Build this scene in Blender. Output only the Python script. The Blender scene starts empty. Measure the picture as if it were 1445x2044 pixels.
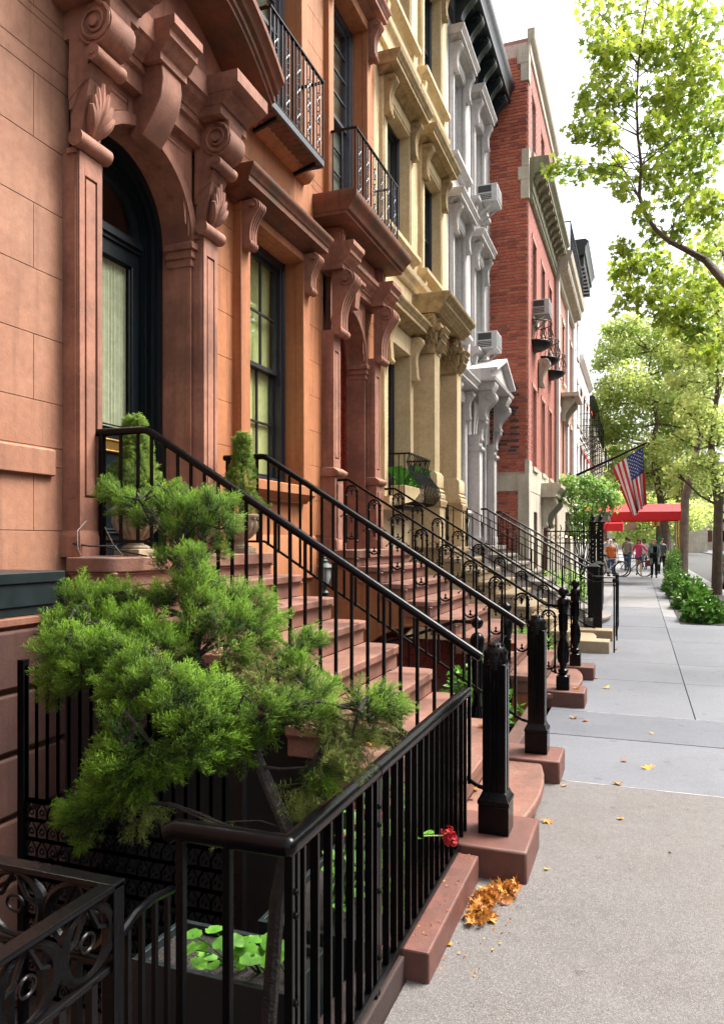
import bpy, bmesh, math, random
import numpy as np
from mathutils import Vector, Matrix
random.seed(7); RNG = np.random.default_rng(7)
PI = math.pi; R = math.radians
SC = bpy.context.scene; COL = SC.collection
# ---------------------------------------------------------------- camera, light, exposure
CAMZ = 1.6; YAW = R(20.35)
cam = bpy.data.cameras.new('camera'); camo = bpy.data.objects.new('camera', cam); COL.objects.link(camo)
camo.location = (0, 0, CAMZ); camo.rotation_euler = (R(90), 0, YAW)
cam.sensor_fit = 'VERTICAL'; cam.sensor_height = 36; cam.lens = 1491 / 2044 * 36
cam.shift_y = 58 / 2044; cam.clip_start = .05; cam.clip_end = 900
cam.dof.use_dof = True; cam.dof.focus_distance = 5.2; cam.dof.aperture_fstop = 13
SC.camera = camo
w = bpy.data.worlds.new('World'); SC.world = w; w.use_nodes = True
nt = w.node_tree; bg = nt.nodes['Background']; sky = nt.nodes.new('ShaderNodeTexSky')
SUN_EL, SUN_AZ = R(58), R(55)      # azimuth from +Y towards +X
sky.sky_type = 'NISHITA'; sky.sun_disc = False; sky.sun_elevation = SUN_EL; sky.sun_rotation = SUN_AZ
sky.air_density = 1.0; sky.dust_density = 6.5; sky.ozone_density = .6; sky.altitude = 0
hs = nt.nodes.new('ShaderNodeHueSaturation'); hs.inputs['Saturation'].default_value = .3
nt.links.new(sky.outputs[0], hs.inputs['Color']); nt.links.new(hs.outputs[0], bg.inputs[0]); bg.inputs[1].default_value = .115
sl = bpy.data.lights.new('sun', 'SUN'); slo = bpy.data.objects.new('sun', sl); COL.objects.link(slo)
sl.energy = 2.4; sl.angle = R(26); sl.color = (1, .95, .86)
slo.rotation_euler = Vector((math.sin(SUN_AZ) * math.cos(SUN_EL), math.cos(SUN_AZ) * math.cos(SUN_EL), math.sin(SUN_EL))).to_track_quat('Z', 'Y').to_euler()
SC.view_settings.view_transform = 'Standard'; SC.view_settings.look = 'None'
SC.view_settings.exposure = 1.85; SC.view_settings.gamma = 1
SC.render.engine = 'CYCLES'
cy = SC.cycles; cy.max_bounces = 6; cy.transparent_max_bounces = 12; cy.use_adaptive_sampling = True
try: cy.use_denoising = True
except Exception: pass

HAZE = 0
CT, ST = math.cos(YAW), math.sin(YAW)
def P(px, py, d):            # a point at depth d (metres) on the sight line of the survey photo's pixel
    r = (px - 722.5) / 1491 * d
    return Vector((r * CT - d * ST, r * ST + d * CT, CAMZ + (1080 - py) / 1491 * d))

# ---------------------------------------------------------------- mesh helpers
class MB:
    def __init__(s): s.v = []; s.f = []
    def add(s, vs, fs):
        b = len(s.v); s.v += [tuple(p) for p in vs]; s.f += [tuple(i + b for i in f) for f in fs]; return s
    def box(s, x0, x1, y0, y1, z0, z1):
        return s.add([(x, y, z) for x in (x0, x1) for y in (y0, y1) for z in (z0, z1)],
                     [(0, 1, 3, 2), (4, 6, 7, 5), (0, 4, 5, 1), (2, 3, 7, 6), (0, 2, 6, 4), (1, 5, 7, 3)])
    def cbox(s, c, sz, rot=None):
        m = rot or Matrix.Identity(3)
        vs = [Vector(c) + m @ Vector((x * sz[0] / 2, y * sz[1] / 2, z * sz[2] / 2)) for x in (-1, 1) for y in (-1, 1) for z in (-1, 1)]
        return s.add(vs, [(0, 1, 3, 2), (4, 6, 7, 5), (0, 4, 5, 1), (2, 3, 7, 6), (0, 2, 6, 4), (1, 5, 7, 3)])
    def bar(s, a, b, w, h=None, up=(0, 0, 1)):
        a, b = Vector(a), Vector(b); d = (b - a); L = d.length
        if L < 1e-6: return s
        d /= L; u = Vector(up)
        if abs(d.dot(u)) > .98: u = Vector((0, 1, 0))
        x = d.cross(u).normalized(); z = x.cross(d).normalized(); h = h or w
        vs = [p + x * (i * w / 2) + z * (j * h / 2) for p in (a, b) for i, j in ((-1, -1), (1, -1), (1, 1), (-1, 1))]
        return s.add(vs, [(0, 3, 2, 1), (4, 5, 6, 7)] + [(i, (i + 1) % 4, (i + 1) % 4 + 4, i + 4) for i in range(4)])
    def tube(s, pts, r, n=8, cap=True):
        pts = [Vector(p) for p in pts]; k = len(pts)
        rs = r if isinstance(r, (list, tuple)) else [r] * k
        vs = []; prev = None
        for i, p in enumerate(pts):
            t = (pts[min(i + 1, k - 1)] - pts[max(i - 1, 0)])
            t = t.normalized() if t.length > 1e-9 else Vector((0, 0, 1))
            if prev is None:
                a = Vector((0, 0, 1)) if abs(t.z) < .9 else Vector((1, 0, 0))
                x = t.cross(a).normalized()
            else:
                x = (prev - t * prev.dot(t)); x = x.normalized() if x.length > 1e-6 else t.orthogonal().normalized()
            prev = x; y = t.cross(x)
            vs += [p + (x * math.cos(2 * PI * j / n) + y * math.sin(2 * PI * j / n)) * rs[i] for j in range(n)]
        fs = [(i * n + j, i * n + (j + 1) % n, (i + 1) * n + (j + 1) % n, (i + 1) * n + j) for i in range(k - 1) for j in range(n)]
        if cap: fs += [tuple(range(n))[::-1], tuple(range((k - 1) * n, k * n))]
        return s.add(vs, fs)
    def lathe(s, cx, cy_, prof, n=16, sq=False):
        vs = []; k = len(prof)
        for r, z in prof:
            for j in range(n):
                a = 2 * PI * (j + .5) / n
                q = r / max(abs(math.cos(a)), abs(math.sin(a))) if sq else r
                vs.append((cx + q * math.cos(a), cy_ + q * math.sin(a), z))
        fs = [(i * n + j, i * n + (j + 1) % n, (i + 1) * n + (j + 1) % n, (i + 1) * n + j) for i in range(k - 1) for j in range(n)]
        fs += [tuple(range(n))[::-1], tuple(range((k - 1) * n, k * n))]
        return s.add(vs, fs)
    def prism(s, poly, a0, a1, ax):
        n = len(poly)
        f = {'x': lambda u, v, a: (a, u, v), 'y': lambda u, v, a: (u, a, v), 'z': lambda u, v, a: (u, v, a)}[ax]
        vs = [f(u, v, a0) for u, v in poly] + [f(u, v, a1) for u, v in poly]
        return s.add(vs, [tuple(range(n))[::-1], tuple(range(n, 2 * n))] + [(i, (i + 1) % n, (i + 1) % n + n, i + n) for i in range(n)])
    def ball(s, c, r, n=12, m=8, sz=1):
        return s.lathe_at(c, [(r * math.sin(PI * i / m), -r * sz * math.cos(PI * i / m)) for i in range(1, m)], n)
    def lathe_at(s, c, prof, n=12):
        return s.lathe(c[0], c[1], [(r, z + c[2]) for r, z in prof], n)
    def moulding(s, prof, xw, y0, y1, ends=1):
        # stacked rings (projection, z) around the near, front and far sides of a block on the wall plane xw
        vs = []; k = len(prof)
        for p, z in prof:
            e = p * ends; vs += [(xw - .01, y0 - e, z), (xw + p, y0 - e, z), (xw + p, y1 + e, z), (xw - .01, y1 + e, z)]
        fs = [(i * 4 + j, i * 4 + j + 1, i * 4 + 5 + j, i * 4 + 4 + j) for i in range(k - 1) for j in range(3)]
        fs += [(i * 4 + 3, i * 4, i * 4 + 4, i * 4 + 7) for i in range(k - 1)]
        fs += [(0, 3, 2, 1), (4 * k - 4, 4 * k - 3, 4 * k - 2, 4 * k - 1)]
        return s.add(vs, fs)
    def xf(s, M):
        s.v = [tuple(M @ Vector(p)) for p in s.v]; return s
    def mesh(s, name, m, smooth=35):
        me = bpy.data.meshes.new(name); me.from_pydata(s.v, [], s.f)
        bm = bmesh.new(); bm.from_mesh(me); bmesh.ops.recalc_face_normals(bm, faces=bm.faces); bm.to_mesh(me); bm.free()
        if smooth:
            me.polygons.foreach_set('use_smooth', [True] * len(me.polygons)); me.set_sharp_from_angle(angle=R(smooth))
        me.materials.append(m); return me
    def build(s, name, m, parent=None, bevel=0, smooth=35, seg=2, **kw):
        return put(name, s.mesh(name, m, smooth), parent, bevel, seg, **kw)
def put(name, me, parent=None, bevel=0, seg=2, **kw):
    o = bpy.data.objects.new(name, me); COL.objects.link(o)
    if parent: o.parent = parent
    if bevel:
        b = o.modifiers.new('bevel', 'BEVEL'); b.width = bevel; b.segments = seg; b.limit_method = 'ANGLE'; b.angle_limit = R(40)
    return tag(o, **kw)
def tag(o, label=None, cat=None, group=None, kind=None):
    if label: o['label'] = label
    if cat: o['category'] = cat
    if group: o['group'] = group
    if kind: o['kind'] = kind
    return o
def thing(name, label, cat, loc=(0, 0, 0), rz=0, group=None):
    o = bpy.data.objects.new(name, None); COL.objects.link(o); o.location = loc; o.rotation_euler = (0, 0, rz)
    o.empty_display_size = .1
    return tag(o, label, cat, group)
def kids(o): return [c for c in bpy.data.objects if c.parent == o]
def copy_tree(o, parent=None):
    c = o.copy(); COL.objects.link(c)
    if parent: c.parent = parent
    for ch in kids(o): copy_tree(ch, c)
    return c

def rand_rot(n, rng=RNG):
    q = rng.normal(size=(n, 4)); q /= np.linalg.norm(q, axis=1)[:, None]; a, b, c, d = q.T
    return np.stack([1 - 2 * (c * c + d * d), 2 * (b * c - a * d), 2 * (b * d + a * c), 2 * (b * c + a * d), 1 - 2 * (b * b + d * d), 2 * (c * d - a * b),
                     2 * (b * d - a * c), 2 * (c * d + a * b), 1 - 2 * (b * b + c * c)], 1).reshape(n, 3, 3)
def npmesh(name, v, faces, m, tone=None, smooth=False):
    """v (n,3); faces (k, s) all of one size; tone per vertex"""
    me = bpy.data.meshes.new(name); k, s_ = faces.shape
    me.vertices.add(len(v)); me.vertices.foreach_set('co', np.ascontiguousarray(v, dtype=np.float32).ravel())
    me.loops.add(k * s_); me.loops.foreach_set('vertex_index', np.ascontiguousarray(faces, dtype=np.int32).ravel())
    me.polygons.add(k); me.polygons.foreach_set('loop_start', np.arange(0, k * s_, s_, dtype=np.int32))
    me.update(calc_edges=True)
    if smooth: me.polygons.foreach_set('use_smooth', np.ones(k, dtype=bool))
    if tone is not None:
        a = me.attributes.new('tone', 'FLOAT', 'POINT'); a.data.foreach_set('value', np.asarray(tone, dtype=np.float32))
    me.materials.append(m); return me
def scatter(tv, tf, pos, rot, sc, tone=None, ttone=None):
    """copies of a template (tv,tf) at pos with rotations and scales -> v, f, tone"""
    n = len(pos); v = np.einsum('nij,kj->nki', rot, tv) * np.asarray(sc)[:, None, None] + pos[:, None, :]
    f = tf[None] + (np.arange(n) * len(tv))[:, None, None]
    t = np.zeros((n, len(tv))) + (0 if tone is None else np.asarray(tone)[:, None]) + (0 if ttone is None else ttone[None])
    return v.reshape(-1, 3), f.reshape(-1, tf.shape[1]), t.ravel()
def frames(dirs, rng=RNG, roll=True):
    """rotation matrices whose z axis is dirs"""
    d = dirs / np.linalg.norm(dirs, axis=1)[:, None]
    a = rng.normal(size=d.shape) if roll else np.tile([0, 0, 1.], (len(d), 1))
    x = np.cross(a, d); x /= np.linalg.norm(x, axis=1)[:, None]; y = np.cross(d, x)
    return np.stack([x, y, d], 2)

# ---------------------------------------------------------------- materials
MATS = {}
def mat(name, col, col2=None, rough=.8, scale=6, bump=.3, bscale=60, metal=0, streak=0, spec=.5, dirt=None, coat=0, speck=None, bdist=.004, dirt_amt=.5, dirt_scale=1.3, mottle=22, gum=0):
    if name in MATS: return MATS[name]
    AK = .68; s_ = lambda c: tuple(q * AK for q in c)
    if not metal:
        col = s_(col); col2 = s_(col2) if col2 else None; dirt = s_(dirt) if dirt else None
        if speck: speck = (speck[0], s_(speck[1]), s_(speck[2]))
    m = bpy.data.materials.new(name); m.use_nodes = True; t = m.node_tree; N = t.nodes; L = t.links
    b = N['Principled BSDF']; b.inputs['Roughness'].default_value = rough; b.inputs['Metallic'].default_value = metal
    b.inputs['Specular IOR Level'].default_value = spec; b.inputs['Coat Weight'].default_value = coat; b.inputs['Coat Roughness'].default_value = .15
    g = N.new('ShaderNodeNewGeometry'); pos = g.outputs['Position']
    def noise(sc, det=5, vec=None, rg=.6):
        n = N.new('ShaderNodeTexNoise'); n.inputs['Scale'].default_value = sc; n.inputs['Detail'].default_value = det; n.inputs['Roughness'].default_value = rg
        L.new(vec or pos, n.inputs['Vector']); return n.outputs['Fac']
    def ramp(x, a, b_):
        r = N.new('ShaderNodeMapRange'); r.inputs[1].default_value = a; r.inputs[2].default_value = b_; L.new(x, r.inputs[0]); return r.outputs[0]
    def mix(f, a, b_, mode='MIX'):
        x = N.new('ShaderNodeMix'); x.data_type = 'RGBA'; x.blend_type = mode
        if isinstance(f, float): x.inputs[0].default_value = f
        else: L.new(f, x.inputs[0])
        for i, c in ((6, a), (7, b_)):
            if isinstance(c, (tuple, list)): x.inputs[i].default_value = (*c[:3], 1)
            else: L.new(c, x.inputs[i])
        return x.outputs[2]
    col2 = col2 or tuple(c * .75 for c in col)
    c = mix(ramp(noise(scale), .32, .68), col, col2)
    if streak:
        mp = N.new('ShaderNodeMapping'); mp.inputs['Scale'].default_value = (9, 9, .5); L.new(pos, mp.inputs[0])
        c = mix(ramp(noise(1.2, 4, mp.outputs[0]), .5, .8), c, tuple(q * (1 - streak) for q in col2))
    if mottle:
        c = mix(ramp(noise(mottle, 3), .25, .75), c, mix(1.0, c, (.76, .74, .72), 'MULTIPLY'))
    if dirt:
        f_ = N.new('ShaderNodeMath'); f_.operation = 'MULTIPLY'; f_.inputs[1].default_value = dirt_amt
        L.new(ramp(noise(dirt_scale, 6, None, .72), .44, .74), f_.inputs[0]); c = mix(f_.outputs[0], c, dirt)
    if gum:
        v = N.new('ShaderNodeTexVoronoi'); v.inputs['Scale'].default_value = gum; v.inputs['Randomness'].default_value = 1; L.new(pos, v.inputs['Vector'])
        c = mix(ramp(v.outputs['Distance'], .15, .11), c, mix(1.0, c, (.45, .45, .47), 'MULTIPLY'))
        c = mix(ramp(noise(.55, 5, None, .7), .52, .70), c, mix(1.0, c, (.62, .61, .63), 'MULTIPLY'))
    if speck:
        v = N.new('ShaderNodeTexVoronoi'); v.inputs['Scale'].default_value = speck[0]; L.new(pos, v.inputs['Vector'])
        sh = N.new('ShaderNodeSeparateColor'); L.new(v.outputs['Color'], sh.inputs[0])
        c = mix(ramp(sh.outputs[0], .55, .95), c, speck[1]); c = mix(ramp(sh.outputs[1], .7, .98), c, speck[2])
    L.new(c, b.inputs['Base Color'])
    if bump:
        bp = N.new('ShaderNodeBump'); bp.inputs['Strength'].default_value = bump; bp.inputs['Distance'].default_value = bdist
        L.new(noise(bscale, 4), bp.inputs['Height']); L.new(bp.outputs[0], b.inputs['Normal'])
    if rough < .6:
        rr = N.new('ShaderNodeMapRange'); rr.inputs[3].default_value = rough * .7; rr.inputs[4].default_value = min(1, rough * 1.6)
        L.new(noise(14), rr.inputs[0]); L.new(rr.outputs[0], b.inputs['Roughness'])
    MATS[name] = m; return m
def leafmat(name, dark, light, trans=.35, rough=.5, tcol=None):
    m = bpy.data.materials.new(name); m.use_nodes = True; t = m.node_tree; N = t.nodes; L = t.links; b = N['Principled BSDF']
    at = N.new('ShaderNodeAttribute'); at.attribute_name = 'tone'
    mx = N.new('ShaderNodeMix'); mx.data_type = 'RGBA'; L.new(at.outputs['Fac'], mx.inputs[0]); mx.inputs[6].default_value = (*dark, 1); mx.inputs[7].default_value = (*light, 1)
    L.new(mx.outputs[2], b.inputs['Base Color']); b.inputs['Roughness'].default_value = rough; b.inputs['Specular IOR Level'].default_value = .3
    tr = N.new('ShaderNodeBsdfTranslucent')
    if tcol: tr.inputs[0].default_value = (*tcol, 1)
    else: L.new(mx.outputs[2], tr.inputs[0])
    ms = N.new('ShaderNodeMixShader'); ms.inputs[0].default_value = trans; L.new(b.outputs[0], ms.inputs[1]); L.new(tr.outputs[0], ms.inputs[2])
    L.new(ms.outputs[0], N['Material Output'].inputs[0]); return m
def glassmat(name, tint, refl=.12):
    m = bpy.data.materials.new(name); m.use_nodes = True; t = m.node_tree; N = t.nodes; L = t.links
    N.remove(N['Principled BSDF']); tr = N.new('ShaderNodeBsdfTransparent'); tr.inputs[0].default_value = (*tint, 1)
    gl = N.new('ShaderNodeBsdfGlossy'); gl.inputs['Roughness'].default_value = .015; gl.inputs[0].default_value = (.95, .97, 1, 1)
    fr = N.new('ShaderNodeLayerWeight'); fr.inputs[0].default_value = .5
    pw = N.new('ShaderNodeMath'); pw.operation = 'POWER'; pw.inputs[1].default_value = 4; L.new(fr.outputs['Facing'], pw.inputs[0])
    ad = N.new('ShaderNodeMath'); ad.operation = 'MULTIPLY_ADD'; ad.use_clamp = True; ad.inputs[1].default_value = .9; ad.inputs[2].default_value = .05 + refl; L.new(pw.outputs[0], ad.inputs[0])
    ms = N.new('ShaderNodeMixShader'); L.new(ad.outputs[0], ms.inputs[0]); L.new(tr.outputs[0], ms.inputs[1]); L.new(gl.outputs[0], ms.inputs[2])
    L.new(ms.outputs[0], N['Material Output'].inputs[0]); return m
PINK = mat('brownstone_pink', (.56, .285, .178), (.45, .20, .115), scale=1.1, streak=.35, bump=.5, bscale=90, dirt=(.20, .085, .05), dirt_amt=.6)
PORT = mat('brownstone_portal', (.54, .24, .155), (.38, .155, .095), scale=1.9, streak=.4, bump=.6, bscale=110, dirt=(.12, .06, .045), dirt_amt=.6, dirt_scale=1.9)
ORNG = mat('brownstone_orange', (.62, .235, .085), (.46, .155, .055), scale=1.2, streak=.4, bump=.45, bscale=90, dirt=(.22, .12, .04), dirt_amt=.45)
HOOD = mat('brownstone_hood', (.27, .085, .036), (.17, .052, .024), scale=3, streak=.3, bump=.4, bscale=80, dirt=(.07, .065, .02), dirt_amt=.7, dirt_scale=3)
STEP = mat('brownstone_step', (.37, .175, .122), (.25, .105, .072), scale=2.2, bump=.9, bscale=110, rough=.5, dirt=(.10, .055, .04), dirt_amt=.9, dirt_scale=2.6, mottle=45)
PLNT = mat('brownstone_plinth', (.21, .078, .056), (.14, .05, .037), scale=4, bump=.5, bscale=160, rough=.5, dirt=(.12, .06, .045), dirt_amt=.6, dirt_scale=4)
DKST = mat('brownstone_basement_shaded', (.13, .055, .038), (.085, .034, .024), scale=2, bump=.5, bscale=60, streak=.3)  # darker copy of the brownstone, basement shade put into the colour
YELL = mat('limestone_yellow', (.95, .76, .46), (.84, .63, .34), scale=1.5, streak=.2, bump=.3, bscale=70, dirt=(.38, .27, .12), dirt_amt=.5)
YORN = mat('limestone_ornament', (.66, .48, .23), (.46, .32, .14), scale=5, bump=.8, bscale=50, streak=.3, dirt=(.14, .10, .05), dirt_amt=.8, dirt_scale=7)
YPAL = mat('limestone_pale', (.72, .62, .46), (.62, .50, .34), scale=1.5, streak=.3, bump=.3)
GREY = mat('stone_grey_paint', (.76, .73, .73), (.64, .61, .61), scale=1.5, streak=.3, bump=.3, bscale=60, dirt=(.28, .26, .25), dirt_amt=.4)
GSTP = mat('stone_grey_step', (.30, .27, .24), (.22, .20, .18), scale=3, rough=.6, bump=.4)
CREM = mat('limestone_cream', (.80, .73, .60), (.64, .57, .45), scale=2, streak=.3, bump=.3, dirt=(.3, .26, .2))
MOSS = mat('cornice_weathered', (.42, .40, .28), (.30, .29, .18), scale=3, streak=.4, bump=.5, dirt=(.14, .14, .06), dirt_amt=.7, dirt_scale=2)
BRKP2 = mat('brick_front_pale', (.58, .20, .15), (.48, .15, .11), scale=9, bump=.3)
BRKF = mat('brick_front', (.60, .29, .23), (.52, .23, .18), scale=3, bump=.3, streak=.2)
MORT = mat('mortar', (.85, .68, .60), (.7, .5, .42), scale=20, bump=.5)
BRKS = [mat('brick_%s' % n, c, tuple(q * .8 for q in c), scale=12, bump=.5, bscale=120) for n, c in
        (('red', (.66, .15, .085)), ('rust', (.74, .20, .11)), ('plum', (.44, .10, .07)), ('sooty', (.13, .05, .045)))]
WHIT = mat('white_render', (1.1, 1.1, 1.08), (1.0, 1.0, .98), scale=1, streak=.15, bump=.2)
IRON = mat('iron_black_gloss', (.003, .003, .004), (.0045, .0045, .0055), rough=.17, scale=10, bump=.4, bscale=60, spec=.15, bdist=.0025)
IRNS = mat('iron_black_satin', (.0035, .0035, .0045), (.006, .006, .007), rough=.3, scale=10, bump=.5, bscale=45, bdist=.003, spec=.18)
IRND = mat('iron_ornate_gloss', (.003, .003, .004), (.005, .005, .006), rough=.25, bump=.4, bscale=70, bdist=.004, spec=.2)
GRNM = mat('green_black_paint', (.011, .022, .025), (.008, .016, .018), rough=.35, bump=.1)
DOOR = mat('dark_green_door', (.006, .014, .018), (.005, .012, .015), rough=.3, bump=.03, bscale=90, spec=.35)
MAHO = mat('mahogany_door', (.26, .026, .010), (.17, .017, .008), rough=.25, bump=.05, bscale=90, coat=.3)
BRAS = mat('brass', (.75, .52, .18), (.55, .36, .1), rough=.3, metal=1, bump=.1)
SASH = mat('sash_black_paint', (.022, .024, .03), (.03, .032, .04), rough=.35, bump=.1)
SLAT = mat('sash_slate_paint', (.10, .11, .14), (.07, .08, .10), rough=.4, bump=.1)
WSAS = mat('sash_white_paint', (.75, .75, .76), (.68, .68, .7), rough=.4, bump=.1)
BLND = mat('blind_pale_green', (.80, .86, .40), (.68, .76, .32), rough=.9, scale=1.2, bump=.1)
BLNG = mat('blind_grey_green', (.28, .32, .24), (.20, .24, .18), rough=.9, bump=.1)
BLNW = mat('blind_white', (.8, .8, .8), (.72, .72, .72), rough=.9, bump=.1)
CURT = mat('curtain_sheer', (.60, .68, .46), (.50, .58, .38), rough=.9, scale=8, bump=.2)
ROOM = mat('dark_interior', (.03, .028, .025), (.02, .02, .018))  # near black: unlit depth of rooms and stoop recess put into the colour
URNM = mat('urn_stone', (.56, .44, .29), (.42, .32, .20), scale=9, bump=.5, bscale=80, dirt=(.18, .13, .07), dirt_amt=.7, dirt_scale=9)
BARK = mat('bark_dark', (.028, .020, .017), (.014, .010, .009), scale=20, bump=1, bscale=60, bdist=.01)
BRKP = mat('bark_plane_tree', (.20, .14, .10), (.10, .07, .05), scale=5, bump=1, bscale=30, bdist=.02)
SOIL = mat('soil', (.022, .014, .010), (.012, .008, .006), scale=30, bump=1, bscale=80, bdist=.02)
PEBB = mat('pavement_pebbled', (.158, .150, .150), (.126, .119, .119), scale=2, bump=.8, bscale=260, speck=(330, (.27, .25, .238), (.085, .066, .064)), rough=.5, gum=6, dirt=(.10, .085, .075), dirt_amt=.7, dirt_scale=1.6)
SLB = [mat('pavement_slab_%s' % n, c, tuple(q * .86 for q in c), scale=1.7, bump=.3, bscale=200, rough=.6, speck=(260, tuple(q * 1.15 for q in c), tuple(q * .75 for q in c)), gum=4.5, dirt=tuple(q * .5 for q in c), dirt_amt=.7, dirt_scale=1.4)
       for n, c in (('grey', (.175, .185, .215)), ('blue', (.14, .15, .18)), ('pale', (.29, .287, .30)))]
JOIN = mat('joint_pale', (.55, .55, .54), (.3, .3, .3), scale=9)
ASPH = mat('asphalt', (.05, .05, .052), (.065, .065, .065), scale=3, bump=.5, bscale=150)
REDC = mat('canvas_red', (1.0, .02, .03), (.9, .015, .025), rough=.75, bump=.15)
PLAS = mat('appliance_plastic', (.66, .68, .70), (.6, .62, .64), rough=.45, bump=.05)
CHRM = mat('chrome', (.7, .7, .72), rough=.2, metal=1, bump=0)
GLS = glassmat('window_glass', (.95, .97, .93), .06)
GLC = glassmat('door_glass', (.98, .98, .97), .0)
GLD = glassmat('window_glass_dark', (.35, .38, .38), .06)
AREA = mat('areaway_shaded_stone', (.05, .022, .016), (.03, .013, .010), scale=3, bump=.5, bscale=60, streak=.3)  # darkest brownstone copy, shade of the sunken area put into the colour
# ---------------------------------------------------------------- building helpers
def cells(y0, y1, z0, z1, holes):
    ys = sorted({y0, y1, *[max(y0, min(y1, q)) for h in holes for q in h[:2]]}); zs = sorted({z0, z1, *[max(z0, min(z1, q)) for h in holes for q in h[2:]]})
    for i in range(len(ys) - 1):
        for j in range(len(zs) - 1):
            a, b, c, d = ys[i], ys[i + 1], zs[j], zs[j + 1]
            if b - a < 1e-4 or d - c < 1e-4: continue
            my, mz = (a + b) / 2, (c + d) / 2
            if not any(h[0] < my < h[1] and h[2] < mz < h[3] for h in holes): yield a, b, c, d
def shell(parent, x, y0, y1, z0, z1, holes, m, depth=.3, back=7.0, name='wall'):
    """front wall at x with real openings, reveals, side and back walls and a roof slab"""
    mb = MB()
    for a, b, c, d in cells(y0, y1, z0, z1, holes): mb.add([(x, a, c), (x, b, c), (x, b, d), (x, a, d)], [(0, 1, 2, 3)])
    for a, b, c, d in holes:
        q = x - depth; a, b, c, d = max(a, y0), min(b, y1), max(c, z0), min(d, z1)
        mb.add([(x, a, c), (x, b, c), (x, b, d), (x, a, d), (q, a, c), (q, b, c), (q, b, d), (q, a, d)], [(0, 4, 5, 1), (1, 5, 6, 2), (2, 6, 7, 3), (3, 7, 4, 0)])
        for (e, f_, g, h) in ((a - .0, b + .0, c, d),):
            pass
    X = x - back
    mb.add([(x, y0, z0), (x, y1, z0), (x, y1, z1), (x, y0, z1), (X, y0, z0), (X, y1, z0), (X, y1, z1), (X, y0, z1)],
           [(0, 3, 7, 4), (1, 5, 6, 2), (4, 7, 6, 5), (3, 2, 6, 7)])
    me = bpy.data.meshes.new(name); me.from_pydata(mb.v, [], mb.f); me.materials.append(m)
    o = put(name, me, parent)
    # inner floor slabs and an inner dark lining seen through the glass
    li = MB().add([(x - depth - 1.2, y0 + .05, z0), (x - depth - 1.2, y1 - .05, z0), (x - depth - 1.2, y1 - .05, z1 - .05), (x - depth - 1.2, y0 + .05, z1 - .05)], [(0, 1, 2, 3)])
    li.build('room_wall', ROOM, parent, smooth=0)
    return o
BLKM = {}
def block_mesh(w, h, t, m, name='stone_block'):
    k = (round(w, 2), round(h, 3), t, m.name)
    if k not in BLKM: BLKM[k] = MB().box(-t, 0, -w / 2 + .0018, w / 2 - .0018, -h / 2 + .0018, h / 2 - .0018).mesh(name, m, 0)
    return BLKM[k]
def ashlar(parent, x, y0, y1, z0, z1, holes, m, course=.37, ln=.95, t=.014, bevel=.0015, ref=0):
    n = round((z1 - z0) / course); course = (z1 - z0) / n
    for k in range(n):
        za = z0 + k * course; y = y0 - (ln / 2 if k % 2 else 0)
        while y < y1 - .02:
            a, b = max(y, y0), min(y + ln, y1); y += ln
            if b - a < .03: continue
            for (c, d, e, f_) in cells(a, b, za, za + course, [(h[0] - .001, h[1] + .001, h[2] - .001, h[3] + .001) for h in holes]):
                if d - c < .03 or f_ - e < .03: continue
                o = put('stone_block', block_mesh(round(d - c, 2), f_ - e, t, m), parent, bevel, 1)
                o.location = (x + t, (c + d) / 2, (e + f_) / 2)
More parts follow.
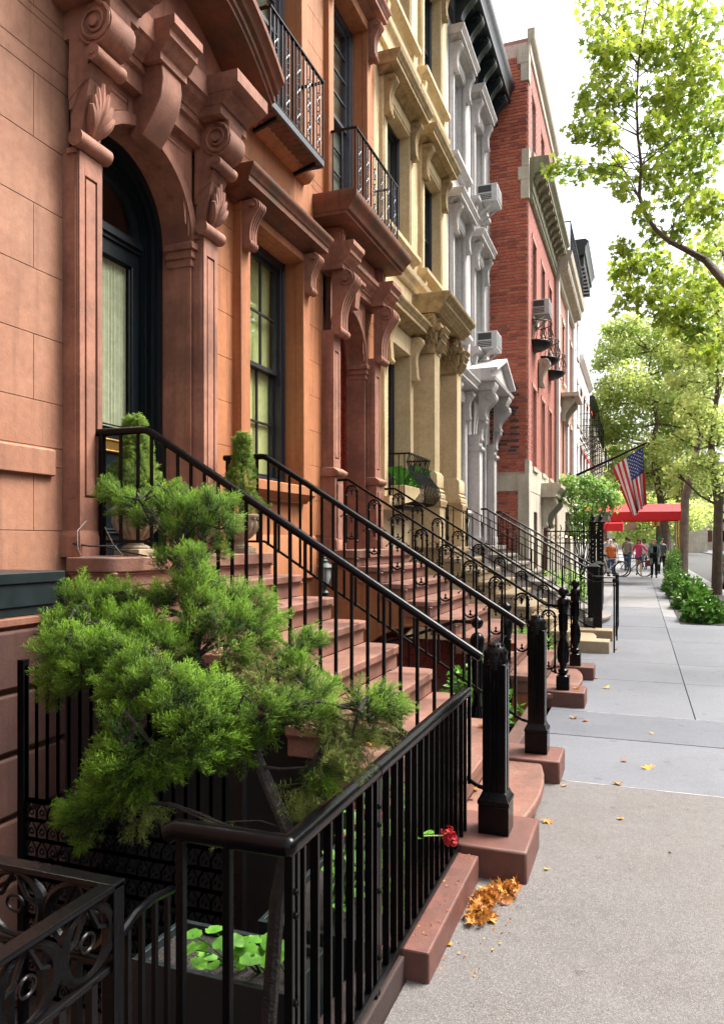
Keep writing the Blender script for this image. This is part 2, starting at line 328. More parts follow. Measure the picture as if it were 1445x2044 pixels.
def window(parent, x, y0, y1, z0, z1, m=SASH, cols=3, rows=2, blind=BLND, rec=.14, fr=.05, glass=GLS, mun=.018, double=True, drop=1.0, pane=True):
    xo = x - rec; zm = (z0 + z1) / 2
    f = MB()
    for a, b in ((y0, y0 + fr), (y1 - fr, y1)): f.box(xo - .10, xo + .02, a, b, z0, z1)
    f.box(xo - .1, xo + .02, y0 + fr, y1 - fr, z1 - fr, z1); f.box(xo - .1, xo + .03, y0 + fr, y1 - fr, z0, z0 + fr * .9)
    for k in range(3):   # stepped brick mould
        f.box(xo + .02, xo + .035 - k * .004, y0 + .012 * k, y0 + .012 * k + .008, z0, z1); f.box(xo + .02, xo + .035 - k * .004, y1 - .012 * k - .008, y1 - .012 * k, z0, z1)
    w_ = f.build('window', m, parent, .003, 0, 1)
    ya, yb = y0 + fr, y1 - fr; za, zb = z0 + fr * .9, z1 - fr
    sashes = [(xo - .02, zm - .02, zb), (xo - .06, za, zm + .02)] if double else [(xo - .03, za, zb)]
    for xs, a, b in sashes:
        s = MB(); e = .042
        s.box(xs - .035, xs, ya, ya + e, a, b); s.box(xs - .035, xs, yb - e, yb, a, b)
        s.box(xs - .035, xs, ya + e, yb - e, a, a + e); s.box(xs - .035, xs, ya + e, yb - e, b - e, b)
        for i in range(1, cols):
            yy = ya + e + (yb - ya - 2 * e) * i / cols; s.box(xs - .03, xs - .004, yy - mun / 2, yy + mun / 2, a + e, b - e)
        for j in range(1, rows):
            zz = a + e + (b - a - 2 * e) * j / rows
            for i in range(cols):
                p = ya + e + (yb - ya - 2 * e) * i / cols; q = ya + e + (yb - ya - 2 * e) * (i + 1) / cols
                s.box(xs - .03, xs - .004, p + (mun / 2 if i else 0), q - (mun / 2 if i < cols - 1 else 0), zz - mun / 2, zz + mun / 2)
        s.build('sash', m, w_, 0, 0)
        n_c, n_r = (cols, rows) if pane else (1, 1)
        for i in range(n_c):
            for j in range(n_r):
                p = ya + e + (yb - ya - 2 * e) * i / n_c; q = ya + e + (yb - ya - 2 * e) * (i + 1) / n_c
                c = a + e + (b - a - 2 * e) * j / n_r; d = a + e + (b - a - 2 * e) * (j + 1) / n_r
                tl = random.uniform(-.0012, .0012)
                MB().add([(xs - .018 + tl, p, c), (xs - .018 - tl, q, c), (xs - .018 + tl * .5, q, d), (xs - .018 - tl, p, d)], [(0, 1, 2, 3)]).build('pane', glass, w_, 0, 0)
    if blind:
        MB().add([(xo - .104, ya, zb - (zb - za) * drop), (xo - .104, yb, zb - (zb - za) * drop), (xo - .104, yb, zb), (xo - .104, ya, zb)], [(0, 1, 2, 3)]).build('blind', blind, w_, 0, 0)
    return w_
def scroll_poly(xw, pt, pb, zt, zb, rt, rb):
    pts = [(xw, zb - 0), (xw, zt), (xw + pt - rt, zt)]
    cx, cz = xw + pt - rt, zt - rt
    for i in range(11):
        a = R(85 - i * 11.5); pts.append((cx + rt * math.cos(a), cz + rt * math.sin(a)))
    x0, z0 = pts[-1]; bx, bz = xw + pb - rb, zb + rb
    x3, z3 = bx + rb * math.cos(R(60)), bz + rb * math.sin(R(60)); L_ = z0 - z3
    for i in range(1, 9):
        t = i / 9; p0, p1, p2, p3 = (x0, z0), (x0 - L_ * .28, z0 - L_ * .35), (x3 - .01, z3 + L_ * .45), (x3, z3)
        pts.append(tuple((1 - t) ** 3 * p0[k] + 3 * (1 - t) ** 2 * t * p1[k] + 3 * (1 - t) * t * t * p2[k] + t ** 3 * p3[k] for k in (0, 1)))
    for i in range(9):
        a = R(60 - i * 26); pts.append((bx + rb * math.cos(a), bz + rb * math.sin(a)))
    return pts
def spiral(mb, c, r, ysign, y, turns=1.6, th=.008):
    pts = []
    for i in range(26):
        t = i / 25; a = R(80) - t * turns * 2 * PI; q = r * (1 - .82 * t); pts.append((c[0] + q * math.cos(a), y + ysign * th * .3, c[1] + q * math.sin(a)))
    mb.tube(pts, [th * (1 - .4 * i / 25) for i in range(26)], 6)
def console(parent, m, xw, y0, y1, zt, zb, pt=.2, pb=.12, rt=.07, rb=.035, flute=2, roll=0, name='console', detail=1):
    mb = MB(); poly = scroll_poly(xw, pt, pb, zt, zb, rt, rb); w_ = y1 - y0
    mb.prism(poly, y0 + w_ * .14, y1 - w_ * .14, 'y')
    inner = [(x - .006 if x > xw + .01 else x, z) for x, z in poly]
    if flute:                                     # raised fillets along the face
        for a, b in ((0, .16), (.30, .44), (.56, .70), (.84, 1)):
            mb.prism([(x + (.009 if x > xw + .01 else 0), z) for x, z in poly], y0 + w_ * a + .0007, y0 + w_ * b - .0007, 'y')
    if detail:
        c = (xw + pt - rt, zt - rt)
        for sg, y in ((-1, y0), (1, y1)):
            spiral(mb, c, rt * .9, sg, y, th=rt * .11)
            mb.tube([(c[0], y, c[1]), (c[0], y + sg * .02, c[1])], rt * .32, 12)
            spiral(mb, (xw + pb - rb, zb + rb), rb * .8, sg, y, 1.1, rb * .12)
    bx, bz = xw + pb - rb, zb + rb
    mb.tube([(bx, y0 - roll, bz), (bx, y1 + roll, bz)], rb * 1.12, 14)
    if roll: 
        for q in (-.5, .2, .8): mb.tube([(bx, (y0 + y1) / 2 + q * w_ * .5, bz), (bx, (y0 + y1) / 2 + q * w_ * .5 + .012, bz)], rb * 1.22, 14)
    return mb.build(name, m, parent)
def cyma(p0, z0, p1, z1, n=5):
    return [(p0 + (p1 - p0) * (.5 - .5 * math.cos(PI * i / n)), z0 + (z1 - z0) * i / n) for i in range(n + 1)]
def cornice_prof(p, z0, h, base=0):
    """bed mould, soffit, fascia, crown - bottom to top"""
    return [(base + p * .18, z0), (base + p * .18, z0 + h * .1)] + cyma(base + p * .2, z0 + h * .1, base + p * .48, z0 + h * .30, 4) + \
           [(base + p * .5, z0 + h * .34), (base + p * .82, z0 + h * .36), (base + p * .82, z0 + h * .56), (base + p * .86, z0 + h * .60)] + \
           cyma(base + p * .87, z0 + h * .62, base + p, z0 + h * .9, 4) + [(base + p, z0 + h * .97), (base + p * .9, z0 + h)]
def hood(parent, m, xw, y0, y1, zt, h=.3, proj=.28, name='window_hood'):
    return MB().moulding(cornice_prof(proj, zt - h, h), xw, y0, y1, .35).build(name, m, parent)
def panel_pilaster(parent, m, xw, y0, y1, z0, z1, proj, pz0, pz1, name='pilaster', base=.0):
    mb = MB(); x = xw + proj; g = (y1 - y0) * .22; dp = .018
    # shaft with a sunk panel between two vertical grooves
    mb.box(xw, x - dp, y0, y1, z0, z1); mb.box(x - dp, x, y0, y0 + g, z0, z1); mb.box(x - dp, x, y1 - g, y1, z0, z1)
    mb.box(x - dp, x, y0 + g, y1 - g, z0, pz0); mb.box(x - dp, x, y0 + g, y1 - g, pz1, z1)
    e = .016; mb.box(x - dp, x - .002, y0 + g + e, y1 - g - e, pz0 + e, pz1 - e)
    sd = proj
    if sd > .08:
        mb.box(xw + .03, x - .03, y0 - .004, y0, pz0, pz1)
    if base: mb.moulding([(proj + .022, z0), (proj + .022, z0 + base * .75), (proj + .012, z0 + base * .9), (proj + .002, z0 + base)], xw, y0 + proj, y1 - proj, 1)
    return mb.build(name, m, parent, .003, 30, 1)
def arch_plate(mb, x0, x1, y0, y1, z0, zs, zt, yc, r, n=24):
    mb.box(x0, x1, y0, yc - r, z0, zt); mb.box(x0, x1, yc + r, y1, z0, zt)
    for i in range(n):
        a, b = PI - PI * i / n, PI - PI * (i + 1) / n
        p = [(yc + r * math.cos(a), zs + r * math.sin(a)), (yc + r * math.cos(b), zs + r * math.sin(b))]
        q = [(p[0][0], zt), (p[1][0], zt)]
        vs = [(x, *k) for x in (x0, x1) for k in (p[0], p[1], q[1], q[0])]
        mb.add(vs, [(4, 5, 6, 7), (0, 3, 2, 1), (0, 1, 5, 4), (3, 7, 6, 2)])
    return mb
def arch_ring(mb, x0, x1, yc, zs, r0, r1, z0=None, n=24):
    """a raised archivolt ring, carried down as jambs to z0"""
    A = [PI - PI * i / n for i in range(n + 1)]
    pts = [(yc + math.cos(a), zs + math.sin(a), a) for a in A]
    def P_(r, a): return (yc + r * math.cos(a), zs + r * math.sin(a))
    inn = [P_(r0, a) for a in A]; out = [P_(r1, a) for a in A]
    if z0 is not None: inn = [(yc - r0, z0)] + inn + [(yc + r0, z0)]; out = [(yc - r1, z0)] + out + [(yc + r1, z0)]
    for i in range(len(inn) - 1):
        vs = [(x, *k) for x in (x0, x1) for k in (inn[i], inn[i + 1], out[i + 1], out[i])]
        mb.add(vs, [(4, 5, 6, 7), (0, 3, 2, 1), (0, 1, 5, 4), (3, 7, 6, 2)])
    return mb
def spandrels(mb, xf_, y0, y1, zs, zt, yc, r, g=.05, th=.01):
    """raised triangular panels in the corners above the arch"""
    for sg in (-1, 1):
        e = y0 + g if sg < 0 else y1 - g
        for off in (0, .035):
            pts = [(e - sg * off, zt - g - off), (e - sg * off, zs + .05 + off * 2.2)]
            for i in range(9):
                a = R(6 + i * 8.2); yy = yc + sg * (r + g + off) * math.cos(a); zz = zs + (r + g + off) * math.sin(a)
                if zz < zt - g - off and (e - yy) * sg > off: pts.append((yy, zz))
            pts.append((pts[-1][0], zt - g - off)); pts = [(xf_ + .002, a, b) for a, b in pts]; mb.tube(pts + [pts[0]], th * .55, 5, False)
    return mb
WX = -3.25
# ---------------------------------------------------------------- stoops
def tread(mb, x_nose, xb, y0, y1, z, riser, t=.055, curve=0):
    """riser block and nosed slab with rounded front corners"""
    oh = .035
    if curve:
        pts = [(xb, y0), (x_nose - curve, y0)]; n = 14
        for i in range(n + 1):
            a = -PI / 2 + PI * i / n; pts.append((x_nose - curve + curve * math.cos(a), (y0 + y1) / 2 + (y1 - y0) / 2 * math.sin(a)))
        pts += [(x_nose - curve, y1), (xb, y1)]
        mb.prism(pts, z - t, z, 'z'); q = [(x - (.03 if x > xb else 0), (y0 + y1) / 2 + (y - (y0 + y1) / 2) * .97) for x, y in pts]; mb.prism(q, z - riser, z - t, 'z')
    else:
        c = .09; pts = [(xb, y0), (x_nose - c, y0)] + [(x_nose - c + c * math.sin(R(a)), y0 + c - c * math.cos(R(a))) for a in (22, 45, 68)] + [(x_nose, y0 + c), (x_nose, y1 - c)] + \
            [(x_nose - c + c * math.cos(R(a)), y1 - c + c * math.sin(R(a))) for a in (22, 45, 68)] + [(x_nose - c, y1), (xb, y1)]
        mb.prism(pts, z - t, z, 'z')
        mb.box(xb, x_nose - oh, y0 + oh, y1 - oh, z - riser, z - t); mb.box(xb, x_nose - oh * .5, y0 + oh * .5, y1 - oh * .5, z - t - .016, z - t)
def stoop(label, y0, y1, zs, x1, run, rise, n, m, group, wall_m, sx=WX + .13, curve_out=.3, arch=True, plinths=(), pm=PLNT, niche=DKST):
    t = thing('front_stoop', label, 'stoop', (0, 0, 0), 0, group)
    for j in range(n + 1):
        z = zs + rise * j; xn = x1 - run * (j - 1)
        mb = MB()
        if j == 0: tread(mb, x1 + curve_out, x1 - .04, y0 + .1, y1 - .1, z, zs + .02, .06, curve_out * .8)
        elif j == n: tread(mb, xn, sx, y0 - .03, y1 + .03, z, rise, .085)
        else: tread(mb, xn, xn - run - .04, y0, y1, z, rise - .001)
        mb.build('step', m, t, .013, 35, 3)
    # side walls with a stepped top and an arched recess
    for ya, yb, near in ((y0 + .06, y0 + .2, True), (y1 - .2, y1 - .06, False)):
        top = [(x1 - run * (j - 1) - .05, zs + rise * (j - 1)) for j in range(1, n + 1)]
        mb = MB(); X0 = WX - .05; rr = min(.95, (x1 - X0) * .40); cx = X0 + rr + .25
        def ztop(x):
            z = 0
            for j in range(n, 0, -1):
                if x <= x1 - run * (j - 1) - .05 + 1e-6: return zs + rise * j - .056 - (.03 if j == n else 0)
            return .02
        xs = sorted({X0, x1 - .05, *[x1 - run * (j - 1) - .05 for j in range(1, n + 1)], *[cx + rr * math.cos(PI * i / 16) for i in range(17)]})
        for a, b in zip(xs[:-1], xs[1:]):
            if b - a < 1e-4 or b > x1: continue
            mid = (a + b) / 2; zt = ztop(b)
            def low(x): return (-.35 + rr * 1.15 * math.sqrt(max(0, 1 - ((x - cx) / rr) ** 2))) if arch and cx - rr <= x <= cx + rr else -1.1
            ina = arch and cx - rr < mid < cx + rr
            za_, zb_ = (low(a), low(b)) if ina else (-1.1, -1.1)
            vs = [(a, y, za_) for y in (ya, yb)] + [(b, y, zb_) for y in (ya, yb)] + [(a, y, zt) for y in (ya, yb)] + [(b, y, zt) for y in (ya, yb)]
            mb.add(vs, [(0, 2, 6, 4), (1, 5, 7, 3), (0, 1, 3, 2), (4, 6, 7, 5)])
        mb.build('side_wall', wall_m, t, 0, 0)
        if arch and near:
            am = MB(); pts = [(cx - rr, ya - .004, -1.0)] + [(cx - rr * math.cos(PI * i / 20), ya - .004, -.35 + rr * 1.15 * math.sin(PI * i / 20)) for i in range(21)] + [(cx + rr, ya - .004, -1.0)]
            am.tube(pts, .018, 6); am.build('arch_moulding', wall_m, t)
    if arch:
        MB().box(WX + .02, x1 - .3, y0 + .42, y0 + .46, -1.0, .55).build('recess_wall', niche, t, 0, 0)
    for (pa, pb, xo, zt) in plinths:
        MB().box(x1 - .16, xo, pa, pb, -.03, zt).build('plinth', pm, t, .012, 35, 2)
    return t
# ---------------------------------------------------------------- railings
def ball_post(mb, x, y, z0, z1, r=.05):
    h = z1 - z0
    P_ = [(r * 1.15, 0), (r * 1.15, .12), (r * .95, .13), (r * .62, .145), (r * .95, .17), (r * .95, .19), (r * .55, .205), (r * .7, .24), (r * 1.0, .33), (r * 1.05, .38), (r * .8, .45),
          (r * .62, .52), (r * .72, .53), (r * .72, .55), (r * .6, .56), (r * .72, .74), (r * .9, .75), (r * .9, .77), (r * 1.12, .80), (r * 1.12, .87), (r * .8, .895), (r * .35, .905)]
    mb.lathe(x, y, [(r * 1.2, z0), (r * 1.2, z0 + .12 * h)], 4 * 2, True) if False else None
    mb.lathe(x, y, [(a, z0 + b * h) for a, b in P_], 16)
    for k in range(12):
        a = 2 * PI * k / 12; mb.tube([(x + r * .68 * math.cos(a), y + r * .68 * math.sin(a), z0 + .57 * h), (x + r * .78 * math.cos(a), y + r * .78 * math.sin(a), z0 + .735 * h)], r * .12, 4)
        mb.tube([(x + r * .82 * math.cos(a), y + r * .82 * math.sin(a), z0 + .26 * h), (x + r * 1.06 * math.cos(a), y + r * 1.06 * math.sin(a), z0 + .36 * h), (x + r * .75 * math.cos(a), y + r * .75 * math.sin(a), z0 + .46 * h)], r * .12, 4)
    b = .95 * r; zc = z0 + h - b
    mb.lathe(x, y, [(b * math.sin(PI * i / 10), zc - b * math.cos(PI * i / 10)) for i in range(1, 10)] + [(b * .12, z0 + h + .008)], 16)
    mb.box(x - r * 1.18, x + r * 1.18, y - r * 1.18, y + r * 1.18, z0, z0 + .13 * h)
def square_newel(parent, x, y, z0, z1, s=.057):
    h = z1 - z0; mb = MB()
    mb.box(x - s * 1.32, x + s * 1.32, y - s * 1.32, y + s * 1.32, z0, z0 + .14)
    mb.lathe(x, y, [(s * 1.32, z0 + .14), (s * 1.38, z0 + .15), (s * 1.38, z0 + .165), (s * 1.2, z0 + .18), (s * 1.05, z0 + .2), (s, z0 + .205)], 4, True)
    for sx in (-1, 1):
        for sy in (-1, 1): mb.box(x + sx * s * .62 - s * .38 * (1 if sx > 0 else 1), x + sx * s * .62 + s * .38, y + sy * s * .62 - s * .38, y + sy * s * .62 + s * .38, z0 + .2, z1 - .10)
    mb.box(x - s * .86, x + s * .86, y - s * .86, y + s * .86, z0 + .2, z1 - .10)
    for q in (-.3, 0, .3):
        mb.box(x + s * q - s * .07, x + s * q + s * .07, y - s * .93, y + s * .93, z0 + .26, z1 - .17); mb.box(x - s * .93, x + s * .93, y + s * q - s * .07, y + s * q + s * .07, z0 + .26, z1 - .17)
    o = mb.build('newel_post', IRON, parent, .003, 30, 1)
    c = MB(); prof = [(s * 1.02, z1 - .13), (s * 1.06, z1 - .10), (s * 1.0, z1 - .08), (s * .98, z1 - .055), (s * .86, z1 - .03), (s * .62, z1 - .01), (s * .3, z1)]
    c.lathe(x, y, prof, 20, False)
    for k in range(3):
        for j in range(12):
            a = 2 * PI * (j + k * .5) / 12; rr = s * (1.0, .93, .62)[k]; zz = z1 - (.09, .048, .014)[k]
            c.ball((x + rr * math.cos(a), y + rr * math.sin(a), zz), s * .15, 6, 5, 1.5)
    c.build('newel_cap', IRND, o)
def plain_railing(label, y, xt, xb, zt, zb, x_wall, post, group, hr=.0235, bw=.017, gap=.67, n=22, hm=IRON, top_post=True, foot=None, low=True, curl=False, thin=False, endrun=0):
    t = thing('stair_railing', label, 'railing', (0, 0, 0), 0, group)
    sl_ = (zb - zt) / (xb - xt); Z = lambda x: zt + (x - xt) * sl_
    pts = [(x_wall, y, zt)] if not curl else [(xt - .10, y, zt - .05), (xt - .13, y, zt - .01), (xt - .1, y, zt + .02), (xt - .05, y, zt + .02)]
    pts += [(xt - .03, y, zt), (xt, y, zt - .004), (xt + .03, y, Z(xt + .03)), (xb, y, zb)]
    if endrun: pts += [(xb + .05, y, zb - .012), (xb + endrun, y, zb - .012)]
    if thin:
        m_ = MB()
        for a, b in zip(pts[:-1], pts[1:]): m_.bar(a, b, hr * 1.7, hr * .8, (0, 0, 1))
        m_.build('handrail', hm, t, .002)
    else: MB().tube(pts, hr, 14).build('handrail', hm, t)
    if low:
        lp = [(x_wall + .02, y, zt - gap), (xt + .0, y, zt - gap), (xb - .02, y, zb - gap + .02), (xb + .06, y, zb - gap - .0)]
        mb = MB()
        for a, b in zip(lp[:-1], lp[1:]): mb.bar(a, b, .012, .018)
        mb.build('bottom_bar', IRNS, t)
    bm_ = None
    for i in range(n):
        x = xt + (xb - xt) * (i + .35) / n; z0 = Z(x) - gap - .012
        m_ = MB(); m_.box(-bw / 2, bw / 2, -bw / 2, bw / 2, 0, gap + .005)
        if bm_ is None: bm_ = m_.mesh('baluster', IRON, 0)
        o = put('baluster', bm_, t, .0015, 1); o.location = (x, y, z0)
    k = int((xt - x_wall) / .125)
    for i in range(1, k + 1):
        if top_post or i > 0:
            o = put('baluster', bm_, t, .0015, 1); o.location = (xt - .125 * i + .06, y, zt - gap - .01)
    if top_post: MB().box(x_wall + .02, x_wall + .052, y - .016, y + .016, zt - .77, zt - .01).build('end_post', IRON, t, .002, 0)
    return t
def arched_baluster_mesh(h=.62, w=.125):
    mb = MB(); r = w / 2; q = .0095
    for s in (-1, 1):
        mb.lathe(s * r, 0, [(q, 0), (q, h - r)], 4, True)
        for zz in (.02, .30, h - r - .05, h - r): mb.lathe(s * r, 0, [(q * 1.2, zz - .012), (q * 1.9, zz - .004), (q * 1.9, zz + .004), (q * 1.2, zz + .012)], 8)
    mb.tube([(r * math.cos(a), 0, h - r + r * math.sin(a)) for a in [PI * i / 12 for i in range(13)]], q * 1.15, 6)
    mb.tube([(r * .7 * math.cos(a), 0, h - r + .0 + r * .6 * math.sin(a)) for a in [PI * i / 10 for i in range(11)]], q * .6, 5)
    mb.tube([(r * math.cos(a), 0, .10 + r * .95 * math.sin(a)) for a in [PI + PI * i / 12 for i in range(13)]], q, 6)
    def fleur(z, d):   # drop or finial, d = +1 up, -1 down
        mb.lathe(0, 0, sorted([(.004, z + d * .058), (.012, z + d * .04), (.006, z + d * .03), (.014, z + d * .012), (.007, z)], key=lambda p: p[1]), 8)
        for s in (-1, 1): mb.tube([(0, 0, z + d * .0), (s * .016, 0, z + d * .012), (s * .024, 0, z + d * .002), (s * .02, 0, z - d * .01)], [.006, .006, .005, .003], 6)
    fleur(h - .045, -1); fleur(.06, 1); fleur(h * .5, -1); fleur(h * .5 - .03, -1)
    for s in (-1, 1):
        mb.tube([(s * r, 0, h * .52), (s * r * .4, 0, h * .54), (0, 0, h * .50)], .004, 5)
        mb.tube([(s * r, 0, h * .50), (s * (r + .03), 0, h * .52), (s * (r + .055), 0, h * .47)], .005, 5); mb.ball((s * (r + .06), 0, h * .465), .011, 6, 5)
    mb.bar((0, 0, h - r * .5), (0, 0, h), q)
    return mb.mesh('arched_baluster', IRON)
ABM = None
def ornate_railing(label, y, xt, xb, zt, zb, n, post_x, post_z, group, foot=.14):
    global ABM
    ABM = ABM or arched_baluster_mesh()
    t = thing('stair_railing', label, 'railing', (0, 0, 0), 0, group)
    sl_ = (zb - zt) / (xb - xt)
    pts = [(xt - .14, y, zt), (xt, y, zt), (xb, y, zb), (post_x - .04, y, zb - .005)]
    mb = MB()
    for a, b in zip(pts[:-1], pts[1:]): mb.bar(a, b, .036, .014); mb.bar((a[0], a[1], a[2] - .013), (b[0], b[1], b[2] - .013), .018, .012)
    mb.build('handrail', IRON, t, .003)
    for i in range(n):
        x = xt + .04 + (xb - xt - .02) * (i + .0) / (n - 1); z = zt + (x - xt) * sl_ if x > xt else zt
        o = put('arched_baluster', ABM, t); o.location = (x, y, z - .62 - .045); o.scale = (1, 1, 1.0)
    p = MB(); ball_post(p, post_x, y, foot, post_z, .052); p.build('newel_post', IRON, t)
    # small foot scroll on the lowest steps
    MB().tube([(xb + .02, y, zb - .62), (xb + .06, y, zb - .66), (post_x - .03, y, zb - .68)], .008, 6).build('brace', IRON, t)
    return t
# ---------------------------------------------------------------- ground and pavement
MB().box(-60, 90, -30, 260, -1.6, -1.2).build('ground', SOIL, None, 0, 0, kind='structure')
road = MB().box(2.6, 8.6, -30, 230, -.6, -.13).build('road', ASPH, None, 0, 0, kind='structure')
pv = MB().box(-.80, 2.45, -6, 70, -.5, -.045).build('sidewalk', SLB[0], None, 0, 0, kind='structure')
MB().box(2.45, 2.6, -30, 70, -.6, .0).build('kerb', SLB[2], pv, .015, 0)
MB().box(8.6, 12.2, -30, 230, -.5, 0).build('far_sidewalk', SLB[0], None, 0, 0, kind='structure')
MB().box(-60, 2.6, 70.0, 78, -.6, -.13).build('cross_street', ASPH, None, 0, 0, kind='structure')
MB().box(-60, 2.45, 78.0, 150, -.6, 0).build('corner_sidewalk', SLB[2], None, 0, 0, kind='structure')
joints = [-6, -2.2, 1.5, 5.15, 6.38, 7.3, 9.1, 10.5, 12.9, 14.9, 17.0, 19.2, 21.4, 23.8, 26.3, 28.6, 31.0, 33.2, 35.6, 38, 41, 44, 47, 50, 54, 58, 62, 66, 70]
for k in range(len(joints) - 1):
    a, b = joints[k], joints[k + 1]
    for c, d in (((-.80, 2.45),) if b < 9.0 else ((-.80, .47), (.47, 2.45))):
        m_ = PEBB if b < 5.5 else SLB[(0, 1, 1, 0, 2, 2, 0)[(k + (1 if c > 0 else 0)) % 7]] if k > 5 else SLB[1 if k == 4 else 0]
        tl = random.uniform(-.002, .002)
        o = MB().box(c + .004, d - .004, a + .006, b - .006, -.045, tl).build('slab', m_, pv, .004, 0)
for y in (5.15, 7.3, 12.9):
    MB().box(-.46, 2.44, y - .0055, y + .0055, -.04, .001).build('joint_filler', JOIN, pv, 0, 0)
# ---------------------------------------------------------------- portals
def rolled_console(parent, m, xw, y0, y1, zt):
    """big carved bracket of the first house: great roll, small roll, shell leaf, bottom roll"""
    mb = MB(); w_ = y1 - y0
    mb.prism([(xw, zt), (xw + .30, zt), (xw + .30, zt - .06), (xw + .16, zt - .30), (xw + .06, zt - .52), (xw + .02, zt - .60), (xw, zt - .60)], y0 + .015, y1 - .015, 'y')
    c = (xw + .20, zt - .135); mb.tube([(c[0], y0, c[1]), (c[0], y1, c[1])], .125, 24)
    for sg, y in ((-1, y0), (1, y1)): spiral(mb, c, .118, sg, y, 2.2, .014); mb.tube([(c[0], y, c[1]), (c[0], y + sg * .02, c[1])], .03, 12)
    c = (xw + .20, zt - .315); mb.tube([(c[0], y0 - .02, c[1]), (c[0], y1 + .02, c[1])], .047, 18)
    for sg, y in ((-1, y0 - .02), (1, y1 + .02)): mb.tube([(c[0], y, c[1]), (c[0], y + sg * .008, c[1])], .02, 10)
    mb.prism([(xw, zt - .36), (xw + .17, zt - .36), (xw + .15, zt - .42), (xw + .06, zt - .5), (xw, zt - .55)], y0 + .01, y1 - .01, 'y')
    c = (xw + .085, zt - .80); mb.tube([(c[0], y0 - .03, c[1]), (c[0], y1 + .03, c[1])], .052, 18)
    mb.box(xw, xw + .07, y0 - .01, y1 + .01, zt - .875, zt - .845)
    o = mb.build('console', m, parent)
    lf = MB(); ym = (y0 + y1) / 2; zb = zt - .76
    for k in range(-3, 4):                        # fanned lobes of the shell leaf, on the front and bending round the near side
        L_ = .33 - .035 * abs(k); a = k * .26
        pts = []; 
        for i in range(8):
            s_ = i / 7; pts.append((xw + .07 + .10 * s_ ** 1.5 + .03 * math.sin(PI * s_), ym + math.sin(a) * L_ * s_ * .62, zb + math.cos(a) * L_ * s_))
        lf.tube(pts, [.012 + .022 * math.sin(PI * min(1, (i / 7) * .92 + .04)) for i in range(8)], 7)
    lf.prism([(xw, zt - .40), (xw + .14, zt - .43), (xw + .075, zt - .76), (xw, zt - .78)], y0 + .03, y1 - .03, 'y')
    lf.build('leaf', m, o)
    return o
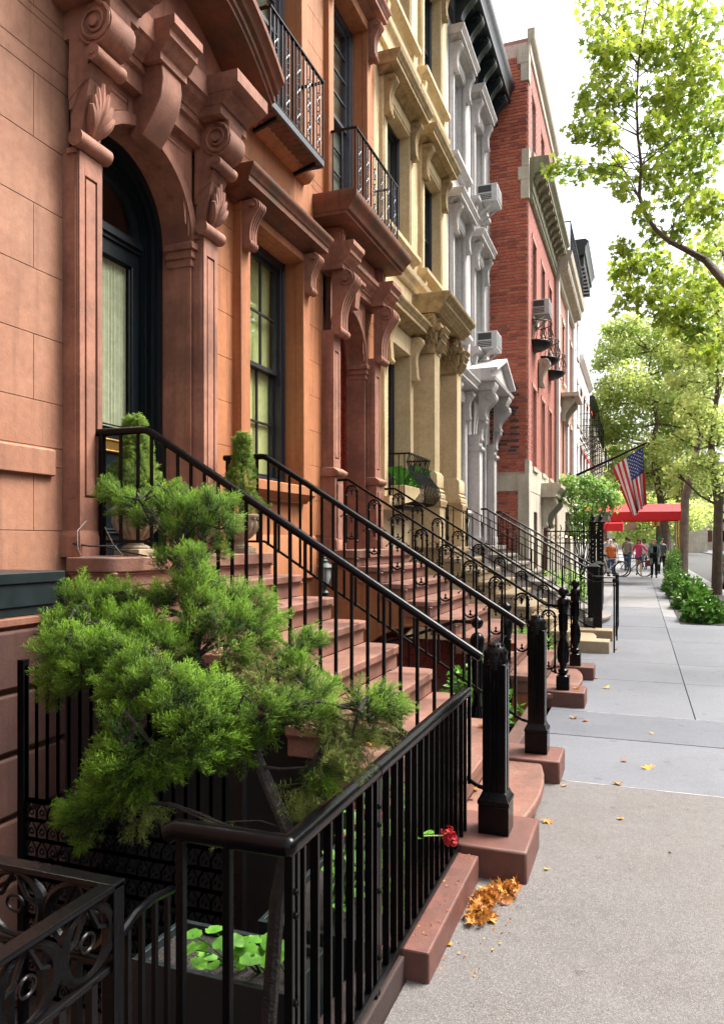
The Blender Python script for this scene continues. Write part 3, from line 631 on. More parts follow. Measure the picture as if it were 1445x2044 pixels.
def arched_doorway(t, yc, r, zl, zs, xf_, m_plate, m_door, halfw, ztop, glazed, back=WX - .3):
    """surround plate with arch, reveal, frame and leaf"""
    pl = MB(); arch_plate(pl, xf_ - .06, xf_, yc - halfw, yc + halfw, zl, zs, ztop, yc, r); spandrels(pl, xf_, yc - halfw + .0, yc + halfw, zs, ztop, yc, r)
    arch_ring(pl, xf_, xf_ + .022, yc, zs, r, r + .075, None)
    s = pl.build('door_surround', m_plate, t)
    rv = MB(); arch_ring(rv, back + .0, xf_ - .0605, yc, zs, r + .001, r + .05, zl); rv.build('reveal', m_plate, s)
    for sg in (-1, 1):   # imposts wrapping the reveal
        ya, yb = (yc - r - .05, yc - r + .055) if sg < 0 else (yc + r - .055, yc + r + .05)
        im = MB(); 
        for (za, zb, e) in ((zs - .17, zs - .11, .012), (zs - .11, zs - .05, .03), (zs - .05, zs, .05)):
            if sg < 0: im.box(back + .12, xf_ + e, yc - r - .07, yc - r + e, za, zb)
            else: im.box(back + .12, xf_ + e, yc + r - e, yc + r + .07, za, zb)
        im.build('impost', m_plate, s, .006, 30, 2)
    d = MB()
    arch_ring(d, back - .05, back + .08, yc, zs, r - .06, r, zl)
    arch_ring(d, back - .05, back + .05, yc, zs, r - .10, r - .0605, zl)
    arch_ring(d, back - .05, back + .0, yc, zs, r - .15, r - .1005, zl)
    for q in (.03, .075, .125): arch_ring(d, back + .08 - q * .55, back + .092 - q * .55, yc, zs, r - q - .012, r - q, zl)
    df = d.build('door_frame', m_door, t)
    ri = r - .15; lf = MB()
    if glazed:
        lf.box(back - .06, back - .01, yc - ri, yc + ri, zs - .10, zs)                              # transom bar
        lf.box(back - .055, back + .012, yc - ri, yc + ri, zs - .07, zs - .03)
        arch_ring(lf, back - .06, back - .02, yc, zs, ri - .07, ri)
        gz0, gz1 = zl + .92, zs - .22
        lf.box(back - .07, back - .03, yc - ri, yc - ri + .09, zl, zs - .1); lf.box(back - .07, back - .03, yc + ri - .09, yc + ri, zl, zs - .1)
        lf.box(back - .07, back - .03, yc - ri + .09, yc + ri - .09, zl, zl + .16); lf.box(back - .07, back - .03, yc - ri + .09, yc + ri - .09, zl + .50, gz0); lf.box(back - .07, back - .03, yc - ri + .09, yc + ri - .09, gz1, zs - .1)
        lf.box(back - .06, back - .045, yc - ri + .09, yc + ri - .09, zl + .16, zl + .50)
        for (za, zb) in ((gz0, gz1), (zl + .16, zl + .50)):
            for q in (0, 1):
                e = .022 * q; a, b, c, dd = yc - ri + .09 + e, yc + ri - .09 - e, za + e, zb - e
                mbp = [(back - .022 - .01 * q, a, c), (back - .022 - .01 * q, b, c), (back - .022 - .01 * q, b, dd), (back - .022 - .01 * q, a, dd)]
                lf.tube(mbp + [mbp[0]], .009, 5, False)
    else:
        lf.box(back - .07, back - .04, yc - ri, yc + ri, zl, zs)
        arch_ring(lf, back - .07, back - .03, yc, zs, .02, ri)
        for (za, zb) in ((zl + .12, zl + .75), (zl + .85, zs - .1)):
            for s_ in (-1, 1):
                a, b = sorted((yc + s_ * .04, yc + s_ * (ri - .06)))
                for q in (0, .025):
                    p = [(back - .038, a + q, za + q), (back - .038, b - q, za + q), (back - .038, b - q, zb - q), (back - .038, a + q, zb - q)]; lf.tube(p + [p[0]], .008, 5, False)
    dr = lf.build('door', m_door, t)
    if glazed:
        MB().add([(back - .052, yc - ri + .09, gz0), (back - .052, yc + ri - .09, gz0), (back - .052, yc + ri - .09, gz1), (back - .052, yc - ri + .09, gz1)], [(0, 1, 2, 3)]).build('pane', GLC, dr, 0, 0)
        n = 26; cv = []; 
        for i in range(n * 2 + 1):
            yy = yc - ri + .1 + (2 * ri - .2) * i / (2 * n); cv.append((back - .066 + .006 * math.sin(i * 1.9), yy))
        vs = [(x, y, z) for z in (gz0, gz1) for x, y in cv]; k = len(cv)
        MB().add(vs, [(i, i + 1, i + 1 + k, i + k) for i in range(k - 1)]).build('curtain', CURT, dr)
        MB().add([(back - .05, yc + (ri - .07) * math.cos(PI * i / 20), zs + (ri - .07) * math.sin(PI * i / 20)) for i in range(21)], [tuple(range(21))]).build('fanlight', GLD, dr, 0, 0)
        lv = MB(); a, b, c, dd = yc - .2, yc + .2, gz0 - .17, gz0 - .09
        lv.box(back - .032, back - .022, a, b, c, dd); p = [(back - .02, a, c), (back - .02, b, c), (back - .02, b, dd), (back - .02, a, dd)]; lv.tube(p + [p[0]], .009, 5, False)
        lv.build('mail_slot', BRAS, dr)
        MB().ball((back - .0, yc - ri + .13, zl + .88), .028, 12, 8).build('knob', BRAS, dr)
    else:
        MB().ball((back - .0, yc - .1, zl + .88), .028, 12, 8).build('knob', BRAS, dr)
    return s
# ---------------------------------------------------------------- the four row houses with stoops
XF = WX + .03
def upper_window(t, yc, hw, z0, z1, msur, mornt, sash, blind, cor=True, cols=1, rows=1, prm=None, proj=.26, hw2=.16, sill=True, drop=1):
    """surround, consoles, hood and sill round a window opening"""
    w_ = window(t, WX, yc - hw, yc + hw, z0, z1, sash, cols, rows, blind, drop=drop, pane=False)
    s = MB()
    for a, b in ((yc - hw - hw2, yc - hw), (yc + hw, yc + hw + hw2)): s.box(WX - .02, WX + .055, a, b, z0, z1); s.box(WX + .055, WX + .07, a + .03, b - .03, z0 + .05, z1 - .02)
    s.box(WX - .02, WX + .055, yc - hw - hw2, yc + hw + hw2, z1, z1 + .22); s.box(WX + .055, WX + .068, yc - hw, yc + hw, z1 + .04, z1 + .18)
    s.build('window_surround', msur, t, .004, 30, 1)
    if cor:
        hood(t, mornt, WX, yc - hw - hw2 - .02, yc + hw + hw2 + .02, z1 + .45, .24, proj + .04)
        for a in (yc - hw - hw2 + .02, yc + hw + .015): console(t, mornt, WX + .055, a, a + hw2 - .035, z1 + .22, z1 - .33, .17, .10, .06, .03)
    if sill:
        MB().moulding([(.06, z0 - .17), (.06, z0 - .14)] + cyma(.07, z0 - .13, .15, z0 - .07) + [(.17, z0 - .06), (.17, z0)], WX, yc - hw - hw2 - .03, yc + hw + hw2 + .03, .2).build('window_sill', msur, t)
        for a in (yc - hw - hw2 + .03, yc + hw + .03): MB().moulding([(.05, z0 - .36), (.09, z0 - .34), (.12, z0 - .172)], WX, a, a + .1, 0).build('sill_bracket', msur, t)
# ---- house 1 (pink brownstone, rolled brackets)
Y0, Y1 = 1.4, 5.3
h = thing('brownstone_house', 'pinkish brownstone house with dark arched door under a curved pediment', 'house', (0, 0, 0), 0, 'row houses with front stoops')
DC, DH = 4.35, .556
holes = [(DC - .7, DC + .7, 1.35, 4.62), (1.85, 2.95, 2.15, 4.4), (1.85, 2.95, 5.5, 7.8), (3.8, 4.9, 5.5, 7.8), (1.85, 2.95, 8.9, 10.8), (3.8, 4.9, 8.9, 10.8), (1.7, 2.9, -.9, 1.2)]
bx = WX - .014
shell(h, bx, Y0, Y1, -1.2, 12.2, holes, PINK)
ashlar(h, bx, Y0, Y1, 1.66, 12.2, holes, PINK, .372, .98)
ashlar(h, bx, Y0, Y1, 1.13, 1.66, holes, PINK, .53, 2.2)
for k in range(6):                                 # rusticated basement courses
    z = -.95 + .345 * k
    for a, b in ((Y0, 1.7), (2.9, 3.62)): 
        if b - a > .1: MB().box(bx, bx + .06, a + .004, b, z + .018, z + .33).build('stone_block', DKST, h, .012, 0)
MB().moulding([(.02, 1.98), (.045, 1.985), (.045, 2.13), (.03, 2.14)], bx, Y0, 3.50, 0).build('string_course', PINK, h, .004)
MB().moulding([(.02, 1.125), (.035, 1.13), (.035, 1.17)], bx, Y0, 3.42, 0).build('string_course', PORT, h, .004)
s = arched_doorway(h, DC, DH, 1.5, 3.875, XF, PORT, DOOR, .575, 4.62, True)
for ya, yb in ((3.587, 3.787), (4.94, 5.14)):
    panel_pilaster(h, PORT, WX, ya, yb, 1.503, 3.93, .13, 1.86, 3.80, 'pilaster', .16)
    rolled_console(h, PORT, WX + .045, ya - .01, yb + .01, 4.79)
    e = MB(); pr_ = [(.33, 4.79), (.33, 4.86)] + cyma(.35, 4.86, .43, 4.93) + [(.46, 4.935), (.50, 4.97), (.50, 5.06)]
    e.moulding(pr_, WX, ya - .01, yb + .01, .25).build('capital_block', PORT, h)
ent = MB(); ent.moulding([(.10, 4.62), (.10, 4.74), (.13, 4.75), (.13, 4.80)] + cyma(.14, 4.80, .22, 4.90) + [(.24, 4.91), (.24, 5.05)], WX, 3.6, 5.12, 0).build('entablature', PORT, h)
ks = MB(); kc = DC - .02
ks.prism([(WX, 4.80), (WX + .26, 4.80), (WX + .27, 4.70), (WX + .25, 4.58), (WX + .17, 4.44), (WX + .10, 4.35), (WX, 4.35)], kc - .11, kc + .11, 'y')
ks.build('keystone', PORT, h, .006)
MB().moulding([(.28, 4.80), (.28, 4.85), (.31, 4.87), (.34, 4.92), (.36, 4.93), (.36, 4.98), (.40, 5.0), (.40, 5.06)], WX, kc - .12, kc + .12, .12).build('keystone_cap', PORT, h)
def curved_pediment(t, m, y0, y1, z0, rise, prof, soffit):
    n = 20; vs = []; k = len(prof); mb = MB(); yc, hw = (y0 + y1) / 2, (y1 - y0) / 2
    for i in range(n + 1):
        u = -1 + 2 * i / n; zz = z0 + rise * (1 - u * u)
        vs += [(WX - .02, yc + u * hw, zz + prof[0][1])] + [(WX + p, yc + u * (hw + p * .12), zz + z) for p, z in prof] + [(WX - .02, yc + u * hw, zz + prof[-1][1])]
    k2 = k + 2; mb.add(vs, [(i * k2 + j, i * k2 + j + 1, (i + 1) * k2 + j + 1, (i + 1) * k2 + j) for i in range(n) for j in range(k2 - 1)] + [tuple(range(k2)), tuple(range(n * k2, n * k2 + k2))[::-1]])
    return mb.build('pediment', m, t)
curved_pediment(h, HOOD, 3.42, 5.30, 4.97, .42, [(.50, .10), (.50, .13), (.52, .14), (.52, .19), (.55, .20), (.57, .25), (.60, .27), (.60, .32), (.55, .34)], HOOD)
MB().prism([(3.5, 5.06)] + [(4.36 + .9 * math.cos(PI - PI * i / 16), 5.06 + .44 * math.sin(PI * i / 16)) for i in range(1, 16)] + [(5.24, 5.06)], WX, WX + .20, 'x').build('tympanum', PORT, h)
window(h, WX, 1.85, 2.95, 2.15, 4.4, SASH)
for yc in (2.4, 4.35): upper_window(h, yc, .55, 5.72, 7.8, PINK, PINK, SASH, BLNG); upper_window(h, yc, .55, 8.9, 10.8, PINK, PINK, SASH, BLNG)
window(h, WX, 1.7, 2.9, -.9, 1.2, SASH, 1, 1, None)
MB().moulding(cornice_prof(.6, 11.9, .8), WX, Y0, Y1, 0).build('roof_cornice', HOOD, h)
MB().box(WX + .0, WX + .14, 5.2, 5.3, 1.5, 4.9).build('corner_strip', HOOD, h, 0, 0) if False else None
# ---- house 2 (orange brownstone, slab hood)
Y0, Y1 = 5.3, 9.22
h = thing('brownstone_house', 'orange brownstone house with tall sash window and heavy slab hood over its mahogany door', 'house', (0, 0, 0), 0, 'row houses with front stoops')
DC = 8.24; DH = .545
holes = [(DC - .7, DC + .7, 1.35, 4.62), (5.76, 6.86, 2.15, 4.42), (5.76, 6.86, 5.45, 8.0), (7.7, 8.8, 5.45, 8.0), (5.76, 6.86, 9.1, 11.1), (7.7, 8.8, 9.1, 11.1), (5.7, 6.8, -.9, 1.1)]
shell(h, bx, Y0, Y1, -1.2, 12.4, holes, ORNG)
ashlar(h, bx, Y0, Y1, 1.66, 12.4, holes, ORNG, .372, .98)
for a, b, c in ((5.3, 7.3, .3), (7.0, 9.22, .9)): pass
MB().moulding([(.02, 1.2), (.05, 1.22), (.05, 1.62), (.03, 1.66)], bx, 5.32, 7.28, 0).build('string_course', ORNG, h, .004)
MB().moulding([(.05, 1.98), (.05, 2.0)] + cyma(.06, 2.0, .12, 2.05) + [(.14, 2.06), (.14, 2.14), (.12, 2.15)], WX, 5.55, 7.02, .1).build('window_sill', ORNG, h)
s = arched_doorway(h, DC, DH, 1.5, 3.80, XF, PORT, MAHO, .56, 4.55, False)
for ya, yb in ((7.50, 7.70), (8.86, 9.08)):
    panel_pilaster(h, PORT, WX, ya, yb, 2.40, 3.90, .14, 2.5, 3.68, 'pilaster')
    p = MB(); p.box(WX, WX + .165, ya - .02, yb + .02, 1.503, 2.30); p.box(WX + .165, WX + .18, ya + .03, yb - .03, 1.62, 2.22)
    p.moulding([(.165, 2.30), (.19, 2.31), (.21, 2.34), (.21, 2.36), (.15, 2.40)], WX, ya - .02, yb + .02, .12); p.moulding([(.19, 1.503), (.19, 1.60), (.17, 1.63)], WX, ya - .02, yb + .02, .1)
    p.build('pilaster_pedestal', PORT, h, .004)
    console(h, PORT, WX + .12, ya, yb, 4.54, 3.84, .26, .12, .10, .042, 2, .035, detail=1)
    MB().moulding([(.26, 4.54), (.26, 4.60)] + cyma(.27, 4.60, .34, 4.68) + [(.36, 4.69), (.36, 4.73), (.40, 4.77), (.40, 4.82)], WX, ya, yb, .18).build('capital_block', PORT, h)
    q = MB(); q.box(WX, WX + .20, ya + .03, yb - .03, 4.82, 5.02); q.box(WX + .20, WX + .222, ya + .055, yb - .055, 4.85, 5.0)
    for k in range(6): q.ball((WX + .215, (ya + yb) / 2 + random.uniform(-.05, .05), 4.86 + .025 * k), .022, 7, 5)
    q.build('frieze_block', PORT, h)
MB().moulding([(.10, 4.56), (.10, 4.62), (.12, 4.63), (.12, 4.66)] + cyma(.13, 4.66, .20, 4.74) + [(.22, 4.75), (.22, 4.80), (.14, 4.82), (.14, 5.0)], WX, 7.70, 8.86, 0).build('entablature', PORT, h)
MB().moulding([(.30, 5.03), (.38, 5.04), (.38, 5.075), (.41, 5.08)] + cyma(.42, 5.10, .50, 5.22) + [(.50, 5.26), (.46, 5.285)], WX, 7.72 - .38, 8.86 + .30, .18).build('slab_hood', HOOD, h)
MB().prism([(WX, 4.62), (WX + .16, 4.62), (WX + .13, 4.34), (WX, 4.34)], DC - .07, DC + .07, 'y').build('keystone', PORT, h, .004)
MB().moulding([(.16, 4.60), (.2, 4.62), (.2, 4.66)], WX, DC - .08, DC + .08, .2).build('keystone_cap', PORT, h)
# the tall parlour window
window(h, WX, 5.76, 6.86, 2.15, 4.42, SASH, 3, 2, BLND, rec=.16, fr=.075)
s = MB()
for a, b in ((5.60, 5.76), (6.86, 7.0)): s.box(WX - .01, WX + .08, a, b, 2.15, 4.42)
s.box(WX - .01, WX + .08, 5.60, 7.0, 4.42, 4.50); s.build('window_surround', ORNG, h, .005, 30, 1)
hood(h, HOOD, WX, 5.52, 7.02, 4.72, .24, .30)
for a in (5.61, 6.87): console(h, PORT, WX + .08, a, a + .12, 4.50, 4.10, .16, .085, .055, .032, 2, .008)
for yc in (6.31, 8.25):
    z1 = 8.0; w_ = window(h, WX, yc - .55, yc + .55, 5.45, z1, SLAT, 2, 4, BLNG, rec=.17, fr=.07, pane=False)
    s = MB(); 
    for a, b in ((yc - .69, yc - .55), (yc + .55, yc + .69)): s.box(WX - .01, WX + .06, a, b, 5.42, z1)
    s.box(WX - .01, WX + .06, yc - .69, yc + .69, z1, z1 + .12); s.build('window_surround', ORNG, h, .004, 30, 1)
    MB().moulding([(.05, 5.28), (.08, 5.30), (.12, 5.36), (.12, 5.41)], WX, yc - .72, yc + .72, .1).build('window_sill', ORNG, h)
    hood(h, PORT, WX, yc - .74, yc + .74, z1 + .36, .24, .28)
    for a in (yc - .68, yc + .56): console(h, PORT, WX + .06, a, a + .12, z1 + .12, z1 - .36, .17, .1, .06, .032, 2, .008)
    upper_window(h, yc, .5, 9.1, 11.1, ORNG, PORT, SASH, BLNG)
window(h, WX, 5.7, 6.8, -.9, 1.1, SASH, 1, 1, None)
MB().moulding(cornice_prof(.6, 12.1, .8), WX, Y0, Y1, 0).build('roof_cornice', HOOD, h)
# ---- house 3 (yellow limestone)
Y0, Y1 = 9.22, 13.12
h = thing('limestone_house', 'yellow limestone house with carved capitals and bracketed window hoods', 'house', (0, 0, 0), 0, 'row houses with front stoops')
DC = 11.95
holes = [(DC - .62, DC + .62, 1.35, 4.7), (9.59, 10.65, 2.2, 4.35), (9.59, 10.65, 5.85, 7.6), (11.45, 12.51, 5.85, 7.6), (9.59, 10.65, 9.0, 10.9), (11.45, 12.51, 9.0, 10.9), (9.6, 10.6, -.9, 1.1)]
shell(h, bx, Y0, Y1, -1.2, 12.4, holes, YELL)
ashlar(h, bx, Y0, Y1, 1.3, 12.4, holes, YELL, .62, 1.35, bevel=0)
ya_, r = DC, .50
pl = MB(); arch_plate(pl, WX - .02, WX + .05, DC - .62, DC + .62, 1.5, 3.95, 4.72, DC, .48); arch_ring(pl, WX + .05, WX + .075, DC, 3.95, .48, .56, 1.6)
arch_ring(pl, WX - .4, WX - .0205, DC, 3.95, .481, .53, 1.5); pl.build('door_surround', YELL, h)
d = MB(); arch_ring(d, WX - .42, WX - .3, DC, 3.95, .40, .48, 1.5); d.box(WX - .42, WX - .38, DC - .40, DC + .40, 1.5, 3.95); arch_ring(d, WX - .42, WX - .37, DC, 3.95, .02, .4); d.build('door', MAHO, h)
for ya in (10.98, 12.45):
    yb = ya + .30; x1 = .38
    c_ = MB(); c_.box(WX, WX + x1 - .03, ya, yb, 2.66, 4.44)
    c_.moulding([(x1, 2.24), (x1 + .05, 2.25), (x1 + .05, 2.31), (x1 + .02, 2.33), (x1 + .04, 2.36), (x1 + .0, 2.40), (x1 + .02, 2.42), (x1 + .02, 2.60), (x1 + .0, 2.63), (x1 - .03, 2.66)], WX, ya, yb, .12)
    c_.build('pilaster', YELL, h, .004)
    MB().moulding([(x1 + .08, 2.12), (x1 + .08, 2.2), (x1 + .05, 2.24)], WX, ya, yb, .14).build('pilaster_base', YORN, h)
    MB().box(WX, WX + x1 + .06, ya - .04, yb + .04, 1.50, 2.12).build('pilaster_pedestal', YELL, h, .006, 0)
    k_ = MB(); k_.moulding([(x1 - .03, 4.44), (x1 - .02, 4.46), (x1 - .03, 4.48), (x1 - .03, 4.6), (x1 + .05, 4.80), (x1 + .08, 4.82), (x1 + .08, 4.87)], WX, ya, yb, .15)
    for lev, (zz, pr_, L_) in enumerate(((4.49, .0, .15), (4.58, .03, .17), (4.68, .06, .15))):
        cnt = 5
        for i in range(cnt):
            yy = ya + (i + .5 * (lev % 2) + .25) * (yb - ya) / cnt
            k_.tube([(WX + x1 - .02 + pr_, yy, zz), (WX + x1 + .03 + pr_, yy, zz + L_ * .6), (WX + x1 + .075 + pr_, yy, zz + L_), (WX + x1 + .085 + pr_, yy, zz + L_ * .8)], [.02, .03, .022, .012], 6)
            xx = WX + .05 + (i + .5 * (lev % 2)) * (x1 - .02) / cnt
            k_.tube([(xx, ya - .0 - pr_ * .5, zz), (xx, ya - .03 - pr_ * .5, zz + L_ * .6), (xx, ya - .07 - pr_ * .5, zz + L_), (xx, ya - .08 - pr_ * .5, zz + L_ * .8)], [.02, .03, .022, .012], 6)
    for sx in (WX + .08, WX + x1 + .04):
        k_.tube([(sx, ya - .05, 4.79), (sx, ya - .10, 4.79)], .035, 8)
    k_.build('capital', YORN, h)
    q = MB(); q.box(WX, WX + x1 - .04, ya + .02, yb - .02, 4.87, 5.06)
    for i in range(14): q.ball((WX + x1 - .04 + random.uniform(-.01, .02), ya + random.uniform(.04, yb - ya - .04), 4.90 + random.random() * .14), .025, 6, 4); q.ball((WX + random.uniform(.05, x1 - .08), ya + .015, 4.90 + random.random() * .14), .028, 6, 4)
    q.build('frieze_block', YORN, h)
fr_ = MB(); fr_.box(WX, WX + .2, 11.28, 12.45, 4.73, 5.06)
for i in range(46): fr_.ball((WX + .2, 11.3 + 1.14 * random.random(), 4.77 + .25 * random.random()), .03, 6, 4)
fr_.build('carved_frieze', YORN, h)
MB().moulding([(.40, 5.07), (.42, 5.10)] + cyma(.43, 5.10, .50, 5.17) + [(.52, 5.18), (.52, 5.24)] + cyma(.53, 5.24, .60, 5.31) + [(.60, 5.35), (.52, 5.37)], WX, 11.02, 12.72, .12).build('portal_cornice', YORN, h)
MB().moulding([(.03, 5.40), (.05, 5.42)] + cyma(.06, 5.46, .12, 5.54) + [(.13, 5.60), (.03, 5.62)], WX, 9.26, 13.10, 0).build('string_course', YELL, h)
window(h, WX, 9.59, 10.65, 2.2, 4.35, SASH, 1, 1, BLNG, rec=.22, fr=.09)
s = MB()
for a, b in ((9.44, 9.59), (10.65, 10.80)): s.box(WX - .01, WX + .07, a, b, 2.2, 4.35)
s.box(WX - .01, WX + .07, 9.44, 10.80, 4.35, 4.62); s.build('window_surround', YELL, h, .005, 30, 1)
hood(h, YORN, WX, 9.42, 10.84, 4.87, .25, .32)
for a in (9.45, 10.67): console(h, YELL, WX + .07, a, a + .12, 4.62, 3.98, .17, .10, .06, .032, 2, .008)
MB().moulding([(.10, 2.02), (.14, 2.06), (.16, 2.12), (.16, 2.2)], WX, 9.4, 10.84, .1).build('window_sill', YELL, h)
for yc in (10.12, 11.98):
    upper_window(h, yc, .53, 5.85, 7.6, YELL, YORN, SASH, BLNG, proj=.30, drop=.55)
    upper_window(h, yc, .53, 9.0, 10.9, YELL, YORN, SASH, BLNG, proj=.30, drop=.5)
    MB().moulding([(.03, 8.30), (.05, 8.32)] + cyma(.06, 8.5, .12, 8.58) + [(.13, 8.64), (.03, 8.66)], WX, yc - .9, yc + .9, 0).build('string_course', YELL, h)
MB().moulding(cornice_prof(.6, 12.1, .8), WX, Y0, Y1, 0).build('roof_cornice', YORN, h)
# ---- house 4 (grey painted stone)
Y0, Y1 = 13.12, 17.28
h = thing('grey_stone_house', 'pale grey painted stone house with white window frames and gabled door hood', 'house', (0, 0, 0), 0, 'row houses with front stoops')
DC = 15.9
holes = [(DC - .62, DC + .62, 1.35, 4.5)] + [(c - .45, c + .45, a, b) for c in (13.95, 15.85) for a, b in ((5.6, 7.55), (8.7, 10.5))] + [(13.5, 14.4, 2.2, 4.3), (13.5, 14.4, -.9, 1.1)]
shell(h, bx + .01, Y0, Y1, -1.2, 12.0, holes, GREY)
for yc in (13.95, 15.85):
    for a, b in ((5.6, 7.55), (8.7, 10.5)):
        upper_window(h, yc, .45, a, b, GREY, GREY, WSAS, BLNW, proj=.26, hw2=.15)
        for y in (yc - .64, yc + .60): MB().box(WX, WX + .03, y, y + .04, a - .3, b + .2).build('pilaster_strip', GREY, h, .003, 0)
upper_window(h, 13.95, .45, 2.2, 4.3, GREY, GREY, WSAS, BLNW, proj=.28)
pl = MB(); arch_plate(pl, WX - .02, WX + .05, DC - .62, DC + .62, 1.5, 3.8, 4.5, DC, .46); arch_ring(pl, WX + .05, WX + .075, DC, 3.8, .46, .54, 1.6); arch_ring(pl, WX - .4, WX - .0205, DC, 3.8, .461, .52, 1.5); pl.build('door_surround', GREY, h)
d = MB(); d.box(WX - .42, WX - .38, DC - .46, DC + .46, 1.5, 3.8); arch_ring(d, WX - .42, WX - .37, DC, 3.8, .02, .46); d.build('door', DOOR, h)
for ya in (14.9, 16.55):
    yb = ya + .28
    panel_pilaster(h, GREY, WX, ya, yb, 1.503, 3.75, .24, 1.9, 3.6, 'pilaster', .2)
    MB().moulding([(.26, 3.42), (.29, 3.45), (.29, 3.5), (.26, 3.52)], WX, ya, yb, .1).build('pilaster_cap', GREY, h)
    console(h, GREY, WX + .22, ya, yb, 4.62, 4.02, .34, .15, .13, .05, 2, .02)
    console(h, GREY, WX + .20, ya + .03, yb - .03, 4.05, 3.62, .16, .08, .06, .03, 2, .01)
    MB().moulding([(.50, 4.62), (.52, 4.66), (.56, 4.72), (.56, 4.78)], WX, ya, yb, .1).build('capital_block', GREY, h)
gb = MB(); 
gp = [(14.72, 4.80), (14.72, 4.98), (15.87, 5.40), (17.02, 4.98), (17.02, 4.80)]
gb.prism(gp, WX, WX + .50, 'x')
for (a, b) in ((gp[1], gp[2]), (gp[3], gp[2])): gb.bar((WX + .30, a[0], a[1] + .02), (WX + .30, b[0], b[1] + .02), .66, .07, (0, 0, 1))
gb.prism([(14.9, 4.86), (15.87, 5.22), (16.84, 4.86)], WX + .50, WX + .512, 'x')
gb.moulding([(.50, 4.78), (.58, 4.80), (.60, 4.86)], WX, 14.78, 16.96, .1)
gb.build('gabled_hood', GREY, h, .004)
rc = MB(); rc.moulding([(.1, 11.2), (.12, 11.3), (.12, 11.5)] + cyma(.14, 11.5, .34, 11.62) + [(.48, 11.66), (.48, 11.8)] + cyma(.49, 11.82, .57, 12.0) + [(.57, 12.06), (.5, 12.1)], WX, Y0, Y1 - .02, .0)
rc.build('roof_cornice', GRNM, h)
for i in range(6):
    y = Y0 + .35 + i * .68; console(h, GRNM, WX + .1, y - .09, y + .09, 11.64, 11.0, .36, .13, .11, .05, 2, .01, name='cornice_bracket')
# ---------------------------------------------------------------- brick house with side wall of single bricks
BX = -2.38
h = thing('brick_house', 'red brick house standing forward of the row with pale corner stones and a bracketed cornice', 'house')
wins = [(17.93, 18.62), (19.66, 20.36), (21.3, 22.0)]
holes = [(a, b, 3.35, 5.25) for a, b in wins] + [(a, b, 6.9, 8.75) for a, b in wins] + [(a, b, 10.75, 12.2) for a, b in wins] + [(18.12, 18.75, .7, 2.3), (20.0, 20.95, 0, 2.3)]
shell(h, BX, 17.32, 22.85, -1.2, 13.1, holes, BRKF, depth=.3)
# single-brick joints of the front in relief: courses as thin proud strips
fb = MB()
for k in range(128):
    z = 3.1 + .078 * k
    if z > 13: break
    off = .11 * (k % 2); y = 17.36 - off
    while y < 22.8:
        a, b = max(y, 17.36), min(y + .212, 22.8); y += .222
        if b - a < .03 or any(q[0] - .02 < (a + b) / 2 < q[1] + .02 and q[2] - .02 < z + .035 < q[3] + .02 for q in holes): continue
        fb.box(BX - .002, BX + .008, a, b, z, z + .068)
fb.build('brick_courses', BRKP2, h, 0, 0, kind='stuff')
side = MB().add([(BX - .02, 17.30, -.2), (WX - .1, 17.30, -.2), (WX - .1, 17.30, 13.0), (BX - .02, 17.30, 13.0)], [(0, 1, 2, 3)]).build('side_wall', MORT, h, 0, 0)
bms = [MB().box(-.101, .101, -.012, .012, -.029, .029).mesh('brick', m_, 0) for m_ in BRKS]
bhs = [MB().box(-.05, .05, -.012, .012, -.029, .029).mesh('half_brick', m_, 0) for m_ in BRKS]
bvs = [MB().box(-.0335, .0335, -.012, .012, -.10, .10).mesh('soldier_brick', m_, 0) for m_ in BRKS]
cnt = 0; far = [MB() for _ in BRKS]; qx = BX - .16
for k in range(150):
    z = 1.38 + .0755 * k
    if z > 12.9: break
    if 2.72 < z < 3.12: continue
    sold = abs(z - 9.17) < .12 or abs(z - 11.27) < .12
    x = WX - .03 + (.055 if k % 2 else 0)
    while x < BX - .04:
        L_ = .208 if not (k % 6 == 5) else .10
        x0_ = x; x += L_ + .011
        if x0_ + L_ > BX - .006: L_ = BX - .006 - x0_
        if L_ < .03: break
        xc = x0_ + L_ / 2
        r_ = random.random(); dark = 3.6 < z < 5.3 and xc < BX - .2
        mi = (0 if r_ < .55 else 1 if r_ < .8 else 2) if not dark else (3 if r_ < .35 else 2 if r_ < .7 else 0)
        if cnt < 300 and (L_ > .2 or abs(L_ - .10) < .005):
            o = put('brick', (bms if L_ > .15 else bhs)[mi], side); o.location = (xc, 17.292 + random.uniform(-.003, .003), z + .035); cnt += 1
        else: far[mi].box(xc - L_ / 2 + .003, xc + L_ / 2 - .003, 17.28 + random.uniform(-.003, .003), 17.304, z + .006, z + .064)
for i, f_ in enumerate(far):
    if f_.v: f_.build('brickwork', BRKS[i], side, 0, 0, kind='stuff')
MB().box(WX - .02, BX + .03, 17.24, 17.33, 2.75, 3.10).build('stone_band', CREM, h, .006, 0)
MB().box(BX - .02, BX + .03, 17.36, 22.85, 2.75, 3.35).build('stone_band', CREM, h, .006, 0)
MB().box(BX - .22, BX + .034, 17.235, 17.5, 1.2, 3.12).build('corner_stone', CREM, h, .006, 0)
MB().box(BX - .07, BX + .036, 17.238, 17.7, 3.10, 3.45).build('corner_stone', CREM, h, .006, 0)
for a, b, q in ((9.42, 9.85, .16), (9.85, 10.15, .22), (10.15, 10.55, .14), (12.1, 12.5, .16), (12.5, 12.9, .24)):
    MB().box(BX - q, BX + .03, 17.235, 17.5, a + .004, b - .004).build('corner_stone', CREM, h, .006, 0)
MB().box(BX - .02, BX + .026, 17.36, 22.85, 0, 2.75).build('ground_storey_stone', CREM, h, 0, 0) if False else None
gs = MB()
for a, b, c, d in cells(17.5, 22.85, -.3, 2.749, holes): gs.box(BX, BX + .022, a, b, c, d)
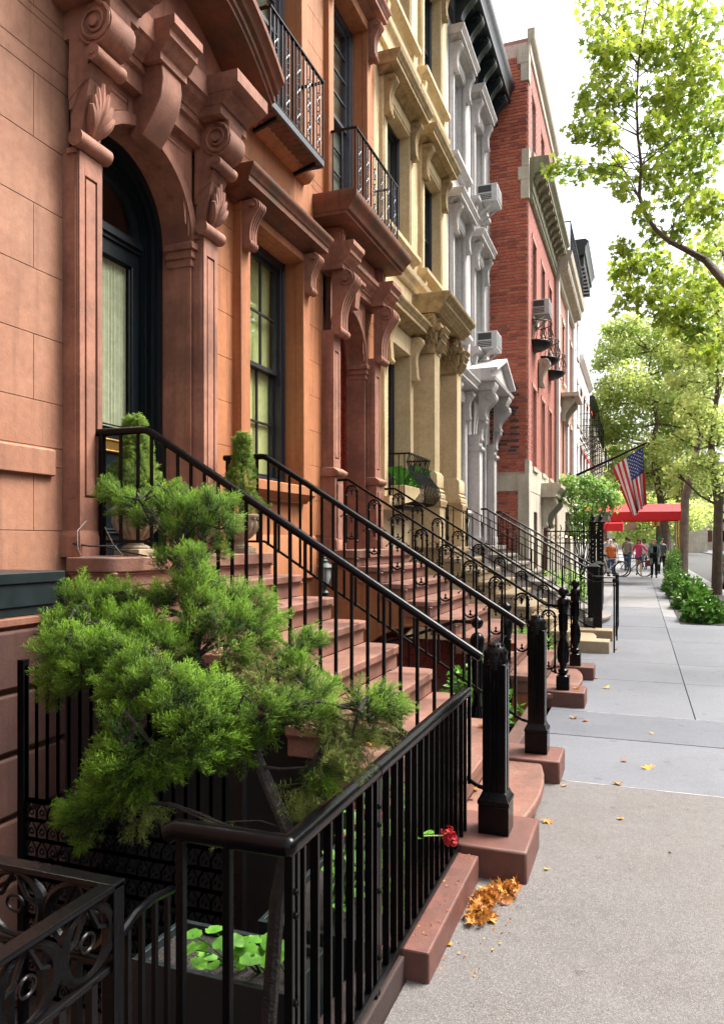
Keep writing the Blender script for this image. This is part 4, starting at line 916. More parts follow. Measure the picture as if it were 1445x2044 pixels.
gs.build('ground_storey_stone', CREM, h, 0, 0)
for a, b in wins:
    window(h, BX, a, b, 3.35, 5.25, WSAS, 1, 1, BLNW, rec=.1, pane=False); window(h, BX, a, b, 6.9, 8.75, SASH, 1, 1, BLNG, rec=.08, pane=False); window(h, BX, a, b, 10.75, 12.2, WSAS, 1, 1, BLNG, rec=.1, pane=False)
    for z1, mm in ((5.25, BRKF), (8.75, BRKF)):
        MB().box(BX, BX + .03, a - .08, b + .08, z1, z1 + .10).build('window_head', mm, h, .004, 0)
        for q in (a - .08, b): MB().box(BX, BX + .024, q, q + .08, z1 - 1.9, z1).build('window_jamb', BRKP2, h, .004, 0)
    for z0 in (3.35, 6.9, 10.75): MB().box(BX, BX + .07, a - .08, b + .08, z0 - .1, z0).build('window_sill', CREM, h, .006, 0)
console(h, CREM, BX + .03, 19.0, 19.25, 6.15, 5.45, .26, .12, .11, .05, 2, .01)
window(h, BX, 18.12, 18.75, .7, 2.3, SASH, 2, 4, None, rec=.08, pane=False); MB().box(BX - .25, BX - .2, 20.0, 20.95, 0, 2.3).build('door', DOOR, h, 0, 0)
for y in (19.62, 21.05): console(h, CREM, BX + .02, y, y + .22, 2.72, 1.95, .38, .14, .13, .06, 2, .01)
MB().moulding([(.36, 2.72), (.40, 2.75), (.40, 2.82)] + cyma(.42, 2.84, .50, 2.94) + [(.52, 2.96), (.52, 3.04), (.4, 3.08)], BX, 19.5, 21.4, .1).build('door_hood', CREM, h)
MB().moulding([(.03, 9.42), (.06, 9.44), (.06, 9.62), (.10, 9.64), (.10, 9.9), (.14, 9.92), (.14, 10.0), (.36, 10.06), (.36, 10.18)] + cyma(.37, 10.18, .46, 10.30) + [(.46, 10.36), (.3, 10.38)], BX, 17.36, 22.78, 0).build('bracketed_cornice', MOSS, h)
for i in range(11): MB().prism([(BX + .1, 10.04), (BX + .34, 10.04), (BX + .34, 9.98), (BX + .22, 9.93), (BX + .16, 9.84), (BX + .1, 9.82)], 17.44 + .49 * i, 17.63 + .49 * i, 'y').build('bracket', MOSS, h, .006)
for i in range(44): pass
fl = MB()
for i in range(90): fl.box(BX + .06, BX + .085, 17.4 + .06 * i, 17.43 + .06 * i, 9.46, 9.60)
fl.build('dentils', MOSS, h, 0, 0)
MB().moulding([(.02, 12.75), (.05, 12.78), (.05, 13.0), (.12, 13.05), (.15, 13.12), (.15, 13.28)], BX, 17.3, 22.85, .2).build('parapet_coping', CREM, h)
# ---------------------------------------------------------------- houses further down the row
def far_house(name, label, x, y0, y1, z1, m, wins, floors, sash=WSAS, blind=BLNG, sill=CREM, extra=()):
    h = thing(name, label, 'house'); holes = [(a, b, c, d) for a, b in wins for c, d in floors] + list(extra)
    shell(h, x, y0, y1, -1.2, z1, holes, m)
    for a, b in wins:
        for c, d in floors:
            window(h, x, a, b, c, d, sash, 1, 1, blind, rec=.1, pane=False)
            MB().box(x, x + .06, a - .06, b + .06, c - .09, c).build('window_sill', sill, h, 0, 0); MB().box(x, x + .035, a - .06, b + .06, d, d + .16).build('window_head', sill, h, 0, 0)
    return h
XB = -2.32
h = far_house('brick_house', 'brick house with pale trim, a second floor balcony and a roof terrace railing', XB, 22.87, 28.5, 10.0, BRKF, [(23.3, 23.9), (24.7, 25.35), (26.2, 26.9), (27.6, 28.1)], [(3.3, 5.6), (6.7, 8.6)])
for y in (22.9, 25.85, 28.2): MB().box(XB, XB + .08, y, y + .25, 2.9, 9.5).build('pilaster', WHIT, h, 0, 0)
MB().moulding([(.04, 9.35), (.1, 9.4), (.1, 9.6), (.16, 9.64), (.34, 9.8), (.34, 9.95), (.42, 10.02), (.46, 10.2), (.3, 10.25)], XB, 22.87, 28.5, 0).build('roof_cornice', CREM, h)
d_ = MB()
for i in range(27): d_.box(XB + .14, XB + .33, 23.0 + .205 * i, 23.08 + .205 * i, 9.66, 9.79)
d_.build('dentils', CREM, h, 0, 0)
MB().box(XB, XB + .03, 22.87, 28.5, -.3, 2.85).build('ground_storey_stone', CREM, h, 0, 0)
MB().box(XB, XB + .09, 22.87, 28.5, 2.85, 3.1).build('stone_band', CREM, h, .01, 0)
MB().box(XB - .9, XB - .4, 22.9, 28.4, 10.0, 13.0).build('attic_wall', BRKF, h, 0, 0)
MB().moulding([(.02, 12.7), (.12, 12.9), (.16, 13.05), (.1, 13.1)], XB - .4, 22.9, 28.4, 0).build('attic_cornice', CREM, h)
rl = MB(); rl.bar((XB + .40, 22.95, 11.1), (XB + .40, 28.4, 11.1), .03)
for i in range(46): rl.bar((XB + .40, 22.95 + .12 * i, 10.25), (XB + .40, 22.95 + .12 * i, 11.1), .016)
rl.bar((XB + .4, 22.95, 11.1), (XB - .4, 22.95, 11.1), .03); rl.build('terrace_railing', IRNS, h, 0, 0)
console(h, CREM, XB, 24.4, 24.6, 6.15, 5.4, .4, .12, .1, .05); console(h, CREM, XB, 25.6, 25.8, 6.15, 5.4, .4, .12, .1, .05)
MB().box(XB, XB + .55, 24.2, 26.0, 6.15, 6.28).build('balcony_slab', CREM, h, .01, 0)
h = far_house('mansard_house', 'narrow pale house under a dark bracketed mansard cornice', -2.36, 28.52, 32.6, 11.2, WHIT, [(29.2, 29.8), (31.2, 31.8)], [(3.4, 5.4), (6.3, 8.0), (9.0, 10.4)])
MB().moulding([(.05, 11.2), (.10, 11.3), (.14, 12.0), (.5, 12.2), (.5, 12.4), (.62, 12.6), (.5, 12.7)], -2.36, 28.52, 32.6, 0).build('roof_cornice', GRNM, h)
for i in range(9): MB().box(-2.3, -1.92, 28.7 + .44 * i, 28.92 + .44 * i, 11.75, 12.15).build('cornice_bracket', GRNM, h, 0, 0)
W7 = [(33.3, 34.2), (35.3, 36.2), (37.3, 38.2)]
h = far_house('white_house', 'white rendered house with red window awnings and black fire escape balconies', -2.38, 32.6, 39.6, 9.4, WHIT, W7, [(3.6, 5.4), (6.4, 8.0)], SASH)
MB().moulding([(.05, 9.1), (.2, 9.3), (.2, 9.45)], -2.38, 32.6, 39.6, 0).build('roof_cornice', WHIT, h)
for a, b in W7:
    for z in (5.45, 8.05):
        m_ = MB(); m_.add([(-2.37, a - .1, z + .25), (-2.37, b + .1, z + .25), (-2.16, b + .1, z - .2), (-2.16, a - .1, z - .2), (-2.16, b + .1, z - .32), (-2.16, a - .1, z - .32)], [(0, 1, 2, 3), (3, 2, 4, 5), ])
        m_.build('awning', REDC, h, 0, 0)
def fire_balcony(parent, x, y0, y1, z, hgt=1.0, pr=.75, name='fire_escape_balcony'):
    m_ = MB()
    for q in range(int(pr / .09) + 1): m_.bar((x + .02 + q * .09, y0, z), (x + .02 + q * .09, y1, z), .03, .02)
    for q in range(int((y1 - y0) / .13) + 1): m_.bar((x + pr, y0 + q * .13, z), (x + pr, y0 + q * .13, z + hgt), .016)
    for y in (y0, y1):
        for q in range(6): m_.bar((x + pr * q / 5, y, z), (x + pr * q / 5, y, z + hgt), .016)
        m_.bar((x, y, z + hgt), (x + pr, y, z + hgt), .025); m_.bar((x, y, z + hgt / 2), (x + pr, y, z + hgt / 2), .018); m_.bar((x, y, z - .4), (x + pr, y, z), .03)
    m_.bar((x + pr, y0, z + hgt), (x + pr, y1, z + hgt), .028); m_.bar((x + pr, y0, z + hgt / 2), (x + pr, y1, z + hgt / 2), .02)
    return m_.build(name, IRNS, parent, 0, 0)
for a, b in W7: fire_balcony(h, -2.38, a - .3, b + .3, 6.0)
for a, b in W7[:2]: fire_balcony(h, -2.38, a - .3, b + .3, 3.3, .9, .4, 'window_balcony')
h = far_house('apartment_building', 'grey and cream apartment building with fire escapes and dark awning near the corner', -2.5, 39.62, 58, 8.9, CREM, [(41 + 2.6 * i, 42.2 + 2.6 * i) for i in range(6)], [(3.2, 4.9), (6.0, 7.7)], SASH)
for i in range(3): fire_balcony(h, -2.5, 42.5 + 4 * i, 44.7 + 4 * i, 5.7); fire_balcony(h, -2.5, 42.5 + 4 * i, 44.7 + 4 * i, 2.9)
MB().moulding([(.05, 8.5), (.3, 8.75), (.4, 8.9), (.3, 9.0)], -2.5, 39.62, 58, 0).build('roof_cornice', GRNM, h)
h = far_house('apartment_tower', 'tall pale apartment tower rising faintly beyond the end of the row', -14, 92, 116, 52, WHIT, [(93.5 + 3 * i, 95.0 + 3 * i) for i in range(7)], [(4 + 3.6 * j, 5.8 + 3.6 * j) for j in range(12)])
nf = MB()
for j in range(12):
    for i in range(4): nf.box(-22 + 2.0 * i, -20.8 + 2 * i, 91.9, 91.99, 4 + 3.6 * j, 5.8 + 3.6 * j)
nf.build('window', GLD, h, 0, 0)
for (x, y0, y1, z, m_, lab) in ((-4, 80, 90, 7.5, BRKF, 'low brick corner building across the side street'), (9.5, 122, 136, 11, CREM, 'cream building closing the far end of the avenue')):
    far_house('corner_building', lab, x, y0, y1, z, m_, [(y0 + 1.2 + 2.6 * i, y0 + 2.4 + 2.6 * i) for i in range(int((y1 - y0 - 2) / 2.6))], [(3.4, 5.2)])
fr_ = thing('far_building_row', 'long low cream building row closing the street far behind the crossing', 'building')
MB().box(-30, 60, 150, 160, -1.2, 16).build('wall', CREM, fr_, 0, 0)
for j in range(4):
    for i in range(24): MB().box(-20 + 2.6 * i, -18.8 + 2.6 * i, 149.9, 149.99, 1.5 + 3.5 * j, 3.5 + 3.5 * j).build('window', GLD, fr_, 0, 0)
# opposite side of the street (seen in the panes, shades the pavement)
OPB = mat('opposite_brick', (.50, .20, .10), (.42, .16, .09), scale=2, bump=.2)
def opposite(label, y0, y1, z1, m):
    h = thing('opposite_house', label, 'house'); X = 12.3
    n = max(2, int((y1 - y0) / 2.4)); 
    mb = MB().box(X, X + 9, y0 + .01, y1 - .01, -1.2, z1); mb.build('wall', m, h, 0, 0)
    pitch = (y1 - y0) / n
    for j in range(int(z1 / 3.2)):
        for i in range(n):
            yc = y0 + pitch * (i + .5); f = MB(); z = 1.3 + 3.2 * j
            f.box(X - .07, X - .002, yc - .62, yc + .62, z - .1, z); f.box(X - .07, X - .002, yc - .62, yc + .62, z + 1.9, z + 2.05); f.box(X - .05, X - .002, yc - .55, yc + .55, z + 1.86, z + 1.9)
            f.box(X - .05, X - .002, yc - .55, yc - .5, z, z + 1.86); f.box(X - .05, X - .002, yc + .5, yc + .55, z, z + 1.86); f.box(X - .04, X - .002, yc - .5, yc + .5, z + .9, z + .95)
            w_ = f.build('window', CREM, h, 0, 0); MB().box(X - .02, X - .004, yc - .5, yc + .5, z, z + 1.86).build('pane', GLD, w_, 0, 0)
    MB().box(X - .5, X, y0, y1, z1 - .5, z1).build('roof_cornice', HOOD, h, 0, 0)
for lab, a, b, z, m_ in (('terracotta house across the street left of the brick one', -8, 4, 9, OPB), ('brick house across the street', 4, 16, 11, BRKF), ('orange rendered house across the street', 16, 27, 9.5, OPB),
                         ('pale house across the street', 27, 38, 10, CREM), ('brick house across the street near its end', 38, 54, 10, OPB)): opposite(lab, a, b, z, m_)
nb = thing('brownstone_house', 'brownstone house just behind the camera beside the pinkish one', 'house')
shell(nb, WX - .01, -8, 1.38, -1.2, 12.0, [], PINK)
# ---------------------------------------------------------------- stoops and railings
G = 'front stoops of the row'
stoop('pinkish stoop with nine steps up to the dark green arched door', 3.5, 5.45, .125, -.88, .27, .1725, 8, STEP, G, AREA, plinths=((3.52, 3.99, -.49, .15), (5.05, 5.42, -.49, .15)), curve_out=.34, niche=ROOM)  # near-black recess wall and dark side walls carry the shade under the stoop
stoop('second stoop, orange side wall with an arched recess, leading up to the mahogany door', 7.3, 9.22, .125, -.90, .262, .1725, 8, STEP, G, ORNG, plinths=((7.42, 7.80, -.49, .15), (8.95, 9.28, -.49, .15)), curve_out=.33, niche=MAHO)
YS = mat('limestone_step', (.56, .44, .28), (.46, .35, .21), scale=3, bump=.4, rough=.6, dirt=(.25, .19, .11), dirt_amt=.5)
stoop('yellow limestone stoop below the carved portal', 11.1, 12.85, .125, -.92, .262, .1725, 8, YS, G, YELL, plinths=((11.15, 11.5, -.40, .17), (12.55, 12.9, -.40, .17)), pm=YS, curve_out=.30, arch=False, sx=WX + .08)
stoop('grey stone stoop with a rounded bottom step in front of the gabled door', 14.8, 17.0, .125, -.95, .262, .1725, 8, GSTP, G, GREY, pm=GSTP, curve_out=.42, arch=False)
GR = 'black iron stair railings'
t = plain_railing('thick round black handrail on the near side of the first stoop', 3.75, -2.763, -.75, 2.267, 1.012, -3.127, None, GR)
square_newel(t, -.675, 3.75, .15, 1.09)
t = plain_railing('thick round black handrail on the far side of the first stoop', 5.25, -2.763, -.75, 2.267, 1.012, -3.127, None, GR)
square_newel(t, -.66, 5.25, .15, 1.09)
ornate_railing('black railing with gothic arched balusters on the near side of the second stoop', 7.55, -2.96, -.86, 2.27, .975, 9, -.70, 1.15, GR, .15)
ornate_railing('black railing with gothic arched balusters on the far side of the second stoop', 9.05, -2.91, -.83, 2.27, .975, 9, -.70, 1.15, GR, .15)
for y, lb in ((11.3, 'near'), (12.7, 'far')):
    t = plain_railing('slim scroll ended black railing on the %s side of the yellow stoop' % lb, y, -2.74, -.66, 2.15, 1.02, -2.95, None, GR, hr=.018, bw=.013, gap=.68, n=14, top_post=False, curl=True, thin=True, endrun=.30)
    MB().lathe(-.34, y, [(.012, 0), (.012, .95), (.02, .96), (.02, .98), (.01, .99), (.022, 1.01), (.028, 1.035), (.02, 1.06), (.004, 1.07)], 10).build('newel_post', IRNS, t)
    MB().lathe(-2.78, y, [(.014, 1.5), (.014, 1.6), (.026, 1.65), (.014, 1.7), (.014, 1.9), (.026, 1.95), (.014, 2.0), (.014, 2.16)], 10).build('end_post', IRNS, t)
for y, lb in ((15.05, 'near'), (16.75, 'far')):
    t = plain_railing('slim black railing on the %s side of the grey stoop' % lb, y, -2.9, -.85, 2.25, 1.02, -3.1, None, GR, hr=.02, bw=.014, gap=.70, n=17, top_post=False)
    MB().box(-.93, -.73, y - .1, y + .1, 0, 1.08).lathe(-.83, y, [(.12, 1.08), (.125, 1.11), (.06, 1.15), (.01, 1.17)], 4, True).build('newel_post', IRNS, t, .008, 0)
# low fence on the far end of the yellow stoop: curved return of bars
t = thing('areaway_fence', 'slim black iron fence curving round the foot of the yellow stoop', 'fence')
m_ = MB(); m_.bar((-.36, 12.7, 1.0), (-.36, 14.6, 1.0), .03, .015); m_.bar((-.36, 12.7, .22), (-.36, 14.6, .22), .02, .012); m_.bar((-.36, 14.6, 1.0), (-.8, 15.0, 1.0), .03, .015); m_.build('rail', IRNS, t, 0, 0)
bs = MB().box(-.007, .007, -.007, .007, .05, 1.0).mesh('baluster', IRNS, 0)
for i in range(15): put('baluster', bs, t).location = (-.36, 12.85 + .12 * i, 0)
t = thing('iron_box_post', 'tall square black iron box post between the yellow and grey stoops', 'post')
MB().box(-.72, -.58, 12.93, 13.09, 0, .98).box(-.74, -.56, 12.91, 13.11, .98, 1.02).build('box', IRNS, t, .01, 0); MB().box(-.69, -.61, 12.925, 12.95, .15, .85).build('panel', IRNS, t, .005, 0)
# ---------------------------------------------------------------- areaway of house 1: kerb, fence, gate, planters
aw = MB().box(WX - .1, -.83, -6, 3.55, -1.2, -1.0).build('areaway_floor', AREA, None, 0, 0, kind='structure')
MB().box(-.84, -.71, 2.607, 3.50, -.4, .115).build('areaway_kerb', PLNT, None, .008, 0, label='low brownstone kerb under the nearest black fence', cat='kerb')
MB().box(-.95, -.80, -6, 2.607, -1.0, .09).build('areaway_retaining_wall', AREA, None, .006, 0, label='shade-darkened brownstone wall edging the sunken area in front', cat='wall')
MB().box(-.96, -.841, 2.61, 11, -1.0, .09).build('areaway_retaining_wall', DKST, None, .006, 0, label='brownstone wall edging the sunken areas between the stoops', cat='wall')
MB().box(WX - .1, -.96, 5.5, 7.3, -1.2, -.35).build('areaway_floor', SLB[0], None, 0, 0, kind='structure')
MB().box(WX - .1, -.8, 9.3, 11.1, -.8, -.05).build('areaway_floor', SLB[0], None, 0, 0, kind='structure')
MB().box(WX - .1, -.8, 12.9, 14.8, -.8, -.05).build('areaway_floor', SLB[0], None, 0, 0, kind='structure')
MB().box(WX - .1, -.8, 17.0, 80, -.8, -.05).build('front_court', SLB[2], None, 0, 0, kind='structure')
fx = -.82; zr = .84
t = thing('areaway_fence', 'near black iron fence with a thick round rail around the juniper', 'fence')
hr = MB(); hr.tube([(fx, 1.68, zr), (fx, 2.335, zr)], .0275, 16); hr.build('handrail', IRON, t)
MB().tube([(fx, 2.338, zr), (fx, 3.73, zr)], .0275, 16).build('handrail', IRON, t)
MB().tube([(fx, 2.325, zr), (fx, 2.35, zr)], .029, 16).build('rail_sleeve', IRON, t)
MB().tube([(-1.17, 1.68, zr - .015), (-1.14, 1.68, zr), (fx, 1.68, zr)], .0275, 16).build('handrail', IRON, t)
MB().ball((fx, 1.68, zr), .0275, 16, 10).build('rail_elbow', IRON, t)
MB().bar((fx, 1.7, .13), (fx, 3.52, .13), .036, .012).bar((fx + .014, 1.7, .137), (fx + .014, 3.52, .137), .006, .016).build('bottom_bar', IRNS, t, 0, 0)
MB().bar((-1.13, 1.68, .13), (fx, 1.68, .13), .03, .012).build('bottom_bar', IRNS, t, 0, 0)
bb = MB().box(-.012, .012, -.0065, .0065, .136, zr - .02).mesh('baluster', IRON, 0)
for i in range(21):
    y = 1.76 + .0862 * i; o = put('baluster', bb, t, .0015, 1); o.location = (fx + random.uniform(-.001, .001), y, 0); o.rotation_euler = (random.uniform(-.003, .003), random.uniform(-.002, .002), 0)
for y in (3.60, 3.68): put('baluster', bb, t, .0015, 1).location = (fx, y, 0)
for y in (1.69, 1.72, 2.33, 2.352, 3.5):
    MB().box(fx - .012, fx + .012, y - .008, y + .008, .0 if y < 3 else .1, zr - .02).build('post', IRON, t, .002, 0)
for y in (1.70, 2.34):
    for z in (.22, .44, .66, .72): MB().ball((fx + .014, y, z), .009, 8, 6).build('bolt', IRON, t)
for x in (-1.13, -.99): MB().box(x - .011, x + .011, 1.669, 1.691, -.2, zr - .02).build('post', IRON, t, .002, 0)
def scroll_panel(mb, p, q, z0, z1, n):
    """pierced cast panel between two points: rings and crossing tendrils"""
    p, q = Vector(p), Vector(q); d = (q - p) / n; hgt = z1 - z0
    for i in range(n):
        c = p + d * (i + .5); w_ = d.length
        for sg in (-1, 1):
            pts = [c + d * (.5 * sg * math.cos(a)) * .92 + Vector((0, 0, z0 + hgt * (.5 + .46 * math.sin(a) * (1 if sg > 0 else -1)))) for a in [PI * k / 10 - PI / 2 for k in range(11)]]
            mb.tube([Vector((v.x, v.y, v.z - 0)) for v in pts], [.006 + .011 * math.sin(PI * k / 10) ** 2 for k in range(11)], 6)
        mb.tube([c + d * .13 * math.cos(a) + Vector((0, 0, z0 + hgt * (.5 + .12 * math.sin(a)))) for a in [2 * PI * k / 12 for k in range(13)]], .004, 6)
        for sg in (-1, 1): mb.tube([c + d * .5 * sg + Vector((0, 0, z0 + hgt * .5)), c + d * .2 * sg + Vector((0, 0, z0 + hgt * .62)), c + Vector((0, 0, z1))], .006, 5)
    return mb
t = thing('scrollwork_fence', 'ornate cast iron fence with pierced scroll band in the bottom left corner', 'fence')
A, B, C_ = (-2.6, 1.37, 0), (-1.10, 1.37, 0), (-1.10, .2, 0)
MB().bar((A[0], A[1], .835), (B[0] + .018, B[1], .835), .04, .014).build('top_rail', IRON, t, .003, 0)
MB().bar((B[0], B[1] - .021, .835), (C_[0], C_[1], .835), .04, .014).build('top_rail', IRON, t, .003, 0)
MB().bar((A[0], A[1], .655), (B[0], B[1], .655), .018, .014).bar((B[0], B[1], .655), (C_[0], C_[1], .655), .018, .014).build('middle_rail', IRNS, t, .002, 0)
scroll_panel(MB(), A, B, .665, .825, 8).build('scroll_panel', IRND, t); scroll_panel(MB(), B, C_, .665, .825, 7).build('scroll_panel', IRND, t)
bq = MB().box(-.009, .009, -.009, .009, -.9, .655).mesh('baluster', IRNS, 0)
for i in range(12): put('baluster', bq, t).location = (B[0], 1.30 - .095 * i, 0)
for i in range(14): put('baluster', bq, t).location = (-1.2 - .1 * i, 1.37, 0)
MB().box(-1.118, -1.082, 1.352, 1.388, -.95, .84).build('corner_post', IRON, t, .003, 0)
t = thing('area_gate', 'low black iron gate with an arched top bar between the two near fences', 'gate')
MB().tube([(-1.105, 1.395, .70), (-1.11, 1.46, .722), (-1.12, 1.54, .722), (-1.13, 1.64, .70)], .011, 8).build('top_bar', IRON, t)
for i in range(4): MB().bar((-1.107 - .006 * i, 1.43 + .06 * i, -.9), (-1.107 - .006 * i, 1.43 + .06 * i, .715), .012).build('baluster', IRNS, t)
# ornate basement gate under the stoop
t = thing('basement_gate', 'dark ornate wrought iron gate screen under the first stoop', 'gate')
g = MB()
def gothic_row(g, x0, x1, y, z, h_, n):
    w_ = (x1 - x0) / n
    for i in range(n):
        c = x0 + (i + .5) * w_
        for s_ in (-1, 1): g.tube([(c + s_ * w_ * .48, y, z), (c + s_ * w_ * .46, y, z + h_ * .5), (c, y, z + h_)], .006, 4)
        g.tube([(c + w_ * .2 * math.cos(a), y, z + h_ * .42 + w_ * .2 * math.sin(a)) for a in [2 * PI * k / 8 for k in range(9)]], .005, 4)
    g.bar((x0, y, z), (x1, y, z), .014)
for j in range(10): gothic_row(g, -3.0, -1.75, 3.05, -.75 + .10 * j, .10, 18)
g.bar((-3.0, 3.05, .25), (-1.75, 3.05, .25), .02)
for i in range(19): g.bar((-3.0 + 1.25 * i / 18, 3.05, .25), (-3.0 + 1.25 * i / 18, 3.05, .95), .012); g.build('grille', IRNS, t)
for x in (-3.02, -1.73): MB().box(x - .02, x + .02, 3.03, 3.07, -1, .98).build('post', IRNS, t)
# green slotted header box at the basement window
t = thing('slotted_box', 'dark green slotted metal box fixed under the wall band at the left edge', 'vent')
b_ = MB(); b_.box(-3.24, -2.70, 2.4, 3.0, 1.40, 1.452); b_.box(-3.24, -2.72, 2.42, 2.98, 1.245, 1.29); b_.box(-2.74, -2.71, 2.4, 2.985, 1.29, 1.40)
for i in range(9): b_.box(-3.2 + .06 * i, -3.165 + .06 * i, 2.975, 2.99, 1.29, 1.40)
b_.box(-3.22, -2.76, 2.80, 2.83, 1.29, 1.40)
b_.build('frame', GRNM, t, .004, 0)
# balustrade fence with ball posts in front of house 2
t = thing('areaway_fence', 'black iron fence with ball topped posts between the first and second stoop', 'fence')
for x, y, z in ((-1.2, 5.85, 1.0), (-1.17, 7.05, 1.02)):
    p = MB(); ball_post(p, x, y, -.3, z, .05); p.build('post', IRON, t)
m_ = MB(); m_.bar((-1.2, 5.85, .72), (-1.17, 7.05, .72), .03, .014); m_.bar((-1.2, 5.85, .05), (-1.17, 7.05, .05), .02, .012); m_.build('rail', IRNS, t, 0, 0)
bq = MB().box(-.007, .007, -.007, .007, .05, .72).mesh('baluster', IRNS, 0)
for i in range(9): put('baluster', bq, t).location = (-1.19, 5.97 + .12 * i, 0)
t = thing('basement_handrail', 'curving black iron handrail down to the basement of the orange house', 'handrail')
MB().tube([(-2.9, 6.9, .55), (-2.3, 6.75, .62), (-1.9, 6.6, .75), (-1.5, 6.4, .90), (-1.25, 6.1, .93)], .016, 10).build('rail', IRON, t)
for x, y, z in ((-2.7, 6.85, .57), (-2.0, 6.64, .70), (-1.4, 6.3, .9)): MB().bar((x, y, -.3), (x, y, z), .014).build('post', IRNS, t)
def lantern(label, x, y, z):
    t = thing('lantern', label, 'lamp', (x, y, z)); m_ = mat('verdigris_iron', (.05, .08, .075), (.03, .05, .05), rough=.5)
    MB().lathe(0, 0, [(.035, 0), (.04, .01), (.018, .03), (.02, .06), (.045, .075), (.05, .085)], 12).build('foot', m_, t)
    f = MB()
    for k in range(6): a = 2 * PI * k / 6; f.tube([(.045 * math.cos(a), .045 * math.sin(a), .085), (.066 * math.cos(a), .066 * math.sin(a), .15), (.06 * math.cos(a), .06 * math.sin(a), .235)], .005, 5)
    f.lathe(0, 0, [(.07, .235), (.078, .24), (.06, .265), (.03, .28), (.026, .295), (.035, .30), (.012, .315), (.014, .325), (.003, .335)], 12); f.build('frame', m_, t)
    MB().lathe(0, 0, [(.035, .088), (.055, .15), (.05, .232)], 12).build('glass', mat('frosted_glass', (.5, .52, .5), (.45, .47, .45), rough=.4, bump=0), t)
    MB().box(-.02, .02, -.02, .02, -1.5, 0).build('post', IRNS, t)
lantern('verdigris lantern on a post behind the first stoop railing', -2.70, 6.30, 1.12)
# ---------------------------------------------------------------- balconies
def straight_balcony(label, x0, x1, y0, y1, zf, hgt, deck=True, n=10):
    t = thing('balcony', label, 'balcony', group='black iron balconies under the upper windows')
    if deck:
        MB().bar((x1, y0, zf), (x1, y1, zf), .03, .06).bar((x0, y1, zf), (x1, y1, zf), .03, .06).bar((x0, y0, zf), (x1, y0, zf), .03, .06).build('deck_frame', SLAT, t, .003, 0)
        k = int((y1 - y0) / .085)
        for i in range(k): MB().box(x0 + .02, x1 - .02, y0 + .02 + .085 * i, y0 + .085 + .085 * i, zf - .02, zf - .002).build('deck_slat', HOOD, t)
        for y in (y0 + .2, y1 - .1): MB().bar((x0, y, zf - .10), (x1 - .04, y, zf - .03), .03).build('bracket', IRNS, t)
    zt = zf + hgt
    for p, q in (((x0, y0, zt), (x1 - .018, y0, zt)), ((x1, y0 - .01, zt), (x1, y1 + .01, zt)), ((x0, y1, zt), (x1 - .018, y1, zt))): MB().bar(p, q, .034, .016).build('top_rail', IRNS, t, .002, 0)
    MB().bar((x1, y0, zf + .05), (x1, y1, zf + .05), .02, .012).build('bottom_rail', IRNS, t, .002, 0)
    b1 = MB().box(-.008, .008, -.008, .008, 0, hgt).mesh('baluster', IRNS, 0)
    e = MB()
    for s_ in (-1, 1): e.box(-.005, .005, s_ * .035 - .005, s_ * .035 + .005, 0, hgt - .035)
    e.tube([(0, .035 * math.cos(a), hgt - .035 + .035 * math.sin(a)) for a in [PI * k / 8 for k in range(9)]], .006, 5)
    for zz in (.22, .5, .72):
        for s_ in (-1, 1):
            for u in (-1, 1): e.tube([(0, 0, zz * hgt), (0, s_ * .022, zz * hgt + u * .02), (0, s_ * .034, zz * hgt + u * .045), (0, s_ * .02, zz * hgt + u * .05)], [.009, .007, .006, .005], 6)
        e.ball((0, 0, zz * hgt), .015, 8, 6); e.ball((0, 0, zz * hgt + .06), .010, 6, 5); e.ball((0, 0, zz * hgt - .06), .010, 6, 5)
    em = e.mesh('scrolled_baluster', SLAT)
    k = n
    for i in range(k + 1):
        y = y0 + (y1 - y0) * i / k
        o = put('baluster' if i % 2 == 0 else 'scrolled_baluster', b1 if i % 2 == 0 else em, t); o.location = (x1, y, zf)
    for x in (x0 + .06, (x0 + x1) / 2):
        for y in (y0, y1): put('baluster', b1, t).location = (x, y, zf)
    return t
straight_balcony('black iron balcony with slatted deck under the upper window beside the pediment', WX + .02, -2.96, 5.72, 6.86, 5.36, .82)
straight_balcony('black iron balcony standing on the heavy slab hood', WX + .02, -2.90, 7.62, 9.12, 5.30, .82, False, 12)
t = thing('window_guard', 'bulging black iron window guard with a planted box on the yellow house', 'window guard')
for i in range(14):
    y = 9.62 + i * .08
    MB().tube([(WX + .36, y, 2.78), (WX + .33, y, 2.66), (WX + .37, y, 2.52), (WX + .50, y, 2.36), (WX + .52, y, 2.24), (WX + .43, y, 2.13), (WX + .22, y, 2.08)], .0085, 6).build('bar', IRNS, t)
for y in (9.62, 10.66):
    for k in range(4):
        x = WX + .05 + .08 * k; MB().tube([(x, y, 2.78), (x, y, 2.08)], .007, 6).build('bar', IRNS, t)
MB().bar((WX, 9.62, 2.78), (WX + .37, 9.62, 2.78), .022).bar((WX + .36, 9.61, 2.78), (WX + .36, 10.67, 2.78), .022).bar((WX, 10.66, 2.78), (WX + .37, 10.66, 2.78), .022).build('top_rail', IRNS, t)
MB().box(WX + .02, WX + .26, 9.62, 10.66, 2.03, 2.08).build('floor_plate', IRNS, t)
MB().box(WX + .08, WX + .28, 9.68, 10.62, 2.085, 2.36).build('window_box', YELL, None, .008, 0, label='pale stone planter box inside the bulging window guard', cat='planter')
